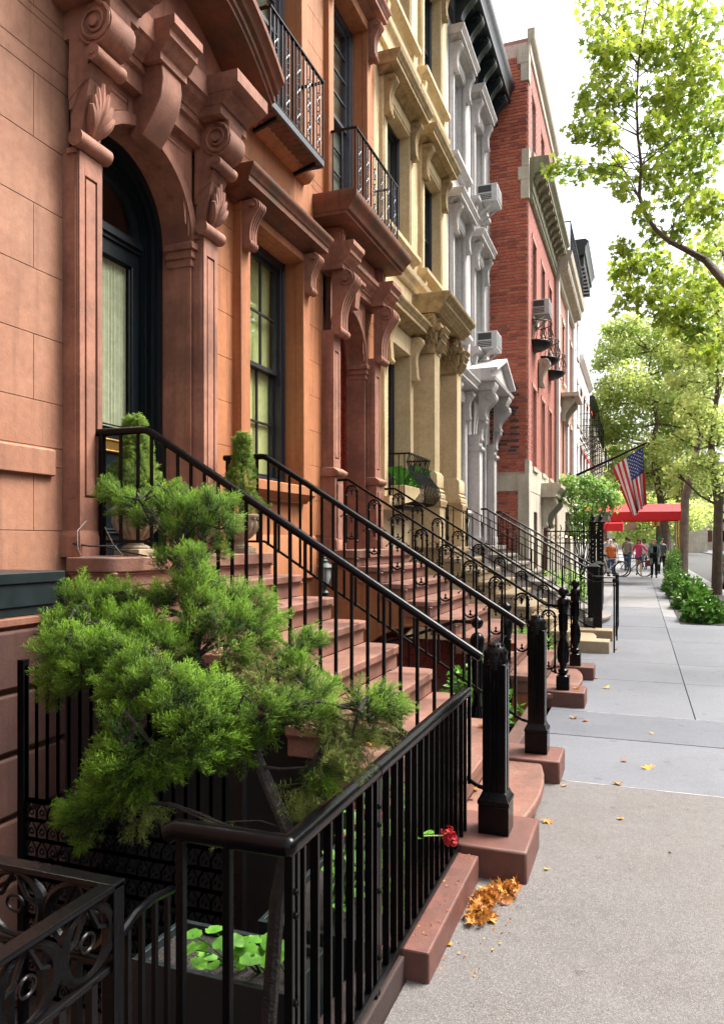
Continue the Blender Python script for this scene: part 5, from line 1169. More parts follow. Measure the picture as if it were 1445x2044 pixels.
for i, (y0, z) in enumerate(((17.85, 6.3), (19.55, 6.3), (21.2, 6.3))):
    t = thing('curved_balcony', ('rounded black iron balconette, first from the camera, below the air conditioner', 'middle rounded black iron balconette on the brick house', 'third rounded black iron balconette on the brick house')[i], 'balcony', group='rounded balconettes on the brick house')
    yc, rr = y0 + .42, .45
    mb = MB(); mb.lathe(0, 0, [(.12, -.16), (.26, -.12), (.38, -.06), (rr, 0), (rr, .03)], 20); mb.v = [(max(x, 0.0) * .95, y, z_) for x, y, z_ in mb.v]
    mb.xf(Matrix.Translation((BX, yc, z))); mb.build('base', IRNS, t)
    rm = MB(); arc = [(BX + rr * .95 * math.sin(PI * k / 12), yc - rr * math.cos(PI * k / 12)) for k in range(13)]
    for zz in (.03, .50): rm.tube([(x, y, z + zz) for x, y in arc], .012, 6)
    rm.build('rail', IRNS, t)
    for x, y in arc: MB().tube([(x, y, z + .03), (x + .03, y, z + .2), (x - .01, y, z + .36), (x, y, z + .5)], .008, 5).build('bar', IRNS, t)
# ---------------------------------------------------------------- air conditioners
def aircon(label, x, y, z, w_=.55, d_=.42, h_=.36):
    t = thing('air_conditioner', label, 'air conditioner', (x, y, z), 0, 'window air conditioners')
    MB().box(-.1, d_, -w_ / 2, w_ / 2, 0, h_).build('case', PLAS, t, .012, 0)
    dk = MB()
    for a, b in ((.04, .16), (.19, .33)): dk.box(.02, d_ - .12, -w_ / 2 - .003, -w_ / 2 + .01, a, b)
    dk.box(d_ - .01, d_ + .003, -w_ / 2 + .04, w_ / 2 - .04, .04, .32); dk.build('grille_recess', SASH, t, 0, 0)
    lv = MB()
    for i in range(7): lv.box(d_ + .002, d_ + .012, -w_ / 2 + .04, w_ / 2 - .04, .06 + i * .037, .075 + i * .037)
    for i in range(3): lv.box(.03, d_ - .13, -w_ / 2 - .01, -w_ / 2 - .003, .06 + i * .035, .07 + i * .035)
    lv.build('louvre', PLAS, t, 0, 0)
    for s_ in (-1, 1): MB().bar((0, s_ * w_ * .35, -.28), (d_ * .8, s_ * w_ * .35, 0), .03).build('support_arm', PLAS, t)
aircon('white window air conditioner propped on struts at the upper grey house window', WX + .06, 15.80, 8.70)
aircon('white window air conditioner propped on struts at the lower grey house window', WX + .06, 15.80, 5.62)
aircon('cream window air conditioner above the first rounded balconette', BX - .02, 18.25, 6.95)
# ---------------------------------------------------------------- flag, canopy, far fence, street things
t = thing('flag', 'american flag hanging from a slanted black pole over the pavement', 'flag')
pa, pb = Vector((-2.32, 27.0, 3.77)), Vector((.235, 27.0, 4.92))
fp = thing('flagpole', 'slanted black flagpole jutting from the brick house with a gilt tip', 'flagpole')
MB().tube([pa, pb], [.05, .032], 12).build('pole', IRNS, fp); MB().ball(pb + Vector((.03, 0, .015)), .05, 10, 8).build('finial', CREM, fp)
MB().cbox(pa, (.12, .2, .4)).build('bracket', IRNS, fp)
RED = mat('flag_red', (.85, .02, .05), (.8, .018, .04), rough=.8, bump=0); WHT = mat('flag_white', (1.1, 1.1, 1.12), (1.05, 1.05, 1.08), rough=.8, bump=0); BLU = mat('flag_blue', (.04, .07, .36), (.035, .06, .30), rough=.8, bump=0)
U, V = 52, 60
def flagpt(u, v):   # u along the hoist on the pole (0 = inner end), v down the fly
    a = Vector((-.88, 27.0, 4.12)); b = Vector((.11, 27.0, 4.80)); p = a.lerp(b, u)
    L_ = 2.05; q = u + 0
    gath = 1 - .55 * v                                  # the cloth gathers towards the outer end as it hangs
    x = b.x + (p.x - b.x) * gath + .10 * v - .0 * u
    z = p.z - L_ * v * (.96 - .10 * (1 - u)) 
    y = 27.0 + (.16 * v) * math.sin(u * 15 + v * 1.5) + .05 * math.sin(u * 7 + 2)
    x += .035 * v * math.sin(u * 19 + v)
    return (x, y, z)
grid = [[flagpt(i / U, j / V) for j in range(V + 1)] for i in range(U + 1)]
parts = {'r': MB(), 'w': MB(), 'b': MB()}
for i in range(U):
    st = int(i / U * 13); 
    for j in range(V):
        k = 'b' if (i >= U * 6 / 13 and j < V * .42) else ('r' if st % 2 == 0 else 'w')
        parts[k].add([grid[i][j], grid[i + 1][j], grid[i + 1][j + 1], grid[i][j + 1]], [(0, 1, 2, 3)])
def weld(mb, name, m):
    o = mb.build(name, m, t, 0, 0); bm = bmesh.new(); bm.from_mesh(o.data); bmesh.ops.remove_doubles(bm, verts=bm.verts, dist=1e-4); bm.to_mesh(o.data); bm.free()
    o.data.polygons.foreach_set('use_smooth', [True] * len(o.data.polygons)); return o
weld(parts['r'], 'red_stripes', RED); weld(parts['w'], 'white_stripes', WHT); weld(parts['b'], 'blue_canton', BLU)
stm = MB()
for r_ in range(9):
    for c in range(6 if r_ % 2 == 0 else 5):
        v = .42 * ((c + .5 + (.5 if r_ % 2 else 0)) / 6 * .94 + .02); u = 6 / 13 + 7 / 13 * (r_ + .8) / 9.6
        o_ = Vector(flagpt(u, v)); du = (Vector(flagpt(min(1, u + .01), v)) - o_).normalized(); dv = (Vector(flagpt(u, v + .01)) - o_).normalized(); nn = du.cross(dv).normalized()
        for s_ in (-1, 1):
            pts = [o_ + nn * .006 * s_ + (du * math.cos(PI / 2 + k * PI / 5) + dv * math.sin(PI / 2 + k * PI / 5)) * (.030 if k % 2 == 0 else .013) for k in range(10)]
            stm.add(pts + [o_ + nn * .007 * s_], [(k, (k + 1) % 10, 10) for k in range(10)])
stm.build('stars', WHT, t, 0, 0)
fp2 = thing('flagpole', 'thinner bare black pole below the flag', 'flagpole'); MB().tube([(-2.4, 30.0, 3.1), (-1.15, 29.6, 3.85)], .04, 10).build('pole', IRNS, fp2)
def canopy(label, x0, x1, y0, y1, z0, z1, posts=True, wave=.0):
    t = thing('entrance_canopy', label, 'canopy')
    m_ = MB(); ym = (y0 + y1) / 2; v_ = .32
    m_.prism([(y0, z0 + v_), (ym - .3, z1), (ym + .3, z1), (y1, z0 + v_)], x0, x1, 'x'); m_.build('top', REDC, t, 0, 0)
    vv = MB(); vv.box(x0, x1 + .01, y0 - .012, y0, z0, z0 + v_ + .01); vv.box(x0, x1, y1, y1 + .012, z0, z0 + v_); vv.box(x1, x1 + .012, y0, y1, z0, z0 + v_); vv.build('valance', REDC, t, 0, 0)
    if posts:
        for y in (y0 + .05, y1 - .05): MB().tube([(x1 - .05, y, 0), (x1 - .05, y, z0 + .02)], .03, 10).build('post', BRAS, t)
        for i in range(6): MB().tube([(x0 + (x1 - x0) * i / 5, y0 + .02, z0 + .03), (x0 + (x1 - x0) * i / 5, y1 - .02, z0 + .03)], .015, 6).build('cross_bar', CHRM, t)
canopy('long red canvas canopy reaching over the pavement to brass posts', -2.0, 1.42, 29.6, 31.6, 2.36, 3.0)
canopy('smaller red awning further along, beyond the long canopy', -2.4, -.75, 37.6, 39.2, 2.1, 3.1, False)
t = thing('shop_canopy', 'grey metal entrance canopy beyond the tall black fence', 'canopy')
MB().box(-2.4, -.95, 25.6, 27.6, 2.28, 2.50).box(-2.4, -.9, 25.5, 27.7, 2.5, 2.56).build('roof', GSTP, t, .01, 0); MB().bar((-2.3, 25.7, 3.2), (-1.0, 25.7, 2.56), .02).build('tie_rod', IRNS, t)
t = thing('iron_fence', 'tall black iron fence with scrolled cresting beside the small tree', 'fence')
bq = MB().box(-.011, .011, -.011, .011, 0, 1.85).mesh('picket', IRNS, 0)
for y in (19.9,):
    for i in range(10): put('picket', bq, t).location = (-2.28 + .12 * i, y, 0)
for i in range(26): put('picket', bq, t).location = (-1.02, 20.0 + .13 * i, 0)
m_ = MB()
for z in (.12, 1.55, 1.85): m_.bar((-2.3, 19.9, z), (-1.02, 19.9, z), .03); m_.bar((-1.02, 19.9, z), (-1.02, 23.4, z), .03)
for i in range(9):
    c = (-2.2 + .14 * i, 19.9, 1.70); m_.tube([(c[0] + .055 * math.cos(a), c[1], c[2] + .055 * math.sin(a)) for a in [2 * PI * k / 10 for k in range(11)]], .009, 5); m_.tube([(c[0], c[1], 1.85), (c[0] + .03, c[1], 1.93), (c[0], c[1], 2.02)], .012, 5)
m_.build('scroll_rail', IRNS, t)
for x, y in ((-1.12, 20.1), (-.93, 20.1), (-1.12, 23.2)):
    MB().box(x - .07, x + .07, y - .07, y + .07, 0, 2.05).lathe(x, y, [(.11, 2.05), (.12, 2.09), (.05, 2.13), (.04, 2.18), (.06, 2.22), (.01, 2.3)], 8).build('post', IRNS, t)
    for i in range(16): MB().ball((x, y - .07, .2 + .11 * i), .018, 6, 4).build('rivet', CHRM, t)
t = thing('wall_lights', 'small glowing amber bulbs strung behind the black fence', 'lights')
LIT = bpy.data.materials.new('lit_bulb'); LIT.use_nodes = True; LIT.node_tree.nodes['Principled BSDF'].inputs['Emission Color'].default_value = (1, .55, .2, 1); LIT.node_tree.nodes['Principled BSDF'].inputs['Emission Strength'].default_value = 6
for i in range(7): MB().ball((-2.1 + .11 * i, 22.4, 1.75 - .02 * i), .022, 8, 6).build('bulb', LIT, t)
# traffic light, street sign, globe lamp at the corner
t = thing('traffic_light', 'yellow traffic light at the far corner seen under the red canopy', 'traffic light', (1.3, 60, 0))
YP = mat('traffic_yellow', (.75, .42, .02), (.7, .38, .02), rough=.5, bump=0)
MB().tube([(1.2, 0, 0), (1.2, 0, 4.1)], .07).tube([(1.2, 0, 3.55), (-.6, 0, 3.6)], .04).build('mast', GSTP, t); MB().box(-.45, .1, -.12, .12, 2.75, 3.4).build('housing', YP, t, .03, 0)
for k in range(3): MB().lathe(0, 0, [(.0, .0), (.08, .0), (.09, .05)], 12).xf(Matrix.Translation((-.17, -.14, 2.88 + .2 * k)) @ Matrix.Rotation(R(90), 4, 'X')).build('lens', MAHO, t)
t = thing('hanging_sign', 'pale oval sign hanging under the red canopy', 'sign')
MB().lathe(0, 0, [(.001, -.02), (.24, -.02), (.24, .02), (.001, .02)], 20).xf(Matrix.Translation((-.33, 31.9, 2.18)) @ Matrix.Rotation(R(90), 4, 'X') @ Matrix.Diagonal((1, .6, 1, 1))).build('board', CREM, t)
MB().bar((-.33, 31.9, 2.3), (-.33, 31.9, 2.42), .02).build('hanger', IRNS, t)
t = thing('street_sign', 'green street name panel on a pole at the far corner', 'sign', (1.55, 52, 0)); SGN = mat('sign_green', (.01, .30, .12), (.01, .26, .1), rough=.5, bump=0)
MB().tube([(0, 0, 0), (0, 0, 3.2)], .04).build('pole', GSTP, t); MB().box(-.45, .05, -.03, -.001, .9, 1.9).build('panel', SGN, t); MB().box(-.4, .3, -.035, -.005, 2.9, 3.15).build('blade', WHT, t)
def car(label, x, y, m):
    t = thing('parked_car', label, 'car', (x, y, -.13), 0, 'cars parked along the kerb')
    b = MB(); sec = [(-2.2, .35, .62, .78), (-2.1, .30, .80, .86), (-1.2, .28, .95, .9), (0, .28, .96, .9), (1.3, .28, .90, .9), (2.1, .30, .70, .86), (2.25, .35, .55, .74)]
    vs = []
    for yy, z0, z1, hw in sec: vs += [(-hw * .95, yy, z0), (-hw, yy, (z0 + z1) / 2), (-hw * .93, yy, z1), (hw * .93, yy, z1), (hw, yy, (z0 + z1) / 2), (hw * .95, yy, z0)]
    k = len(sec); b.add(vs, [(i * 6 + j, i * 6 + (j + 1) % 6, (i + 1) * 6 + (j + 1) % 6, (i + 1) * 6 + j) for i in range(k - 1) for j in range(6)] + [tuple(range(6)), tuple(range((k - 1) * 6, k * 6))]); b.build('body', m, t, .04, 40, 3)
    c = MB(); sec = [(-1.7, .93, .95, .80), (-1.0, .93, 1.40, .70), (.5, .93, 1.44, .70), (1.2, .93, .96, .80)]
    vs = []
    for yy, z0, z1, hw in sec: vs += [(-.82, yy, z0), (-hw * .9, yy, z1), (hw * .9, yy, z1), (.82, yy, z0)]
    c.add(vs, [(i * 4 + j, i * 4 + (j + 1) % 4, (i + 1) * 4 + (j + 1) % 4, (i + 1) * 4 + j) for i in range(3) for j in range(4)] + [(0, 1, 2, 3), (12, 13, 14, 15)]); c.build('cabin_glass', mat('car_glass', (.02, .025, .03), (.02, .025, .03), rough=.1, bump=0), t, .03, 40, 2)
    MB().box(-.62, .62, -.95, .45, 1.405, 1.46).build('roof', m, t, .02, 0)
    for sx in (-1, 1):
        for yy in (-1.4, 1.4):
            wl = MB().tube([(sx * .72, yy, .32), (sx * .90, yy, .32)], .32, 20).build('wheel', IRNS, t); MB().tube([(sx * .89, yy, .32), (sx * .915, yy, .32)], .2, 14).build('rim', CHRM, wl)
        MB().box(sx * .6 - .14, sx * .6 + .14, -2.24, -2.19, .58, .70).build('tail_light', MAHO, t, .02, 0)
car('black car parked at the kerb behind the hedge', 3.7, 31, IRON)

t = thing('wire_loop', 'loose black wires looping at the foot of the left door pilaster', 'wire')
MB().tube([(-3.10, 3.62, 1.72), (-3.08, 3.52, 1.66), (-3.06, 3.50, 1.56), (-3.05, 3.52, 1.508), (-2.98, 3.58, 1.509), (-2.88, 3.68, 1.512), (-3.0, 3.74, 1.58), (-3.1, 3.76, 1.72)], .0035, 6).build('thin_wire', GSTP, t)
MB().tube([(-3.14, 3.55, 1.585), (-3.06, 3.6, 1.57), (-2.97, 3.74, 1.57), (-2.88, 3.75, 1.60)], .006, 6).tube([(-3.0, 3.68, 1.565), (-2.9, 3.76, 1.53), (-2.8, 3.8, 1.508)], .006, 6).build('cable', IRNS, t)
# ---------------------------------------------------------------- vegetation
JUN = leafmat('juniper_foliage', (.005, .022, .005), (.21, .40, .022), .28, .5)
JUNB = leafmat('juniper_pale_foliage', (.09, .14, .025), (.30, .36, .08), .2, .7)
SPR = leafmat('spruce_foliage', (.03, .075, .012), (.26, .40, .04), .2, .6)
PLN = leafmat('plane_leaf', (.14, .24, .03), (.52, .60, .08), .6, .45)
PLF = leafmat('plane_leaf_far', (.26, .36, .09), (.68, .74, .25), .62, .5)
LOC = leafmat('small_tree_leaf', (.13, .26, .06), (.42, .62, .17), .5, .5)
HDG = leafmat('hedge_leaf', (.025, .085, .015), (.13, .28, .03), .25, .35)
GER = leafmat('geranium_leaf', (.05, .18, .02), (.16, .38, .04), .3, .5)
FAL = leafmat('fallen_leaf', (.26, .075, .02), (.62, .30, .05), .2, .6)
REDP = mat('flower_red', (.65, .012, .02), (.55, .01, .02), rough=.5, bump=0)

def spray_template(n_side=9, L_=.085, droop=0.0, width=.0013, seed=1, spread=.55, sub=5, curl=0.0):
    """one juniper sprig: a stem with alternate side twigs, each with scale-leaf fingers. triangles only"""
    r = np.random.default_rng(seed); V_, F_, T_ = [], [], []
    def blade(p, d, l, w_, t0, t1):
        d = d / np.linalg.norm(d); a = np.cross(d, r.normal(size=3)); a /= np.linalg.norm(a); b = np.cross(d, a); k = len(V_)
        for q in (a, -.5 * a + .87 * b, -.5 * a - .87 * b): V_.append(p + q * w_); T_.append(t0)
        V_.append(p + d * l); T_.append(t1)
        F_.extend([(k, k + 1, k + 3), (k + 1, k + 2, k + 3), (k + 2, k, k + 3)])
    ax = np.array([0, 0, 1.]); p = np.zeros(3)
    blade(np.array([0, 0, 0.]), ax, L_, width * 1.6, .0, .5)
    for i in range(n_side):
        s = (i + .7) / n_side; a = 2.4 * i + r.normal() * .4; q = ax * L_ * s * .92
        out = np.array([math.cos(a), math.sin(a), 0]); d = out * spread + ax * (.8 + .3 * s) + r.normal(size=3) * .14; d /= np.linalg.norm(d)
        l = L_ * (.52 * (1 - s) + .20) * r.uniform(.8, 1.2)
        blade(q, d, l, width, .1 + .3 * s, .75)
        side = np.cross(d, r.normal(size=3)); side /= np.linalg.norm(side)
        for k in range(sub):
            u = (k + .8) / sub; e = d * .85 + side * (.6 if k % 2 else -.6) + r.normal(size=3) * .2 + np.array([0, 0, -droop])
            blade(q + d * l * u, e, l * (.42 - .15 * u) + .006, width * .95, .25 + .4 * u, .95)
    v = np.array(V_); v[:, 2] -= curl * (v[:, 2] ** 2) / L_
    return v, np.array(F_), np.array(T_)
SPT = [spray_template(9, .085, 0, .0014, 1), spray_template(11, .10, .2, .0013, 2, .5), spray_template(8, .07, 0, .0015, 3, .7)]
WEEP = [spray_template(8, .10, .9, .0010, 4, .35, 6), spray_template(7, .12, 1.2, .0009, 5, .3, 6)]
def juniper():
    t = thing('juniper_shrub', 'large bright green juniper with a bent bare trunk leaning over the near black fence', 'shrub')
    # trunk: from the planter behind the fence, leaning away to the left
    tr = [Vector((-1.02, 1.95, .1)), Vector((-1.0, 1.98, .55)), P(578, 1668, 2.10), P(550, 1600, 2.14), P(520, 1530, 2.2), P(492, 1462, 2.25), P(462, 1425, 2.3), P(430, 1380, 2.35), P(395, 1310, 2.42), P(372, 1230, 2.5), P(362, 1150, 2.55), P(350, 1090, 2.6)]
    wd = MB(); wd.tube(tr, [.024, .023, .020, .019, .018, .017, .014, .012, .011, .010, .008, .005], 9)
    # (px, py, depth, radius in px, tilt dir x, tilt z, pale)
    C_ = [(236, 985, 2.75, 30, -1.1, .5, 0), (262, 1008, 2.72, 34, -.7, .6, 0), (300, 1035, 2.70, 42, -.4, .8, 0), (345, 1010, 2.68, 42, .0, 1.2, 0), (352, 985, 2.68, 24, .0, 2, 0), (395, 1025, 2.66, 45, .3, 1.2, 0), (430, 1010, 2.62, 36, .7, 1.1, 0), (410, 1062, 2.62, 48, .5, .7, 0), (362, 1065, 2.66, 48, 0, .8, 0), (450, 1050, 2.6, 28, 1, .6, 0), (436, 1100, 2.58, 22, .8, .2, 0),
          (382, 1120, 2.5, 36, 0, 2, 0), (392, 1165, 2.48, 44, .1, 1.8, 0), (405, 1205, 2.45, 48, .1, 1.5, 0), (350, 1180, 2.55, 44, -.5, 1.0, 0), (318, 1200, 2.58, 34, -.6, 1.4, 0), (335, 1130, 2.62, 32, -.2, .7, 0), (455, 1200, 2.5, 42, .8, 1.0, 0), (490, 1195, 2.5, 42, .9, 1.0, 0), (525, 1230, 2.48, 40, 1.2, .5, 0), (480, 1250, 2.42, 48, .6, .9, 0), (440, 1240, 2.40, 44, .2, 1.2, 0), (515, 1278, 2.40, 42, 1, .3, 0), (395, 1262, 2.4, 46, .0, .7, 0), (460, 1300, 2.36, 44, .4, .1, 0),
          (158, 1195, 2.6, 34, -.3, 2, 0), (175, 1232, 2.58, 44, -.3, 1.6, 0), (222, 1195, 2.60, 40, -.1, 1.9, 0), (255, 1205, 2.58, 38, -.2, 2, 0), (225, 1245, 2.52, 50, -.2, 1.3, 0), (275, 1248, 2.50, 50, .0, 1.1, 0), (115, 1255, 2.55, 32, -.6, 1.7, 0), (112, 1300, 2.5, 40, -1, .9, 0), (150, 1290, 2.46, 52, -.4, 1.0, 0), (200, 1295, 2.42, 52, -.2, .8, 0), (118, 1352, 2.46, 38, -1, .1, 0), (160, 1345, 2.4, 46, -.4, .2, 0), (105, 1385, 2.5, 24, -.8, -.5, 0), (205, 1345, 2.4, 44, 0, .4, 0), (250, 1300, 2.40, 48, .0, .8, 0), (310, 1275, 2.42, 48, .2, .9, 0), (345, 1300, 2.38, 44, .2, .4, 0),
          (268, 1330, 2.30, 44, -.4, 1.0, 0), (290, 1365, 2.26, 48, -.3, .6, 0), (245, 1370, 2.3, 40, -.9, .3, 0), (330, 1340, 2.3, 40, .1, -.2, 1), (370, 1370, 2.24, 40, .2, 1.0, 0), (395, 1400, 2.20, 46, .4, .8, 0), (345, 1410, 2.2, 44, -.4, .6, 0), (430, 1395, 2.2, 42, .8, .6, 0), (410, 1440, 2.16, 46, .6, .4, 0), (370, 1450, 2.16, 44, -.2, .2, 0), (440, 1465, 2.16, 38, .9, -.1, 0), (455, 1430, 2.2, 36, .8, .4, 0),
          (250, 1445, 2.24, 40, -.4, 1.2, 0), (238, 1480, 2.22, 34, -.8, .2, 0), (300, 1500, 2.18, 44, .0, -.4, 0), (255, 1520, 2.2, 44, -.6, .1, 0), (330, 1520, 2.16, 38, .3, -.2, 0), (215, 1540, 2.2, 40, -1, .3, 0), (270, 1560, 2.18, 38, 0, -.4, 0), (385, 1505, 2.14, 38, .8, .2, 0), (420, 1505, 2.14, 26, 1, .4, 0), (205, 1605, 2.24, 40, -.6, .3, 0), (170, 1625, 2.25, 42, -1, -.1, 0), (140, 1630, 2.26, 22, -1.4, .1, 0), (175, 1665, 2.26, 24, -.6, -1, 0), (290, 1600, 2.2, 32, .1, -1.2, 1), (275, 1645, 2.2, 20, 0, -2, 1), (230, 1580, 2.2, 34, -.7, -.2, 0),
          (565, 1320, 2.35, 34, 1, .6, 0), (600, 1290, 2.36, 34, .8, 1.2, 0), (630, 1275, 2.36, 24, 1, 1.0, 0), (560, 1370, 2.28, 44, .4, .6, 1), (600, 1350, 2.28, 42, .3, 1.4, 0), (640, 1385, 2.24, 38, .7, .8, 0), (525, 1365, 2.3, 40, -.1, .4, 1), (540, 1420, 2.2, 42, .3, .0, 0), (590, 1420, 2.2, 44, .5, .3, 0), (630, 1430, 2.18, 42, .8, .2, 0), (670, 1425, 2.18, 38, .8, .2, 1), (700, 1450, 2.16, 34, .8, -.6, 1), (730, 1415, 2.16, 36, .8, .9, 0), (770, 1410, 2.16, 32, 1.2, .7, 0), (790, 1425, 2.16, 20, 1.4, .2, 0), (700, 1500, 2.12, 34, .3, -1.6, 1), (670, 1475, 2.14, 34, .2, -1, 1), (500, 1440, 2.2, 34, -.2, .0, 0), (740, 1450, 2.14, 30, .6, -1, 1),
          (640, 1535, 2.12, 34, .4, -1.0, 0), (610, 1580, 2.12, 30, -.2, -1.8, 1), (605, 1610, 2.12, 22, 0, -2, 1), (650, 1510, 2.12, 26, .6, .2, 1), (430, 1650, 2.12, 14, -.3, -2, 1), (458, 1655, 2.12, 14, 0, -2, 1), (480, 1490, 2.2, 30, .2, -.4, 0), (520, 1330, 2.34, 36, .3, .3, 1)]
    nodes = tr[5:]
    allp, alld, alls, allt, allk = [], [], [], [], []
    for (px, py, d, rp, tx, tz, pale) in C_:
        c = P(px, py, d); rad = rp / 1491 * d * .72
        a = min(nodes, key=lambda n_: (n_ - c).length + max(0, n_.z - c.z) * .5)
        mid = a.lerp(c, .55) + Vector((0, 0, .03 + .02 * random.random())) + Vector([random.uniform(-.03, .03) for _ in range(3)])
        base = c - Vector((tx * .4, 0, tz * .5)).normalized() * rad * .5 if (abs(tx) + abs(tz)) > 0 else c
        wd.tube([a, mid, base, c], [.007, .005, .0035, .002], 5, False)
        nodes.append(mid) if (mid - c).length > .1 else None
        n = int(36 * (rp / 40) ** 2) + 10
        u = RNG.normal(size=(n, 3)); u /= np.linalg.norm(u, axis=1)[:, None]; q = u * (RNG.random(n)[:, None] ** .42) * rad * np.array([1, .85, .9])
        ax = np.array([tx * CT, tx * ST, tz]) ; ax = ax / max(.5, np.linalg.norm(ax))
        pos = np.array(c) + q - ax * rad * .15
        dr = u * .75 + ax * (1.0 if not pale else .7) + RNG.normal(size=(n, 3)) * .28 + np.array([0, 0, -.25 if pale else .12])
        allp.append(pos); alld.append(dr); alls.append(RNG.uniform(.45, .85, n) * (1.0 if rp > 24 else .7)); allt.append((u @ ax) * .42 + RNG.normal(size=n) * .12 - .02 + RNG.normal() * .08); allk.append(np.full(n, pale))  # clump shading put into the tone: light top edges, dark undersides
        if tz > 1.1 and not pale:      # long pale leader shoots
            for _ in range(1):
                top = c + Vector((tx * .012, 0, rad * 1.45)); wd.tube([c, top], [.0016, .0007], 4, False)
                k = 10; pp = np.array([c.lerp(top, .4 + .6 * i / k) for i in range(k)]); allp.append(pp); alld.append(np.tile(ax, (k, 1)) + RNG.normal(size=(k, 3)) * .3); alls.append(np.linspace(.42, .18, k)); allt.append(np.full(k, .3)); allk.append(np.zeros(k))
    pos, dr, sc, tn, kd = map(np.concatenate, (allp, alld, alls, allt, allk))
    wd.tube([P(480, 1470, 2.24), P(520, 1432, 2.2), P(560, 1410, 2.18), P(640, 1400, 2.16), P(720, 1420, 2.15)], [.011, .009, .007, .005, .003], 6)
    wd.tube([P(470, 1445, 2.26), P(530, 1455, 2.2), P(600, 1440, 2.18)], [.009, .006, .004], 6)
    wd.tube([P(515, 1530, 2.2), P(560, 1535, 2.15), P(640, 1530, 2.12)], [.006, .004, .003], 6)
    wd.tube([P(572, 1655, 2.12), P(520, 1638, 2.12), P(455, 1640, 2.12)], [.003, .002, .0012], 5); wd.tube([P(455, 1640, 2.12), P(430, 1650, 2.12)], [.0012, .001], 4)
    wd.build('trunk', BARK, t)
    idx = RNG.integers(0, 3, len(pos))
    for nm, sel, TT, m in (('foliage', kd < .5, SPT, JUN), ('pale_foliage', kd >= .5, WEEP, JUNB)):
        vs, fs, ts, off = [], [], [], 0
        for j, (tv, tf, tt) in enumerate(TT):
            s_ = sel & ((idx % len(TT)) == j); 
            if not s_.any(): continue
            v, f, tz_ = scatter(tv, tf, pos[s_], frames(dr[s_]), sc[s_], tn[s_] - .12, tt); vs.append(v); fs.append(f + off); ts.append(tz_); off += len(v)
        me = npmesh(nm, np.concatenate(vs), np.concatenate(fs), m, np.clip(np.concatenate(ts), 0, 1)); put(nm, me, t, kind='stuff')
    return t
juniper()
def spruce(label, x, y, z0, hgt, lean=.0, wd=.19):
    t = thing('dwarf_spruce', label, 'potted conifer', (x, y, z0), 0, 'potted dwarf spruces on the landing')
    MB().tube([(0, 0, -.05), (lean * .5, 0, hgt * .5), (lean, 0, hgt * .9)], [.012, .008, .003], 6).build('trunk', BARK, t)
    n = 1700; s = RNG.random(n) ** .8
    def rad(s): return wd * (1 - s) ** 1.15 * (1 + .2 * np.sin(s * 17 + wd * 40)) * np.minimum(1, .6 + s * 4) + .018 + .022 * np.exp(-((s - .93) / .05) ** 2)
    a = RNG.random(n) * 2 * PI; lump = 1 + .18 * np.sin(a * 3 + s * 9) + .1 * np.sin(a * 5 - s * 14); r = rad(s) * lump * (RNG.random(n) ** .25)
    pos = np.stack([r * np.cos(a) + lean * s, r * np.sin(a), s * hgt * .96 + .02], 1)
    dr = np.stack([np.cos(a), np.sin(a), np.full(n, .7)], 1) + RNG.normal(size=(n, 3)) * .35
    tv, tf, tt = spray_template(7, .05, 0, .0016, 9, .8, 3)
    v, f, ts = scatter(tv, tf, pos, frames(dr), RNG.uniform(.5, .95, n), RNG.normal(size=n) * .12 + .08 * np.sin(a * 3 + s * 9) - .05, tt)
    put('foliage', npmesh('foliage', v, f, SPR, np.clip(ts, 0, 1)), t, kind='stuff')
def urn(label, x, y, z):
    t = thing('stone_urn', label, 'planter', (x, y, z), 0, 'stone urns on the landing')
    MB().box(-.095, .095, -.095, .095, 0, .045).build('base', URNM, t, .006, 0)
    b = MB(); prof = [(.085, .045), (.088, .055), (.075, .065), (.05, .075), (.042, .09), (.046, .10), (.055, .105), (.06, .115), (.09, .14), (.118, .18), (.13, .22), (.132, .25), (.128, .262), (.14, .27), (.152, .28), (.155, .295), (.14, .305), (.12, .305), (.115, .27)]
    b.lathe(0, 0, prof, 28)
    for k in range(16):
        a = 2 * PI * k / 16; b.tube([((r + .003) * math.cos(a), (r + .003) * math.sin(a), zz) for r, zz in ((.058, .112), (.088, .14), (.116, .18), (.129, .22), (.131, .25))], [.008, .013, .018, .019, .012], 6)
        b.ball((.142 * math.cos(a + .2), .142 * math.sin(a + .2), .268), .012, 6, 5)
    b.build('bowl', URNM, t)
    MB().lathe(0, 0, [(.117, .25), (.10, .285), (.0, .29)], 16).build('soil', SOIL, t)
zl = .125 + .1725 * 8
urn('fluted stone urn left of the dark door', -2.98, 3.93, zl); urn('fluted stone urn right of the dark door on the far side of the landing', -2.93, 5.16, zl)
spruce('squat dwarf spruce in the urn left of the dark door', -2.98, 3.93, zl + .27, .60); spruce('slimmer dwarf spruce in the urn right of the door', -2.93, 5.16, zl + .27, .66, .02, .155)
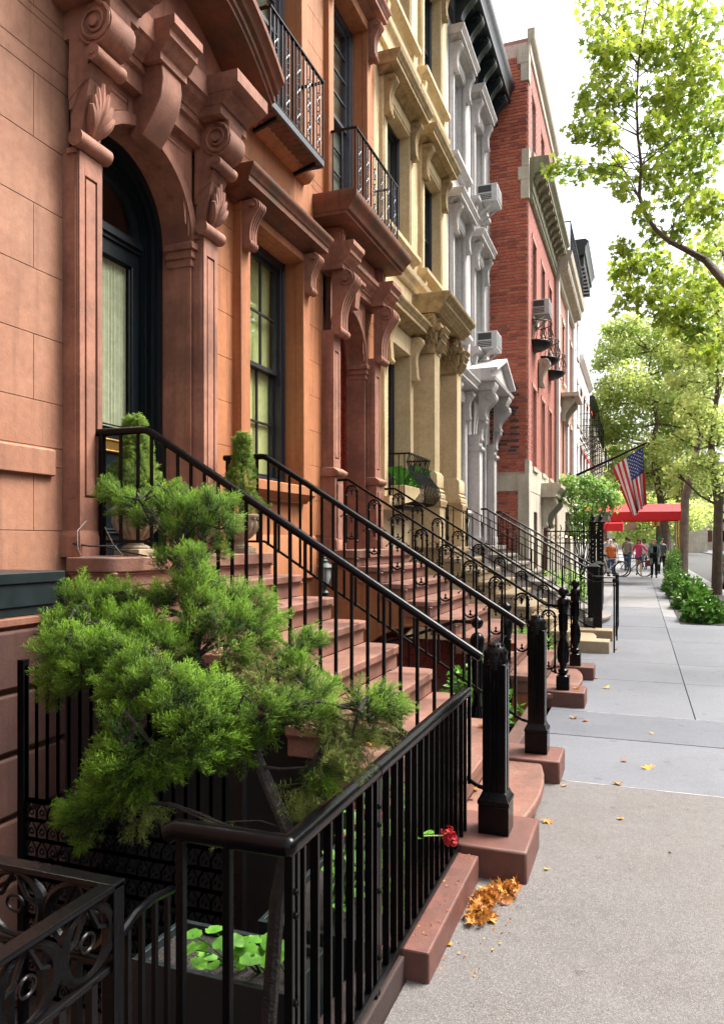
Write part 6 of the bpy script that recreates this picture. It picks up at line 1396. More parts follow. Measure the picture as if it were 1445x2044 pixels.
# broad leaves
def lobed(n=5, cut=.55, w_=1.0):
    """palmately lobed leaf in the xy plane, tip along +y, base at the origin"""
    pts = [(0, 0)]
    angs = np.linspace(-118, 118, 2 * n + 1)
    for i, a in enumerate(angs):
        r = (1.0 if i % 2 else cut) * (1 - .25 * abs(a) / 118); pts.append((w_ * r * .55 * math.sin(R(a)), .28 + r * .62 * math.cos(R(a))))
    v = np.array([(x, y, .06 * abs(x) + .04 * math.sin(y * 5)) for x, y in pts]); c = np.array([[0, .32, 0.]])
    v = np.concatenate([v, c]); k = len(pts); f = np.array([(i, (i + 1) % k, k) for i in range(k)])
    return v, f
PT, PF = lobed(5, .50); RT, RF = lobed(6, .88, 1.5)
OV = np.array([(0, 0, 0), (-.28, .45, .05), (0, 1, -.05), (.28, .45, .05), (0, .45, -.02)]); OF = np.array([(0, 1, 4), (1, 2, 4), (2, 3, 4), (3, 0, 4)])
def leaves(parent, name, m, pos, size, up=.5, tv=PT, tf=PF, tone=None, droop=0.0):
    n = len(pos); nrm = RNG.normal(size=(n, 3)) * (1 - up) + np.array([0, 0, up]); rot = frames(nrm)
    v, f, ts = scatter(tv, tf, pos, rot, size * RNG.uniform(.55, 1.35, n), tone if tone is not None else RNG.uniform(0, 1, n))
    return put(name, npmesh(name, v, f, m, np.clip(ts, 0, 1)), parent, kind='stuff')
def crown_pts(clusters):
    P_, T_ = [], []
    for c, r, n in clusters:
        u = RNG.normal(size=(n, 3)); u /= np.linalg.norm(u, axis=1)[:, None]; rr = RNG.random(n) ** .5
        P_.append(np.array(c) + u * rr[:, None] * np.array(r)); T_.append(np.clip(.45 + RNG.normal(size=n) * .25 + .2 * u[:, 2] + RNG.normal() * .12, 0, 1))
    return np.concatenate(P_), np.concatenate(T_)
# street tree 1: its branches reach in from the right
t = thing('plane_tree', 'street plane tree whose thin branch sweeps in at the top right', 'tree', group='street trees along the kerb')
b = MB(); base = Vector((2.05, 10.4, -.05))
b.tube([base, base + Vector((.03, .1, 1.8)), base + Vector((0, .3, 3.8)), base + Vector((-.1, .6, 5.6)), base + Vector((.1, .8, 8)), base + Vector((.3, 1.2, 11))], [.21, .18, .16, .14, .10, .04], 14)
D = 12.2
br = [base + Vector((-.05, .4, 4.4)), P(1470, 590, 11.6), P(1408, 520, D), P(1368, 498, D), P(1335, 482, D), P(1305, 455, D), P(1286, 425, D), P(1275, 390, D), P(1279, 330, D), P(1272, 270, D), P(1270, 200, D), P(1273, 130, D), P(1280, 70, D), P(1292, 0, D), P(1300, -60, D)]
b.tube(br, [.12, .08, .058, .048, .038, .034, .034, .029, .024, .021, .018, .016, .013, .009, .005], 10)
tw = []
for a, pts in ((7, [(1258, 384), (1238, 378)]), (5, [(1240, 330), (1222, 300)]), (9, [(1240, 255), (1215, 235)]), (8, [(1315, 300), (1350, 270)]), (10, [(1310, 150), (1345, 110)]), (10, [(1240, 150), (1210, 110)]), (4, [(1350, 420), (1385, 380)]), (6, [(1262, 362), (1225, 318), (1212, 296)]), (11, [(1225, 60), (1190, 20)]), (9, [(1320, 215), (1370, 190)])):
    ch = [br[a]] + [P(x, y, D + random.uniform(-.5, .5)) for x, y in pts]; b.tube(ch, [.016] + [.008] * (len(ch) - 1), 6); tw += ch[1:]
b2 = [base + Vector((0, .3, 3.6)), P(1480, 720, 12.5), P(1400, 668, 13), P(1362, 655, 13), P(1330, 630, 13), P(1300, 600, 13), P(1268, 588, 13), P(1255, 545, 13)]
b.tube(b2, [.08, .055, .036, .028, .021, .015, .010, .005], 8)
CL = []
def cl(px, py, d, rp, n): r = rp / 1491 * d; CL.append((P(px, py, d), (r, r * 1.3, r), n))
for px, py, rp, n in ((1195, 95, 34, 34), (1235, 105, 32, 40), (1262, 90, 26, 30), (1215, 150, 40, 44), (1172, 185, 28, 16), (1200, 205, 40, 40), (1165, 210, 25, 12), (1240, 200, 40, 40), (1150, 262, 26, 20), (1185, 258, 34, 34), (1215, 270, 28, 22), (1125, 340, 26, 24), (1158, 345, 22, 22), (1195, 335, 22, 10), (1100, 335, 16, 12), (1225, 335, 34, 32), (1195, 345, 16, 10), (1245, 375, 30, 20), (1300, 100, 40, 46), (1350, 110, 55, 90), (1320, 190, 42, 60), (1365, 220, 55, 110), (1305, 260, 34, 36), (1340, 300, 44, 64), (1385, 330, 50, 80), (1300, 350, 34, 40), (1335, 375, 38, 50), (1375, 410, 44, 64), (1285, 430, 26, 20), (1400, 150, 60, 90), (1420, 250, 60, 90), (1420, 420, 50, 70), (1240, 30, 60, 60), (1330, 20, 70, 90), (1410, 40, 70, 90), (1180, 20, 40, 20), (1300, 470, 26, 22), (1350, 470, 26, 26), (1400, 500, 40, 40)): cl(px, py, D + random.uniform(-.8, .8), rp, int(n * 3.2))
for px, py, rp, n in ((1240, 500, 26, 26), (1262, 530, 34, 46), (1232, 545, 24, 26), (1300, 520, 38, 50), (1250, 580, 26, 26), (1292, 590, 38, 50), (1340, 560, 44, 80), (1325, 620, 36, 50), (1370, 620, 44, 80), (1410, 580, 50, 80), (1395, 660, 40, 50), (1352, 655, 22, 26), (1235, 615, 18, 10), (1420, 700, 40, 40)): cl(px, py, 13 + random.uniform(-.8, .8), rp, int(n * 3.4))
for c_, r_, n_ in CL:
    q_ = br[2:] + b2[2:]; k_ = min([a_.lerp(b_, random.random()) for a_, b_ in list(zip(br[2:-1], br[3:])) + list(zip(b2[2:-1], b2[3:])) for _ in (0, 1, 2)], key=lambda q: (q - c_).length + max(0, q.z - c_.z + .2) * .8); m_ = k_.lerp(c_, .5) + Vector((random.uniform(-.08, .08), 0, random.uniform(-.02, .12)))
    b.tube([k_, m_, c_], [.010, .006, .003], 5, False)
    for _ in range(5): b.tube([m_.lerp(c_, random.uniform(.3, 1)), c_ + Vector([random.gauss(0, .55) * q for q in r_])], [.004, .0015], 4, False)
b.build('trunk', BRKP, t)
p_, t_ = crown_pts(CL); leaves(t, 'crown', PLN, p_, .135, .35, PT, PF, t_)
# mid and far street trees
def street_tree(label, x, y, hgt, dens, cl_, trunk_r=.2, seed=3, m=PLF, ls=.15, trunk_path=None):
    rs = random.Random(seed); t = thing('plane_tree', label, 'tree', group='street trees along the kerb'); b = MB(); base = Vector((x, y, -.05))
    path = trunk_path or [base, base + Vector((.05, 0, hgt * .3)), base + Vector((-.15, 0, hgt * .5)), base + Vector((.1, .1, hgt * .75)), base + Vector((0, 0, hgt))]
    b.tube(path, [trunk_r * (1 - .85 * i / (len(path) - 1)) for i in range(len(path))], 10)
    for c, r, n in cl_:
        a = min(path[1:], key=lambda q: (q - Vector(c)).length + max(0, q.z - c[2]) * .8); mid = a.lerp(Vector(c), .5) + Vector((rs.uniform(-.3, .3), rs.uniform(-.3, .3), -.2))
        b.tube([a, mid, Vector(c)], [trunk_r * .28, trunk_r * .18, .02], 6)
        for _ in range(3):
            e = Vector(c) + Vector([rs.uniform(-1, 1) * q * .8 for q in r]); b.tube([mid.lerp(Vector(c), .6), e], [.035, .01], 5)
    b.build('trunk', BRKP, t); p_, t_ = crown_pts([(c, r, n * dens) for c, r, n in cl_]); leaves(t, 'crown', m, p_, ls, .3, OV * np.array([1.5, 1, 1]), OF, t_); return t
def pc(lst, d0): return [(P(px, py, d0 + dd), (rp / 1491 * d0, rp / 1491 * d0 * 1.3, rp / 1491 * d0 * .8), n) for px, py, rp, n, dd in lst]
street_tree('tall light green plane tree with a crooked trunk rising beyond the red canopy', 1.5, 44, 12, 4, pc([(1230, 700, 46, 420, 0), (1290, 690, 50, 420, 1), (1340, 720, 52, 560, 0), (1250, 760, 50, 420, -1), (1210, 800, 34, 260, 0), (1310, 780, 50, 360, 2), (1365, 800, 55, 560, 0), (1240, 850, 50, 420, 1), (1290, 900, 50, 330, 0), (1350, 880, 55, 500, 2), (1385, 700, 60, 500, 0), (1220, 660, 26, 150, 0), (1260, 650, 36, 240, 0), (1330, 650, 40, 260, 0), (1400, 850, 60, 500, 0), (1250, 930, 36, 320, 0), (1215, 870, 26, 160, 1), (1200, 840, 18, 80, 0), (1270, 960, 40, 300, 1), (1320, 930, 40, 300, 1), (1205, 770, 22, 90, 0), (1275, 800, 46, 320, 0), (1325, 840, 44, 320, 1), (1225, 960, 24, 120, 2), (1340, 960, 50, 420, 0), (1390, 960, 50, 400, 1), (1195, 730, 20, 60, 0), (1230, 900, 30, 160, 2)], 42), .24, 5, ls=.17,
            trunk_path=[Vector((1.5, 44, -.05)), P(1328, 1060, 42), P(1318, 1000, 42), P(1308, 945, 42), P(1300, 885, 42), P(1311, 845, 42), P(1303, 800, 42), P(1292, 750, 42), P(1300, 700, 42)])
street_tree('darker trunked plane tree at the right edge behind the low hedge', 1.72, 33.5, 11, 3, pc([(1400, 760, 60, 380, 0), (1440, 680, 70, 420, 0), (1430, 850, 60, 300, 0), (1385, 930, 40, 240, 1), (1362, 950, 26, 120, 0), (1355, 985, 22, 90, 0), (1440, 600, 70, 300, 0)], 33), .22, 8, ls=.15,
            trunk_path=[Vector((1.66, 33.5, -.05)), P(1366, 1000, 31.8), P(1394, 880, 31.8), P(1430, 800, 31.8), P(1460, 700, 31.8)])
street_tree('plane tree at the far corner, dense green above the crossing', 1.4, 62, 10, 3, pc([(1250, 1000, 44, 380, 0), (1300, 1010, 40, 380, 0), (1345, 1010, 40, 360, 2), (1270, 1055, 34, 300, 0), (1310, 1060, 34, 300, 4), (1240, 1060, 24, 200, 6), (1210, 950, 30, 200, 0), (1380, 1030, 40, 260, 0), (1340, 1060, 30, 200, 0)], 58), .3, 9, ls=.24)
street_tree('far plane tree closing the view beyond the crossing', 4.5, 96, 14, 2, pc([(1255, 1070, 30, 300, 0), (1290, 1065, 34, 400, 0), (1330, 1050, 34, 400, 0), (1365, 1040, 36, 400, 0), (1230, 1035, 26, 260, 0), (1400, 1020, 50, 300, 0)], 92), .3, 11, ls=.4)
street_tree('big plane tree across the street with a broad crown, left one', 9.8, 24, 9, 4, [(Vector((9.5 + random.uniform(-2.2, 2.2), 24 + random.uniform(-4, 4), 6.5 + random.uniform(-1.8, 2.6))), (1.3, 1.3, 1.0), 150) for _ in range(14)], .25, 12, ls=.2)
street_tree('second plane tree across the street', 9.8, 38, 9, 4, [(Vector((9.5 + random.uniform(-2.2, 2.2), 38 + random.uniform(-4, 4), 6.5 + random.uniform(-1.8, 2.6))), (1.3, 1.3, 1.0), 120) for _ in range(12)], .25, 13, ls=.22)
street_tree('leafy plane tree whose pale crown fills the right edge above the low shrubs', 2.15, 24.5, 9, 4, pc([(1400, 560, 50, 130, 0), (1440, 620, 60, 160, 0), (1375, 700, 40, 110, 0), (1420, 740, 60, 170, 0), (1350, 760, 30, 60, 0), (1385, 820, 44, 130, 0), (1440, 860, 60, 160, 0), (1360, 880, 30, 60, 0), (1400, 930, 44, 120, 0), (1440, 480, 50, 120, 0), (1345, 660, 24, 40, 0), (1450, 960, 50, 100, 0), (1345, 940, 20, 30, 0)], 22), .16, 21, m=PLF, ls=.12)
# small locust by the tall fence
def small_tree():
    t = thing('small_tree', 'small multi stemmed tree with fresh green leaves by the tall black fence', 'tree'); b = MB(); s0 = Vector((-1.45, 20.7, -.05)); D_ = 20
    tips = [(1140, 975), (1165, 985), (1190, 965), (1215, 990), (1130, 1010), (1160, 1030), (1195, 1020), (1150, 1060), (1180, 1075), (1225, 1020), (1175, 950)]
    for i, (px, py) in enumerate(tips):
        c = P(px, py, D_ + random.uniform(-.6, .6)); k = s0 + Vector((random.uniform(-.05, .05), 0, .7 + .1 * (i % 3)))
        b.tube([s0 + Vector((.02 * (i % 4), 0, 0)), k, k.lerp(c, .5) + Vector((0, 0, -.05)), c], [.028, .02, .013, .005], 6)
    b.build('trunk', BARK, t)
    c_ = [(P(px, py, D_ + random.uniform(-.4, .4)), (rp / 1491 * D_,) * 3, n) for px, py, rp, n in ((1128, 960, 15, 50), (1145, 965, 20, 100), (1170, 962, 18, 90), (1195, 970, 20, 100), (1138, 990, 22, 120), (1165, 985, 20, 100), (1190, 990, 20, 100), (1215, 990, 20, 100), (1155, 1015, 22, 120), (1180, 1015, 20, 90), (1205, 1012, 18, 80), (1228, 1005, 14, 50), (1150, 1040, 18, 80), (1172, 1045, 18, 80), (1160, 1070, 18, 70), (1180, 1065, 14, 50), (1145, 1060, 12, 40), (1222, 970, 12, 30))]
    p_, t_ = crown_pts([(c, r, int(n * 1.9)) for c, r, n in c_]); leaves(t, 'crown', LOC, p_, .10, .4, OV * np.array([1.3, 1, 1]), OF, t_)
small_tree()
# hedges and ground shrubs at the kerb side
def hedge(label, x0, x1, y0, y1, h_, n, sz=.07, cat='hedge', m=HDG, name='hedge', round_=1.0):
    t = thing(name, label, cat); cx, cy_, hx, hy = (x0 + x1) / 2, (y0 + y1) / 2, (x1 - x0) / 2, (y1 - y0) / 2
    st = MB()
    for i in range(9):
        a = 2 * PI * i / 9; st.tube([(cx + .1 * math.cos(a), cy_ + .1 * math.sin(a), 0), (cx + hx * .7 * math.cos(a), cy_ + hy * .7 * math.sin(a), h_ * .75)], [.014, .006], 5)
    st.build('stems', BARK, t)
    u = RNG.normal(size=(n, 3)); u[:, 2] = np.abs(u[:, 2]); e = 2.6 if round_ < 1 else 2.0; u /= (np.sum(np.abs(u) ** e, axis=1) ** (1 / e))[:, None]; rr = RNG.random(n) ** .22
    bump = 1 + .10 * np.sin(u[:, 0] * 9 + u[:, 1] * 7) + .08 * np.sin(u[:, 2] * 13 + u[:, 0] * 5)
    p_ = np.array([cx, cy_, .02]) + u * (rr * bump)[:, None] * np.array([hx, hy, h_])
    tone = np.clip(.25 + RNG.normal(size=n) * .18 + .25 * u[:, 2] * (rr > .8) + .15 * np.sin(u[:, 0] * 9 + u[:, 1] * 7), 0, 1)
    leaves(t, 'foliage', m, p_, sz, .35, OV, OF, tone)
for i, (x0, x1, y0, y1, h_, n) in enumerate(((.80, 1.6, 15.7, 16.8, .50, 2000), (.76, 1.6, 18.6, 20.2, .62, 2400), (.74, 1.5, 22.0, 23.6, .60, 1800), (.68, 1.5, 25, 26.8, .62, 1600))):
    hedge('low leafy shrub at the pavement edge, %s' % ('nearest the camera', 'second from the camera', 'third from the camera, below the tall hedge', 'fourth, at the foot of the tall clipped hedge')[i], x0, x1, y0, y1, h_, n, .11, 'shrub', HDG, 'low_shrub')
hedge('tall clipped hedge column below the right end of the red canopy', .80, 1.35, 26.5, 28.6, 1.28, 3200, .07, 'hedge', HDG, 'clipped_hedge', .5)
MB().box(.74, 2.3, 15.6, 30, -.01, .012).build('planting_bed', SOIL, None, 0, 0, kind='structure')
for i, (x, y, z, r, lb) in enumerate(((-1.35, 6.55, .12, .34, 'leafy green plant in the area of the orange house behind the tall newel'), (-1.7, 17.9, .3, .6, 'green shrubs behind the grey stoop railing'), (-1.6, 19.4, .2, .55, 'low green planting below the small tree'), (-1.35, 10.2, .1, .3, 'small shrub between the yellow and brown stoops'))):
    hedge(lb, x - r, x + r, y - r, y + r, r * 1.1 + z, 1100 if i else 900, .07, 'plant', GER if i == 0 else LOC, 'leafy_plant')
for k, (x, y, z) in enumerate(((-1.35, 6.55, -.35),)):
    t = thing('plant_pot', 'round dark pot holding the leafy plant in the area of the orange house', 'planter', (x, y, z)); MB().lathe(0, 0, [(.14, 0), (.18, .30), (.2, .32), (.2, .36), (.17, .36), (.16, .3)], 18).build('pot', SASH, t)
# spider plant in the window guard
t = thing('window_box_plant', 'grassy green plant in the box behind the bulging window guard', 'plant'); g = MB()
for i in range(60):
    y = 9.7 + .9 * random.random(); a = random.uniform(0, 2 * PI); l = random.uniform(.15, .42)
    g.add([(WX + .18, y - .005, 2.34), (WX + .18, y + .005, 2.34), (WX + .18 + .5 * l * math.cos(a) * .4, y + l * math.sin(a) * .4, 2.34 + l * .8), (WX + .18 + l * math.cos(a) * .6, y + l * math.sin(a) * .6, 2.34 + l * .75)], [(0, 1, 2), (0, 2, 3)])
g.build('blades', GER, t, 0, 0); n = 90; p_ = np.stack([WX + .18 + RNG.normal(size=n) * .05, 9.68 + RNG.random(n) * .95, 2.36 + RNG.random(n) * .14], 1); leaves(t, 'foliage', GER, p_, .06, .3, OV, OF)
# geraniums: planter at the corner and planter row behind the near fence
def planter(label, x0, x1, y0, y1, z0, z1):
    t = thing('planter_box', label, 'planter'); m_ = MB()
    m_.box(x0, x1, y0, y0 + .02, z0, z1).box(x0, x1, y1 - .02, y1, z0, z1).box(x0, x0 + .02, y0 + .02, y1 - .02, z0, z1).box(x1 - .02, x1, y0 + .02, y1 - .02, z0, z1); m_.build('box', GRNM, t, .003, 0)
    MB().moulding([(.0, z1 - .02), (.012, z1 - .015), (.012, z1 + .002)], x0, y0, y1, 1).build('rim', GRNM, t) if False else None
    MB().box(x0 + .02, x1 - .02, y0 + .02, y1 - .02, z1 - .06, z1 - .03).build('soil', SOIL, t, 0, 0)
planter('dark green planter box with round leaved geraniums in the corner of the near fence', -1.55, -.98, 2.02, 2.3, -.05, .24)
planter('dark green trough of red geraniums behind the bars of the near fence', -1.32, -.90, 2.45, 3.42, -.1, .20)
def geranium(label, stems, sz, m=GER, flowers=()):
    t = thing('geranium', label, 'plant'); s_ = MB(); pos, rots = [], []
    for (b0, tip) in stems:
        b0, tip = Vector(b0), Vector(tip); s_.tube([b0, b0.lerp(tip, .6) + Vector((0, 0, .015)), tip], [.003, .0025, .0018], 5); pos.append(tip)
    s_.build('stems', HDG, t)
    lm = None
    for p in pos:
        if lm is None or random.random() < .4:
            v, f = RT.copy(), RF; v = v - np.array([0, .3, 0]); v[:, 2] = .16 * (v[:, 0] ** 2 + v[:, 1] ** 2) + RNG.normal(size=len(v)) * .035
            lm = npmesh('leaf', v, f, m, np.clip(np.concatenate([[.15], RNG.uniform(.35, .9, len(v) - 2), [.2]]), 0, 1), True)
        o = put('leaf', lm, t); o.location = p; k = sz * random.uniform(.7, 1.2); o.scale = (k, k, k); o.rotation_euler = (random.uniform(-.1, .9), random.uniform(-.4, .4), random.uniform(-1, 1))
    for c in flowers:
        fm = MB()
        for i in range(26):
            u = Vector([random.gauss(0, 1) for _ in range(3)]).normalized(); q = Vector(c) + u * .022
            for k in range(3):
                w_ = Vector([random.gauss(0, 1) for _ in range(3)]).normalized(); e = u.cross(w_).normalized() * .009; g_ = u.cross(e).normalized() * .009; fm.add([q - e * .2, q + e + u * .004, q + g_ + e * .4 + u * .009, q + g_ * .8 - e * .6 + u * .006], [(0, 1, 2, 3)])
        fm.build('flower', REDP, t, 0, 0)
    return t
st = []
for px, py in ((385, 1868), (403, 1900), (428, 1858), (415, 1912), (440, 1885), (452, 1895), (470, 1880), (385, 1895), (480, 1885), (505, 1878), (540, 1892), (500, 1920), (520, 1905), (478, 1925), (545, 1918), (395, 1925), (425, 1930), (530, 1882), (560, 1900), (465, 1910), (490, 1900)):
    tip = P(px, py, 2.28 + random.uniform(-.06, .08)); st.append(((min(-1.0, max(-1.5, tip.x * .9 - .12)), 2.15, .2), tip))
geranium('geranium with bright round scalloped leaves in the corner planter', st, .055)
st = []
for i in range(110):
    px = random.uniform(655, 850); py = random.uniform(1560 + (px < 720) * 60, 1830); tip = P(px, py, 3.0 + random.uniform(-.3, .3) + (px - 750) / 400)
    if tip.x > -.87: tip.x = -.87 - random.random() * .05
    st.append(((-1.1, max(2.55, min(3.35, tip.y)), .15), tip))
geranium('tall red flowering geraniums behind the bars of the near fence', st, .05, GER, [P(715, 1655, 3.0), P(722, 1610, 3.1), P(755, 1635, 3.1), P(700, 1665, 2.95), P(790, 1735, 3.1)])
c = P(896, 1670, 3.05); geranium('single red geranium bloom on a long stem poking through the near fence', [(P(800, 1680, 3.05), P(838, 1672, 2.98)), (P(800, 1680, 3.05), P(855, 1664, 2.98)), (P(840, 1700, 3.05), P(818, 1712, 3.0))], .035, GER, [c, c + Vector((.008, 0, -.01)), c + Vector((-.006, .004, .012))])
t = thing('flower_stem', 'pale green stem holding the poking red geranium bloom', 'stem'); MB().tube([P(825, 1670, 3.05), P(860, 1668, 3.05), P(890, 1668, 3.05)], .0028, 6).build('stalk', leafmat('stem_green', (.3, .42, .12), (.3, .42, .12), .2), t)
# fallen leaves
def fallen(x, y, z, s, tone, label, group=None, tilt=.25, idx=[0]):
    v, f = PT.copy(), PF; v = v - np.array([0, .4, 0]); v[:, 2] += .22 * (v[:, 0] ** 2) * random.choice((1, 2.2)) + RNG.normal(size=len(v)) * .05
    me = npmesh('fallen_leaf', v, f, FAL if tone > -1 else GER, np.clip(tone + RNG.normal(size=len(v)) * .12, 0, 1), True)
    o = put('fallen_leaf', me, None, label=label, cat='leaf', group=group); o.location = (x, y, z + .004); o.scale = (s,) * 3; o.rotation_euler = (random.uniform(-tilt, tilt), random.uniform(-tilt, tilt), random.uniform(0, 6.28))
def gpt(px, py, z=0):
    d = 1491 * (CAMZ - z) / (py - 1080); r = (px - 722.5) / 1491 * d; return r * CT - d * ST, r * ST + d * CT
for px, py, s, tn, lb, z in ((1092, 1642, .085, .45, 'large orange leaf lying on the pebbled pavement beside the first plinth', 0), (1145, 1434, .11, .55, 'yellow leaf on the grey slab beyond the second stoop plinth', 0), (1168, 1440, .07, .2, 'smaller brown leaf right of the yellow one on the grey slab', 0), (1245, 1520, .06, .05, 'small dark brown leaf alone on the grey slab', 0), (1292, 1533, .12, .9, 'pale greenish leaf flat on the grey slab near the joint', 0),
                         (1210, 1374, .10, .9, 'pale yellow leaf on the slab opposite the second stoop', 0), (1238, 1636, .05, .95, 'tiny pale leaf in the middle of the pebbled pavement', 0), (1232, 1566, .09, .5, 'long twiggy leaf lying on the pale joint line', 0), (1062, 1633, .06, .5, 'orange curled leaf in the corner between plinth and rounded step', 0), (1125, 1570, .05, .3, 'small leaf just below the second plinth corner', 0), (898, 1888, .035, .9, 'tiny yellow leaf at the foot of the kerb', 0), (1090, 1737, .035, .95, 'pale leaf scrap right of the leaf pile', 0),
                         (948, 1577, .07, .35, 'curled brown leaf on the bottom step beside the fence', .13), (942, 1595, .05, .2, 'dark curled leaf on the bottom step next to the fence end', .13), (745, 1489, .09, .6, 'yellow leaf on a stoop tread seen past the juniper', .47), (960, 1452, .08, .75, 'pale yellow leaf on the second step of the first stoop', .30), (985, 1633, .06, .55, 'orange leaf at the foot of the first square newel', .15), (1228, 1297, .10, .5, 'orange leaf by the yellow stoop plinth', 0), (1150, 1375, .09, .6, 'yellow leaf on the second stoop plinth', .15), (1190, 1355, .07, .3, 'brown leaf at the foot of the far plinth', 0), (1337, 1702, .03, .1, 'tiny reddish leaf at the right of the pebbled pavement', 0), (1300, 1465, .05, .9, 'pale leaf near the right edge on the grey slab', 0), (900, 1640, .05, .6, 'orange leaf on the first plinth by the fence foot', .15)):
    x, y = gpt(px, py, z); fallen(x, y, z + .003, s, tn, lb)
t = tag(thing('leaf_pile', 'heap of orange fallen leaves against the first plinth', 'leaves'))
CT_ = PT.copy(); CT_[:, 2] += .9 * CT_[:, 0] ** 2 + .25 * (CT_[:, 1] - .4) ** 2
n = 240; a = RNG.random(n) * 2 * PI; r = RNG.random(n) ** .6
pts = []
for i in range(n):
    u, v_ = r[i] * math.cos(a[i]), r[i] * math.sin(a[i]); x = -.635 + .055 * u + .10 * max(0, v_) ; y = 3.26 + .24 * v_ 
    pts.append((max(x, -.69), min(y, 3.49), .012 + .055 * (1 - r[i]) * random.random() + .01 * random.random()))
leaves(t, 'dry_leaves', FAL, np.array(pts), .045, .18, CT_, PF, np.clip(RNG.normal(.5, .3, n), 0, 1))
n = 70; x = RNG.uniform(-.80, -.50, n); pts = np.stack([x, RNG.uniform(2.7, 3.5, n), np.where(x < -.71, .12, .006)], 1)
lt = tag(thing('leaf_litter', 'crumbs of dry leaf along the brownstone kerb', 'leaves')); leaves(lt, 'crumbs', FAL, pts, .014, .6, OV, OF)
# ---------------------------------------------------------------- bicycles
def bicycle(label, x, y, rz, m):
    t = thing('bicycle', label, 'bicycle', (x, y, 0), rz, 'bicycles parked across the pavement'); W = .52; RR = .34
    for wx in (-W, W):
        ty = MB().tube([(wx + RR * math.cos(a), 0, RR + RR * math.sin(a)) for a in [2 * PI * k / 28 for k in range(29)]], .027, 7, False).build('wheel', IRNS, t)
        sp = MB().tube([(wx + (RR - .025) * math.cos(a), 0, RR + (RR - .025) * math.sin(a)) for a in [2 * PI * k / 28 for k in range(29)]], .009, 5, False)
        for k in range(18): a = 2 * PI * k / 18; sp.bar((wx, .015 * (-1) ** k, RR), (wx + (RR - .03) * math.cos(a), 0, RR + (RR - .03) * math.sin(a)), .003)
        sp.tube([(wx, -.03, RR), (wx, .03, RR)], .02, 8); sp.build('rim', CHRM, ty)
    f = MB(); bbp = (-.08, 0, .30); st = (-.22, 0, .78); hd = (.34, 0, .82); 
    for a, b_ in ((bbp, st), (bbp, (.36, 0, .74)), (st, hd), ((-W, 0, RR), st), ((-W, 0, RR), bbp), ((.33, 0, .88), (W, 0, RR))): f.tube([a, b_], .017, 8)
    f.build('frame', m, t)
    MB().tube([(.33, 0, .86), (.34, 0, .98), (.42, -.02, 1.0)], .014, 6).tube([(.42, -.27, 1.0), (.44, 0, 1.0), (.42, .27, 1.0)], .014, 6).build('handlebar', IRNS, t)
    MB().tube([st, (-.26, 0, .92)], .014, 6).build('seat_post', CHRM, t); MB().tube([(-.40, 0, .95), (-.28, 0, .96), (-.12, 0, .94)], [.07, .06, .02], 8).build('saddle', IRNS, t)
    MB().tube([(-.08, -.06, .30), (-.08, .06, .30)], .085, 14).tube([(-.08, .08, .30), (.04, .08, .18)], .01, 5).tube([(-.08, -.08, .30), (-.2, -.08, .42)], .01, 5).build('crank', CHRM, t)
bicycle('silver bicycle standing across the pavement, front wheel to the middle', -1.23, 35.3, 0, CHRM); bicycle('black framed bicycle just behind the silver one with its wheel furthest right', -.30, 36.0, .06, IRNS)
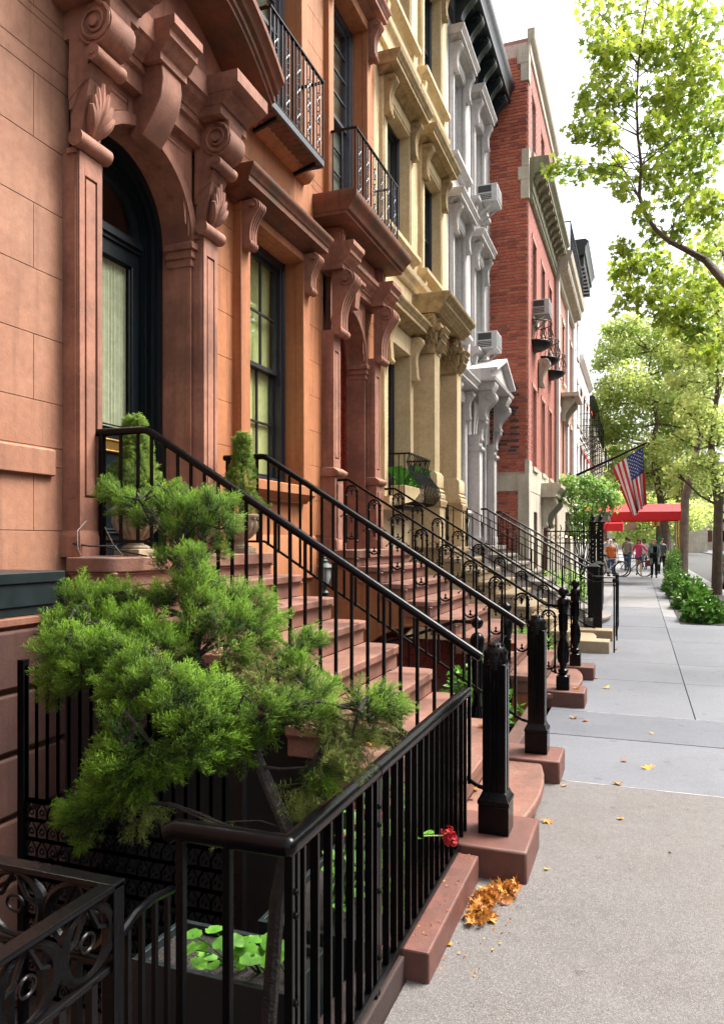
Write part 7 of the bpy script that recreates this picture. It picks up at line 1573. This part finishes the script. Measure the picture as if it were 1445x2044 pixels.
# ---------------------------------------------------------------- people (far down the pavement)
SKIN = mat('skin_light', (.78, .50, .36), (.72, .45, .31), rough=.6, bump=0, mottle=0); SKN2 = mat('skin_tan', (.58, .34, .22), (.52, .30, .18), rough=.6, bump=0, mottle=0)
def skin_obj(name, nodes, edges, m, parent, sub=2, root=0):
    me = bpy.data.meshes.new(name); me.from_pydata([n[:3] for n in nodes], edges, []); me.materials.append(m)
    o = put(name, me, parent); sk = o.modifiers.new('skin', 'SKIN'); sk.use_smooth_shade = True
    me.skin_vertices.new() if not me.skin_vertices else None
    for i, n in enumerate(nodes):
        r = n[3]; me.skin_vertices[0].data[i].radius = r if isinstance(r, tuple) else (r, r); me.skin_vertices[0].data[i].use_root = (i == root)
    s_ = o.modifiers.new('subdivision', 'SUBSURF'); s_.levels = s_.render_levels = sub; return o
def person(label, x, y, rz, H=1.68, skin=SKIN, hair=None, hair_long=.0, top=None, legs=None, shorts=False, coat=None, shoes=IRNS, arms=((.08, .0), (-.04, .0)), step=.12, lean=0, bulk=1.0):
    t = thing('person', label, 'person', (x, y, 0), rz); k = H / 1.75; aL, aR = arms
    def q(a, b_, c, r): return (a * k, b_ * k, c * k, tuple(v * k * bulk for v in r) if isinstance(r, tuple) else r * k * bulk)
    # +x = facing direction
    N = [q(0, 0, .95, (.12, .15)), q(lean * .3, 0, 1.12, (.10, .13)), q(lean * .7, 0, 1.32, (.11, .15)), q(lean, 0, 1.44, (.07, .13)), q(lean, 0, 1.52, .05), q(lean + .01, 0, 1.60, (.085, .07)), q(lean + .015, 0, 1.70, (.088, .072)),
         q(step * .3, .09, .88, .085), q(step * .8, .10, .50, .055), q(step, .10, .08, .038), q(step + .13, .11, .035, .035),
         q(-step * .3, -.09, .88, .085), q(-step * .5, -.10, .50, .055), q(-step, -.10, .08, .038), q(-step + .13, -.11, .035, .035),
         q(lean, .19, 1.42, .05), q(lean + aL[0] * .4, .24 + aL[1], 1.15, .042), q(lean + aL[0] + .1, .22 + aL[1] * .5, .92, .03), q(lean + aL[0] + .12, .21 + aL[1] * .3, .82, .032),
         q(lean, -.19, 1.42, .05), q(lean + aR[0] * .4, -.24 - aR[1], 1.15, .042), q(lean + aR[0] + .1, -.22 - aR[1] * .5, .92, .03), q(lean + aR[0] + .12, -.21 - aR[1] * .3, .82, .032)]
    E_ = [(0, 1), (1, 2), (2, 3), (3, 4), (4, 5), (5, 6), (0, 7), (7, 8), (8, 9), (9, 10), (0, 11), (11, 12), (12, 13), (13, 14), (3, 15), (15, 16), (16, 17), (17, 18), (3, 19), (19, 20), (20, 21), (21, 22)]
    skin_obj('body', N, E_, skin, t)
    f = lambda n, g: (*n[:3], tuple(v * g for v in n[3]) if isinstance(n[3], tuple) else n[3] * g)
    if top: skin_obj('shirt', [q(0, 0, .82, (.14, .175)), q(0, 0, .93, (.145, .18)), f(N[1], 1.3), f(N[2], 1.14), f(N[3], 1.12), f(N[15], 1.3), f(N[16], 1.35), f(N[19], 1.3), f(N[20], 1.35)], [(0, 1), (1, 2), (2, 3), (3, 4), (4, 5), (5, 6), (4, 7), (7, 8)], top, t)
    if legs:
        en = (8, 12) if shorts else (9, 13); L1, L2 = N[8], N[12]
        if shorts: skin_obj('shorts', [q(0, 0, .98, (.125, .155)), f(N[7], 1.25), (*[(N[7][i] + N[8][i]) / 2 for i in range(3)], .085 * k), f(N[11], 1.25), (*[(N[11][i] + N[12][i]) / 2 for i in range(3)], .085 * k)], [(0, 1), (1, 2), (0, 3), (3, 4)], legs, t)
        else: skin_obj('trousers', [q(0, 0, .98, (.125, .155)), f(N[7], 1.2), f(N[8], 1.4), f(N[9], 1.6), f(N[11], 1.2), f(N[12], 1.4), f(N[13], 1.6)], [(0, 1), (1, 2), (2, 3), (0, 4), (4, 5), (5, 6)], legs, t)
    if coat:
        c = MB(); sec = [(.62, .20, .25), (.95, .17, .22), (1.15, .15, .19), (1.35, .14, .21), (1.46, .08, .14)]; n = 14
        vs = [((a * math.cos(2 * PI * j / n + .25) + lean * z) * k, b_ * math.sin(2 * PI * j / n + .25) * k, (z + .015 * math.sin(j * 2.1)) * k) for z, a, b_ in sec for j in range(n)]
        c.add(vs, [(i * n + j, i * n + (j + 1) % n, (i + 1) * n + (j + 1) % n, (i + 1) * n + j) for i in range(len(sec) - 1) for j in range(1, n - 1)]); c.build('coat', coat, t, 0, 60)
        skin_obj('sleeves', [f(N[3], 1.15), f(N[15], 1.35), f(N[16], 1.45), f(N[17], 1.6), f(N[19], 1.35), f(N[20], 1.45), f(N[21], 1.6)], [(0, 1), (1, 2), (2, 3), (0, 4), (4, 5), (5, 6)], coat, t)
    hx, hz = (lean + .01) * k, 1.66 * k
    hd = MB(); 
    hd.lathe(0, 0, [(.001, .115), (.06, .105), (.09, .07), (.104, .02), (.10, -.03), (.085, -.06)] + ([(.10, -.10), (.11, -.10 - hair_long), (.07, -.12 - hair_long)] if hair_long else []), 16)
    hd.v = [(a if a < .055 or c > .05 else .055 + (a - .055) * .1, b_, c) for a, b_, c in hd.v]; hd.xf(Matrix.Translation((hx - .018, 0, hz)) @ Matrix.Scale(k, 4)); hd.build('hair', hair or IRNS, t)
    fc = MB(); fc.ball((hx + .085 * k, 0, hz - .02 * k), .014 * k, 8, 6, 1.4); fc.build('nose', skin, t)
    ey = MB(); [ey.ball((hx + .078 * k, s_ * .03 * k, hz + .008 * k), .009 * k, 6, 5) for s_ in (-1, 1)]; ey.build('eyes', IRNS, t); MB().ball((hx + .078 * k, 0, hz - .055 * k), .016 * k, 8, 4, .3).build('mouth', MAHO, t)
    for s_ in (-1, 1):
        for i in range(4): pass
        hN = N[18 if s_ > 0 else 22]; hm = MB(); hx_, hy_, hz_ = hN[:3]
        for i in range(4): hm.tube([(hx_ + (i - 1.5) * .018 * k, hy_, hz_), (hx_ + (i - 1.5) * .019 * k, hy_ + s_ * .004, hz_ - .05 * k), (hx_ + (i - 1.5) * .018 * k + .006, hy_ - s_ * .01 * k, hz_ - (.085 - .008 * abs(i - 1.3)) * k)], [.010 * k, .009 * k, .007 * k], 6)
        hm.tube([(hx_ + .02 * k, hy_, hz_ + .01 * k), (hx_ + .05 * k, hy_, hz_ - .035 * k)], [.012 * k, .008 * k], 6); hm.build('hand', skin, t)
        ft = N[10 if s_ > 0 else 14]; MB().tube([(ft[0] - .16 * k, ft[1], .045), (ft[0] - .04 * k, ft[1], .05), (ft[0] + .06 * k, ft[1], .035)], [.045 * k, .05 * k, .035 * k], 8).build('shoe', shoes, t)
    return t
JEAN = mat('denim_blue', (.05, .12, .26), (.04, .09, .2), bump=.1); PNK = mat('shirt_pink', (.72, .05, .16), (.65, .04, .13), bump=.1); TEAL = mat('coat_grey_green', (.17, .25, .23), (.13, .2, .18), bump=.1); ORA = mat('jacket_orange', (.80, .20, .03), (.7, .15, .02), bump=.1)
KHK = mat('shirt_khaki', (.36, .32, .24), (.3, .27, .2), bump=.1); BLD = mat('hair_blond', (.55, .42, .25), (.45, .33, .18), bump=.3); HBR = mat('hair_brown', (.07, .04, .025), (.05, .03, .02), bump=.3); TAN_ = mat('cloth_ochre', (.65, .36, .10), (.6, .3, .08), bump=.1)
FACE = R(-95)     # walking towards the camera
person('fair haired woman in an open grey green coat and black trousers walking forward', .60, 35.0, FACE, 1.66, SKIN, BLD, .10, IRON, IRNS, coat=TEAL, step=.10)
t = thing('handbag', 'reddish brown handbag carried by the woman in the grey green coat', 'bag', (.36, 34.95, .5)); MB().box(-.13, .13, -.05, .05, 0, .26).build('body', MAHO, t, .02, 30); MB().tube([(-.08, 0, .26), (-.05, 0, .38), (.05, 0, .38), (.08, 0, .26)], .008, 6).build('strap', MAHO, t)
t = thing('shoulder_bag', 'black bag hanging at the front of the woman in the coat', 'bag', (.55, 34.72, .85)); MB().box(-.14, .14, -.04, .04, 0, .24).build('body', IRNS, t, .03, 30); MB().tube([(-.1, 0, .24), (-.05, .05, .6)], .008, 6).build('strap', IRNS, t)
person('woman in a bright pink t shirt and denim shorts behind the bicycles, hand on hip', -.02, 37.6, FACE, 1.68, SKN2, HBR, .02, PNK, JEAN, True, arms=((.05, .16), (.1, .05)))
person('person in an orange jacket and blue jeans beside the tall black fence', -1.22, 35.6, R(-60), 1.66, SKIN, WHT, .0, ORA, JEAN, step=.06, bulk=1.1)
person('man in a khaki shirt seen from behind beyond the bicycles', -.62, 42.5, R(80), 1.80, SKN2, HBR, 0, KHK, JEAN)
person('person in a cream top standing in the group beyond the bicycles', -1.85, 41.5, R(-40), 1.74, SKIN, HBR, .03, CREM, KHK)
person('person in ochre shorts in the middle of the far group', -1.35, 43.0, R(-90), 1.72, SKN2, HBR, .0, WHT, TAN_, True)
person('person in a white shirt at the back left of the far group', -2.0, 46.0, R(-70), 1.8, SKIN, BLD, .0, WHT, JEAN)
person('dark haired person at the back of the group under the small awning', -.6, 48.0, R(-110), 1.76, SKN2, HBR, .04, SLAT, IRNS)
person('person in a pale blue shirt at the front left of the far group', -1.5, 39.6, R(-95), 1.74, SKIN, HBR, .0, mat('shirt_pale_blue', (.45, .60, .85), (.4, .55, .8), bump=.1), KHK)
person('person in a white top walking beyond the pink shirted woman', .25, 45.5, R(-90), 1.70, SKN2, HBR, .05, WHT, JEAN)
person('person in a red top far off by the crossing', .0, 52.0, R(80), 1.75, SKIN, HBR, .0, PNK, IRNS)
person('person in dark clothes half hidden behind the fair haired woman', 1.02, 39.5, R(-80), 1.70, SKIN, HBR, .0, SLAT, IRNS)

# ---------------------------------------------------------------- summer haze in the street
HZ = bpy.data.materials.new('haze'); HZ.use_nodes = True; hn = HZ.node_tree; hn.nodes.remove(hn.nodes['Principled BSDF'])
pvol = hn.nodes.new('ShaderNodeVolumePrincipled'); pvol.inputs['Color'].default_value = (.95, .97, 1, 1); pvol.inputs['Density'].default_value = HAZE; pvol.inputs['Anisotropy'].default_value = .2
hn.links.new(pvol.outputs[0], hn.nodes['Material Output'].inputs['Volume'])
if HAZE: MB().box(-65, 95, -32, 265, -2.7, 56).build('haze', HZ, None, 0, 0, kind='stuff')
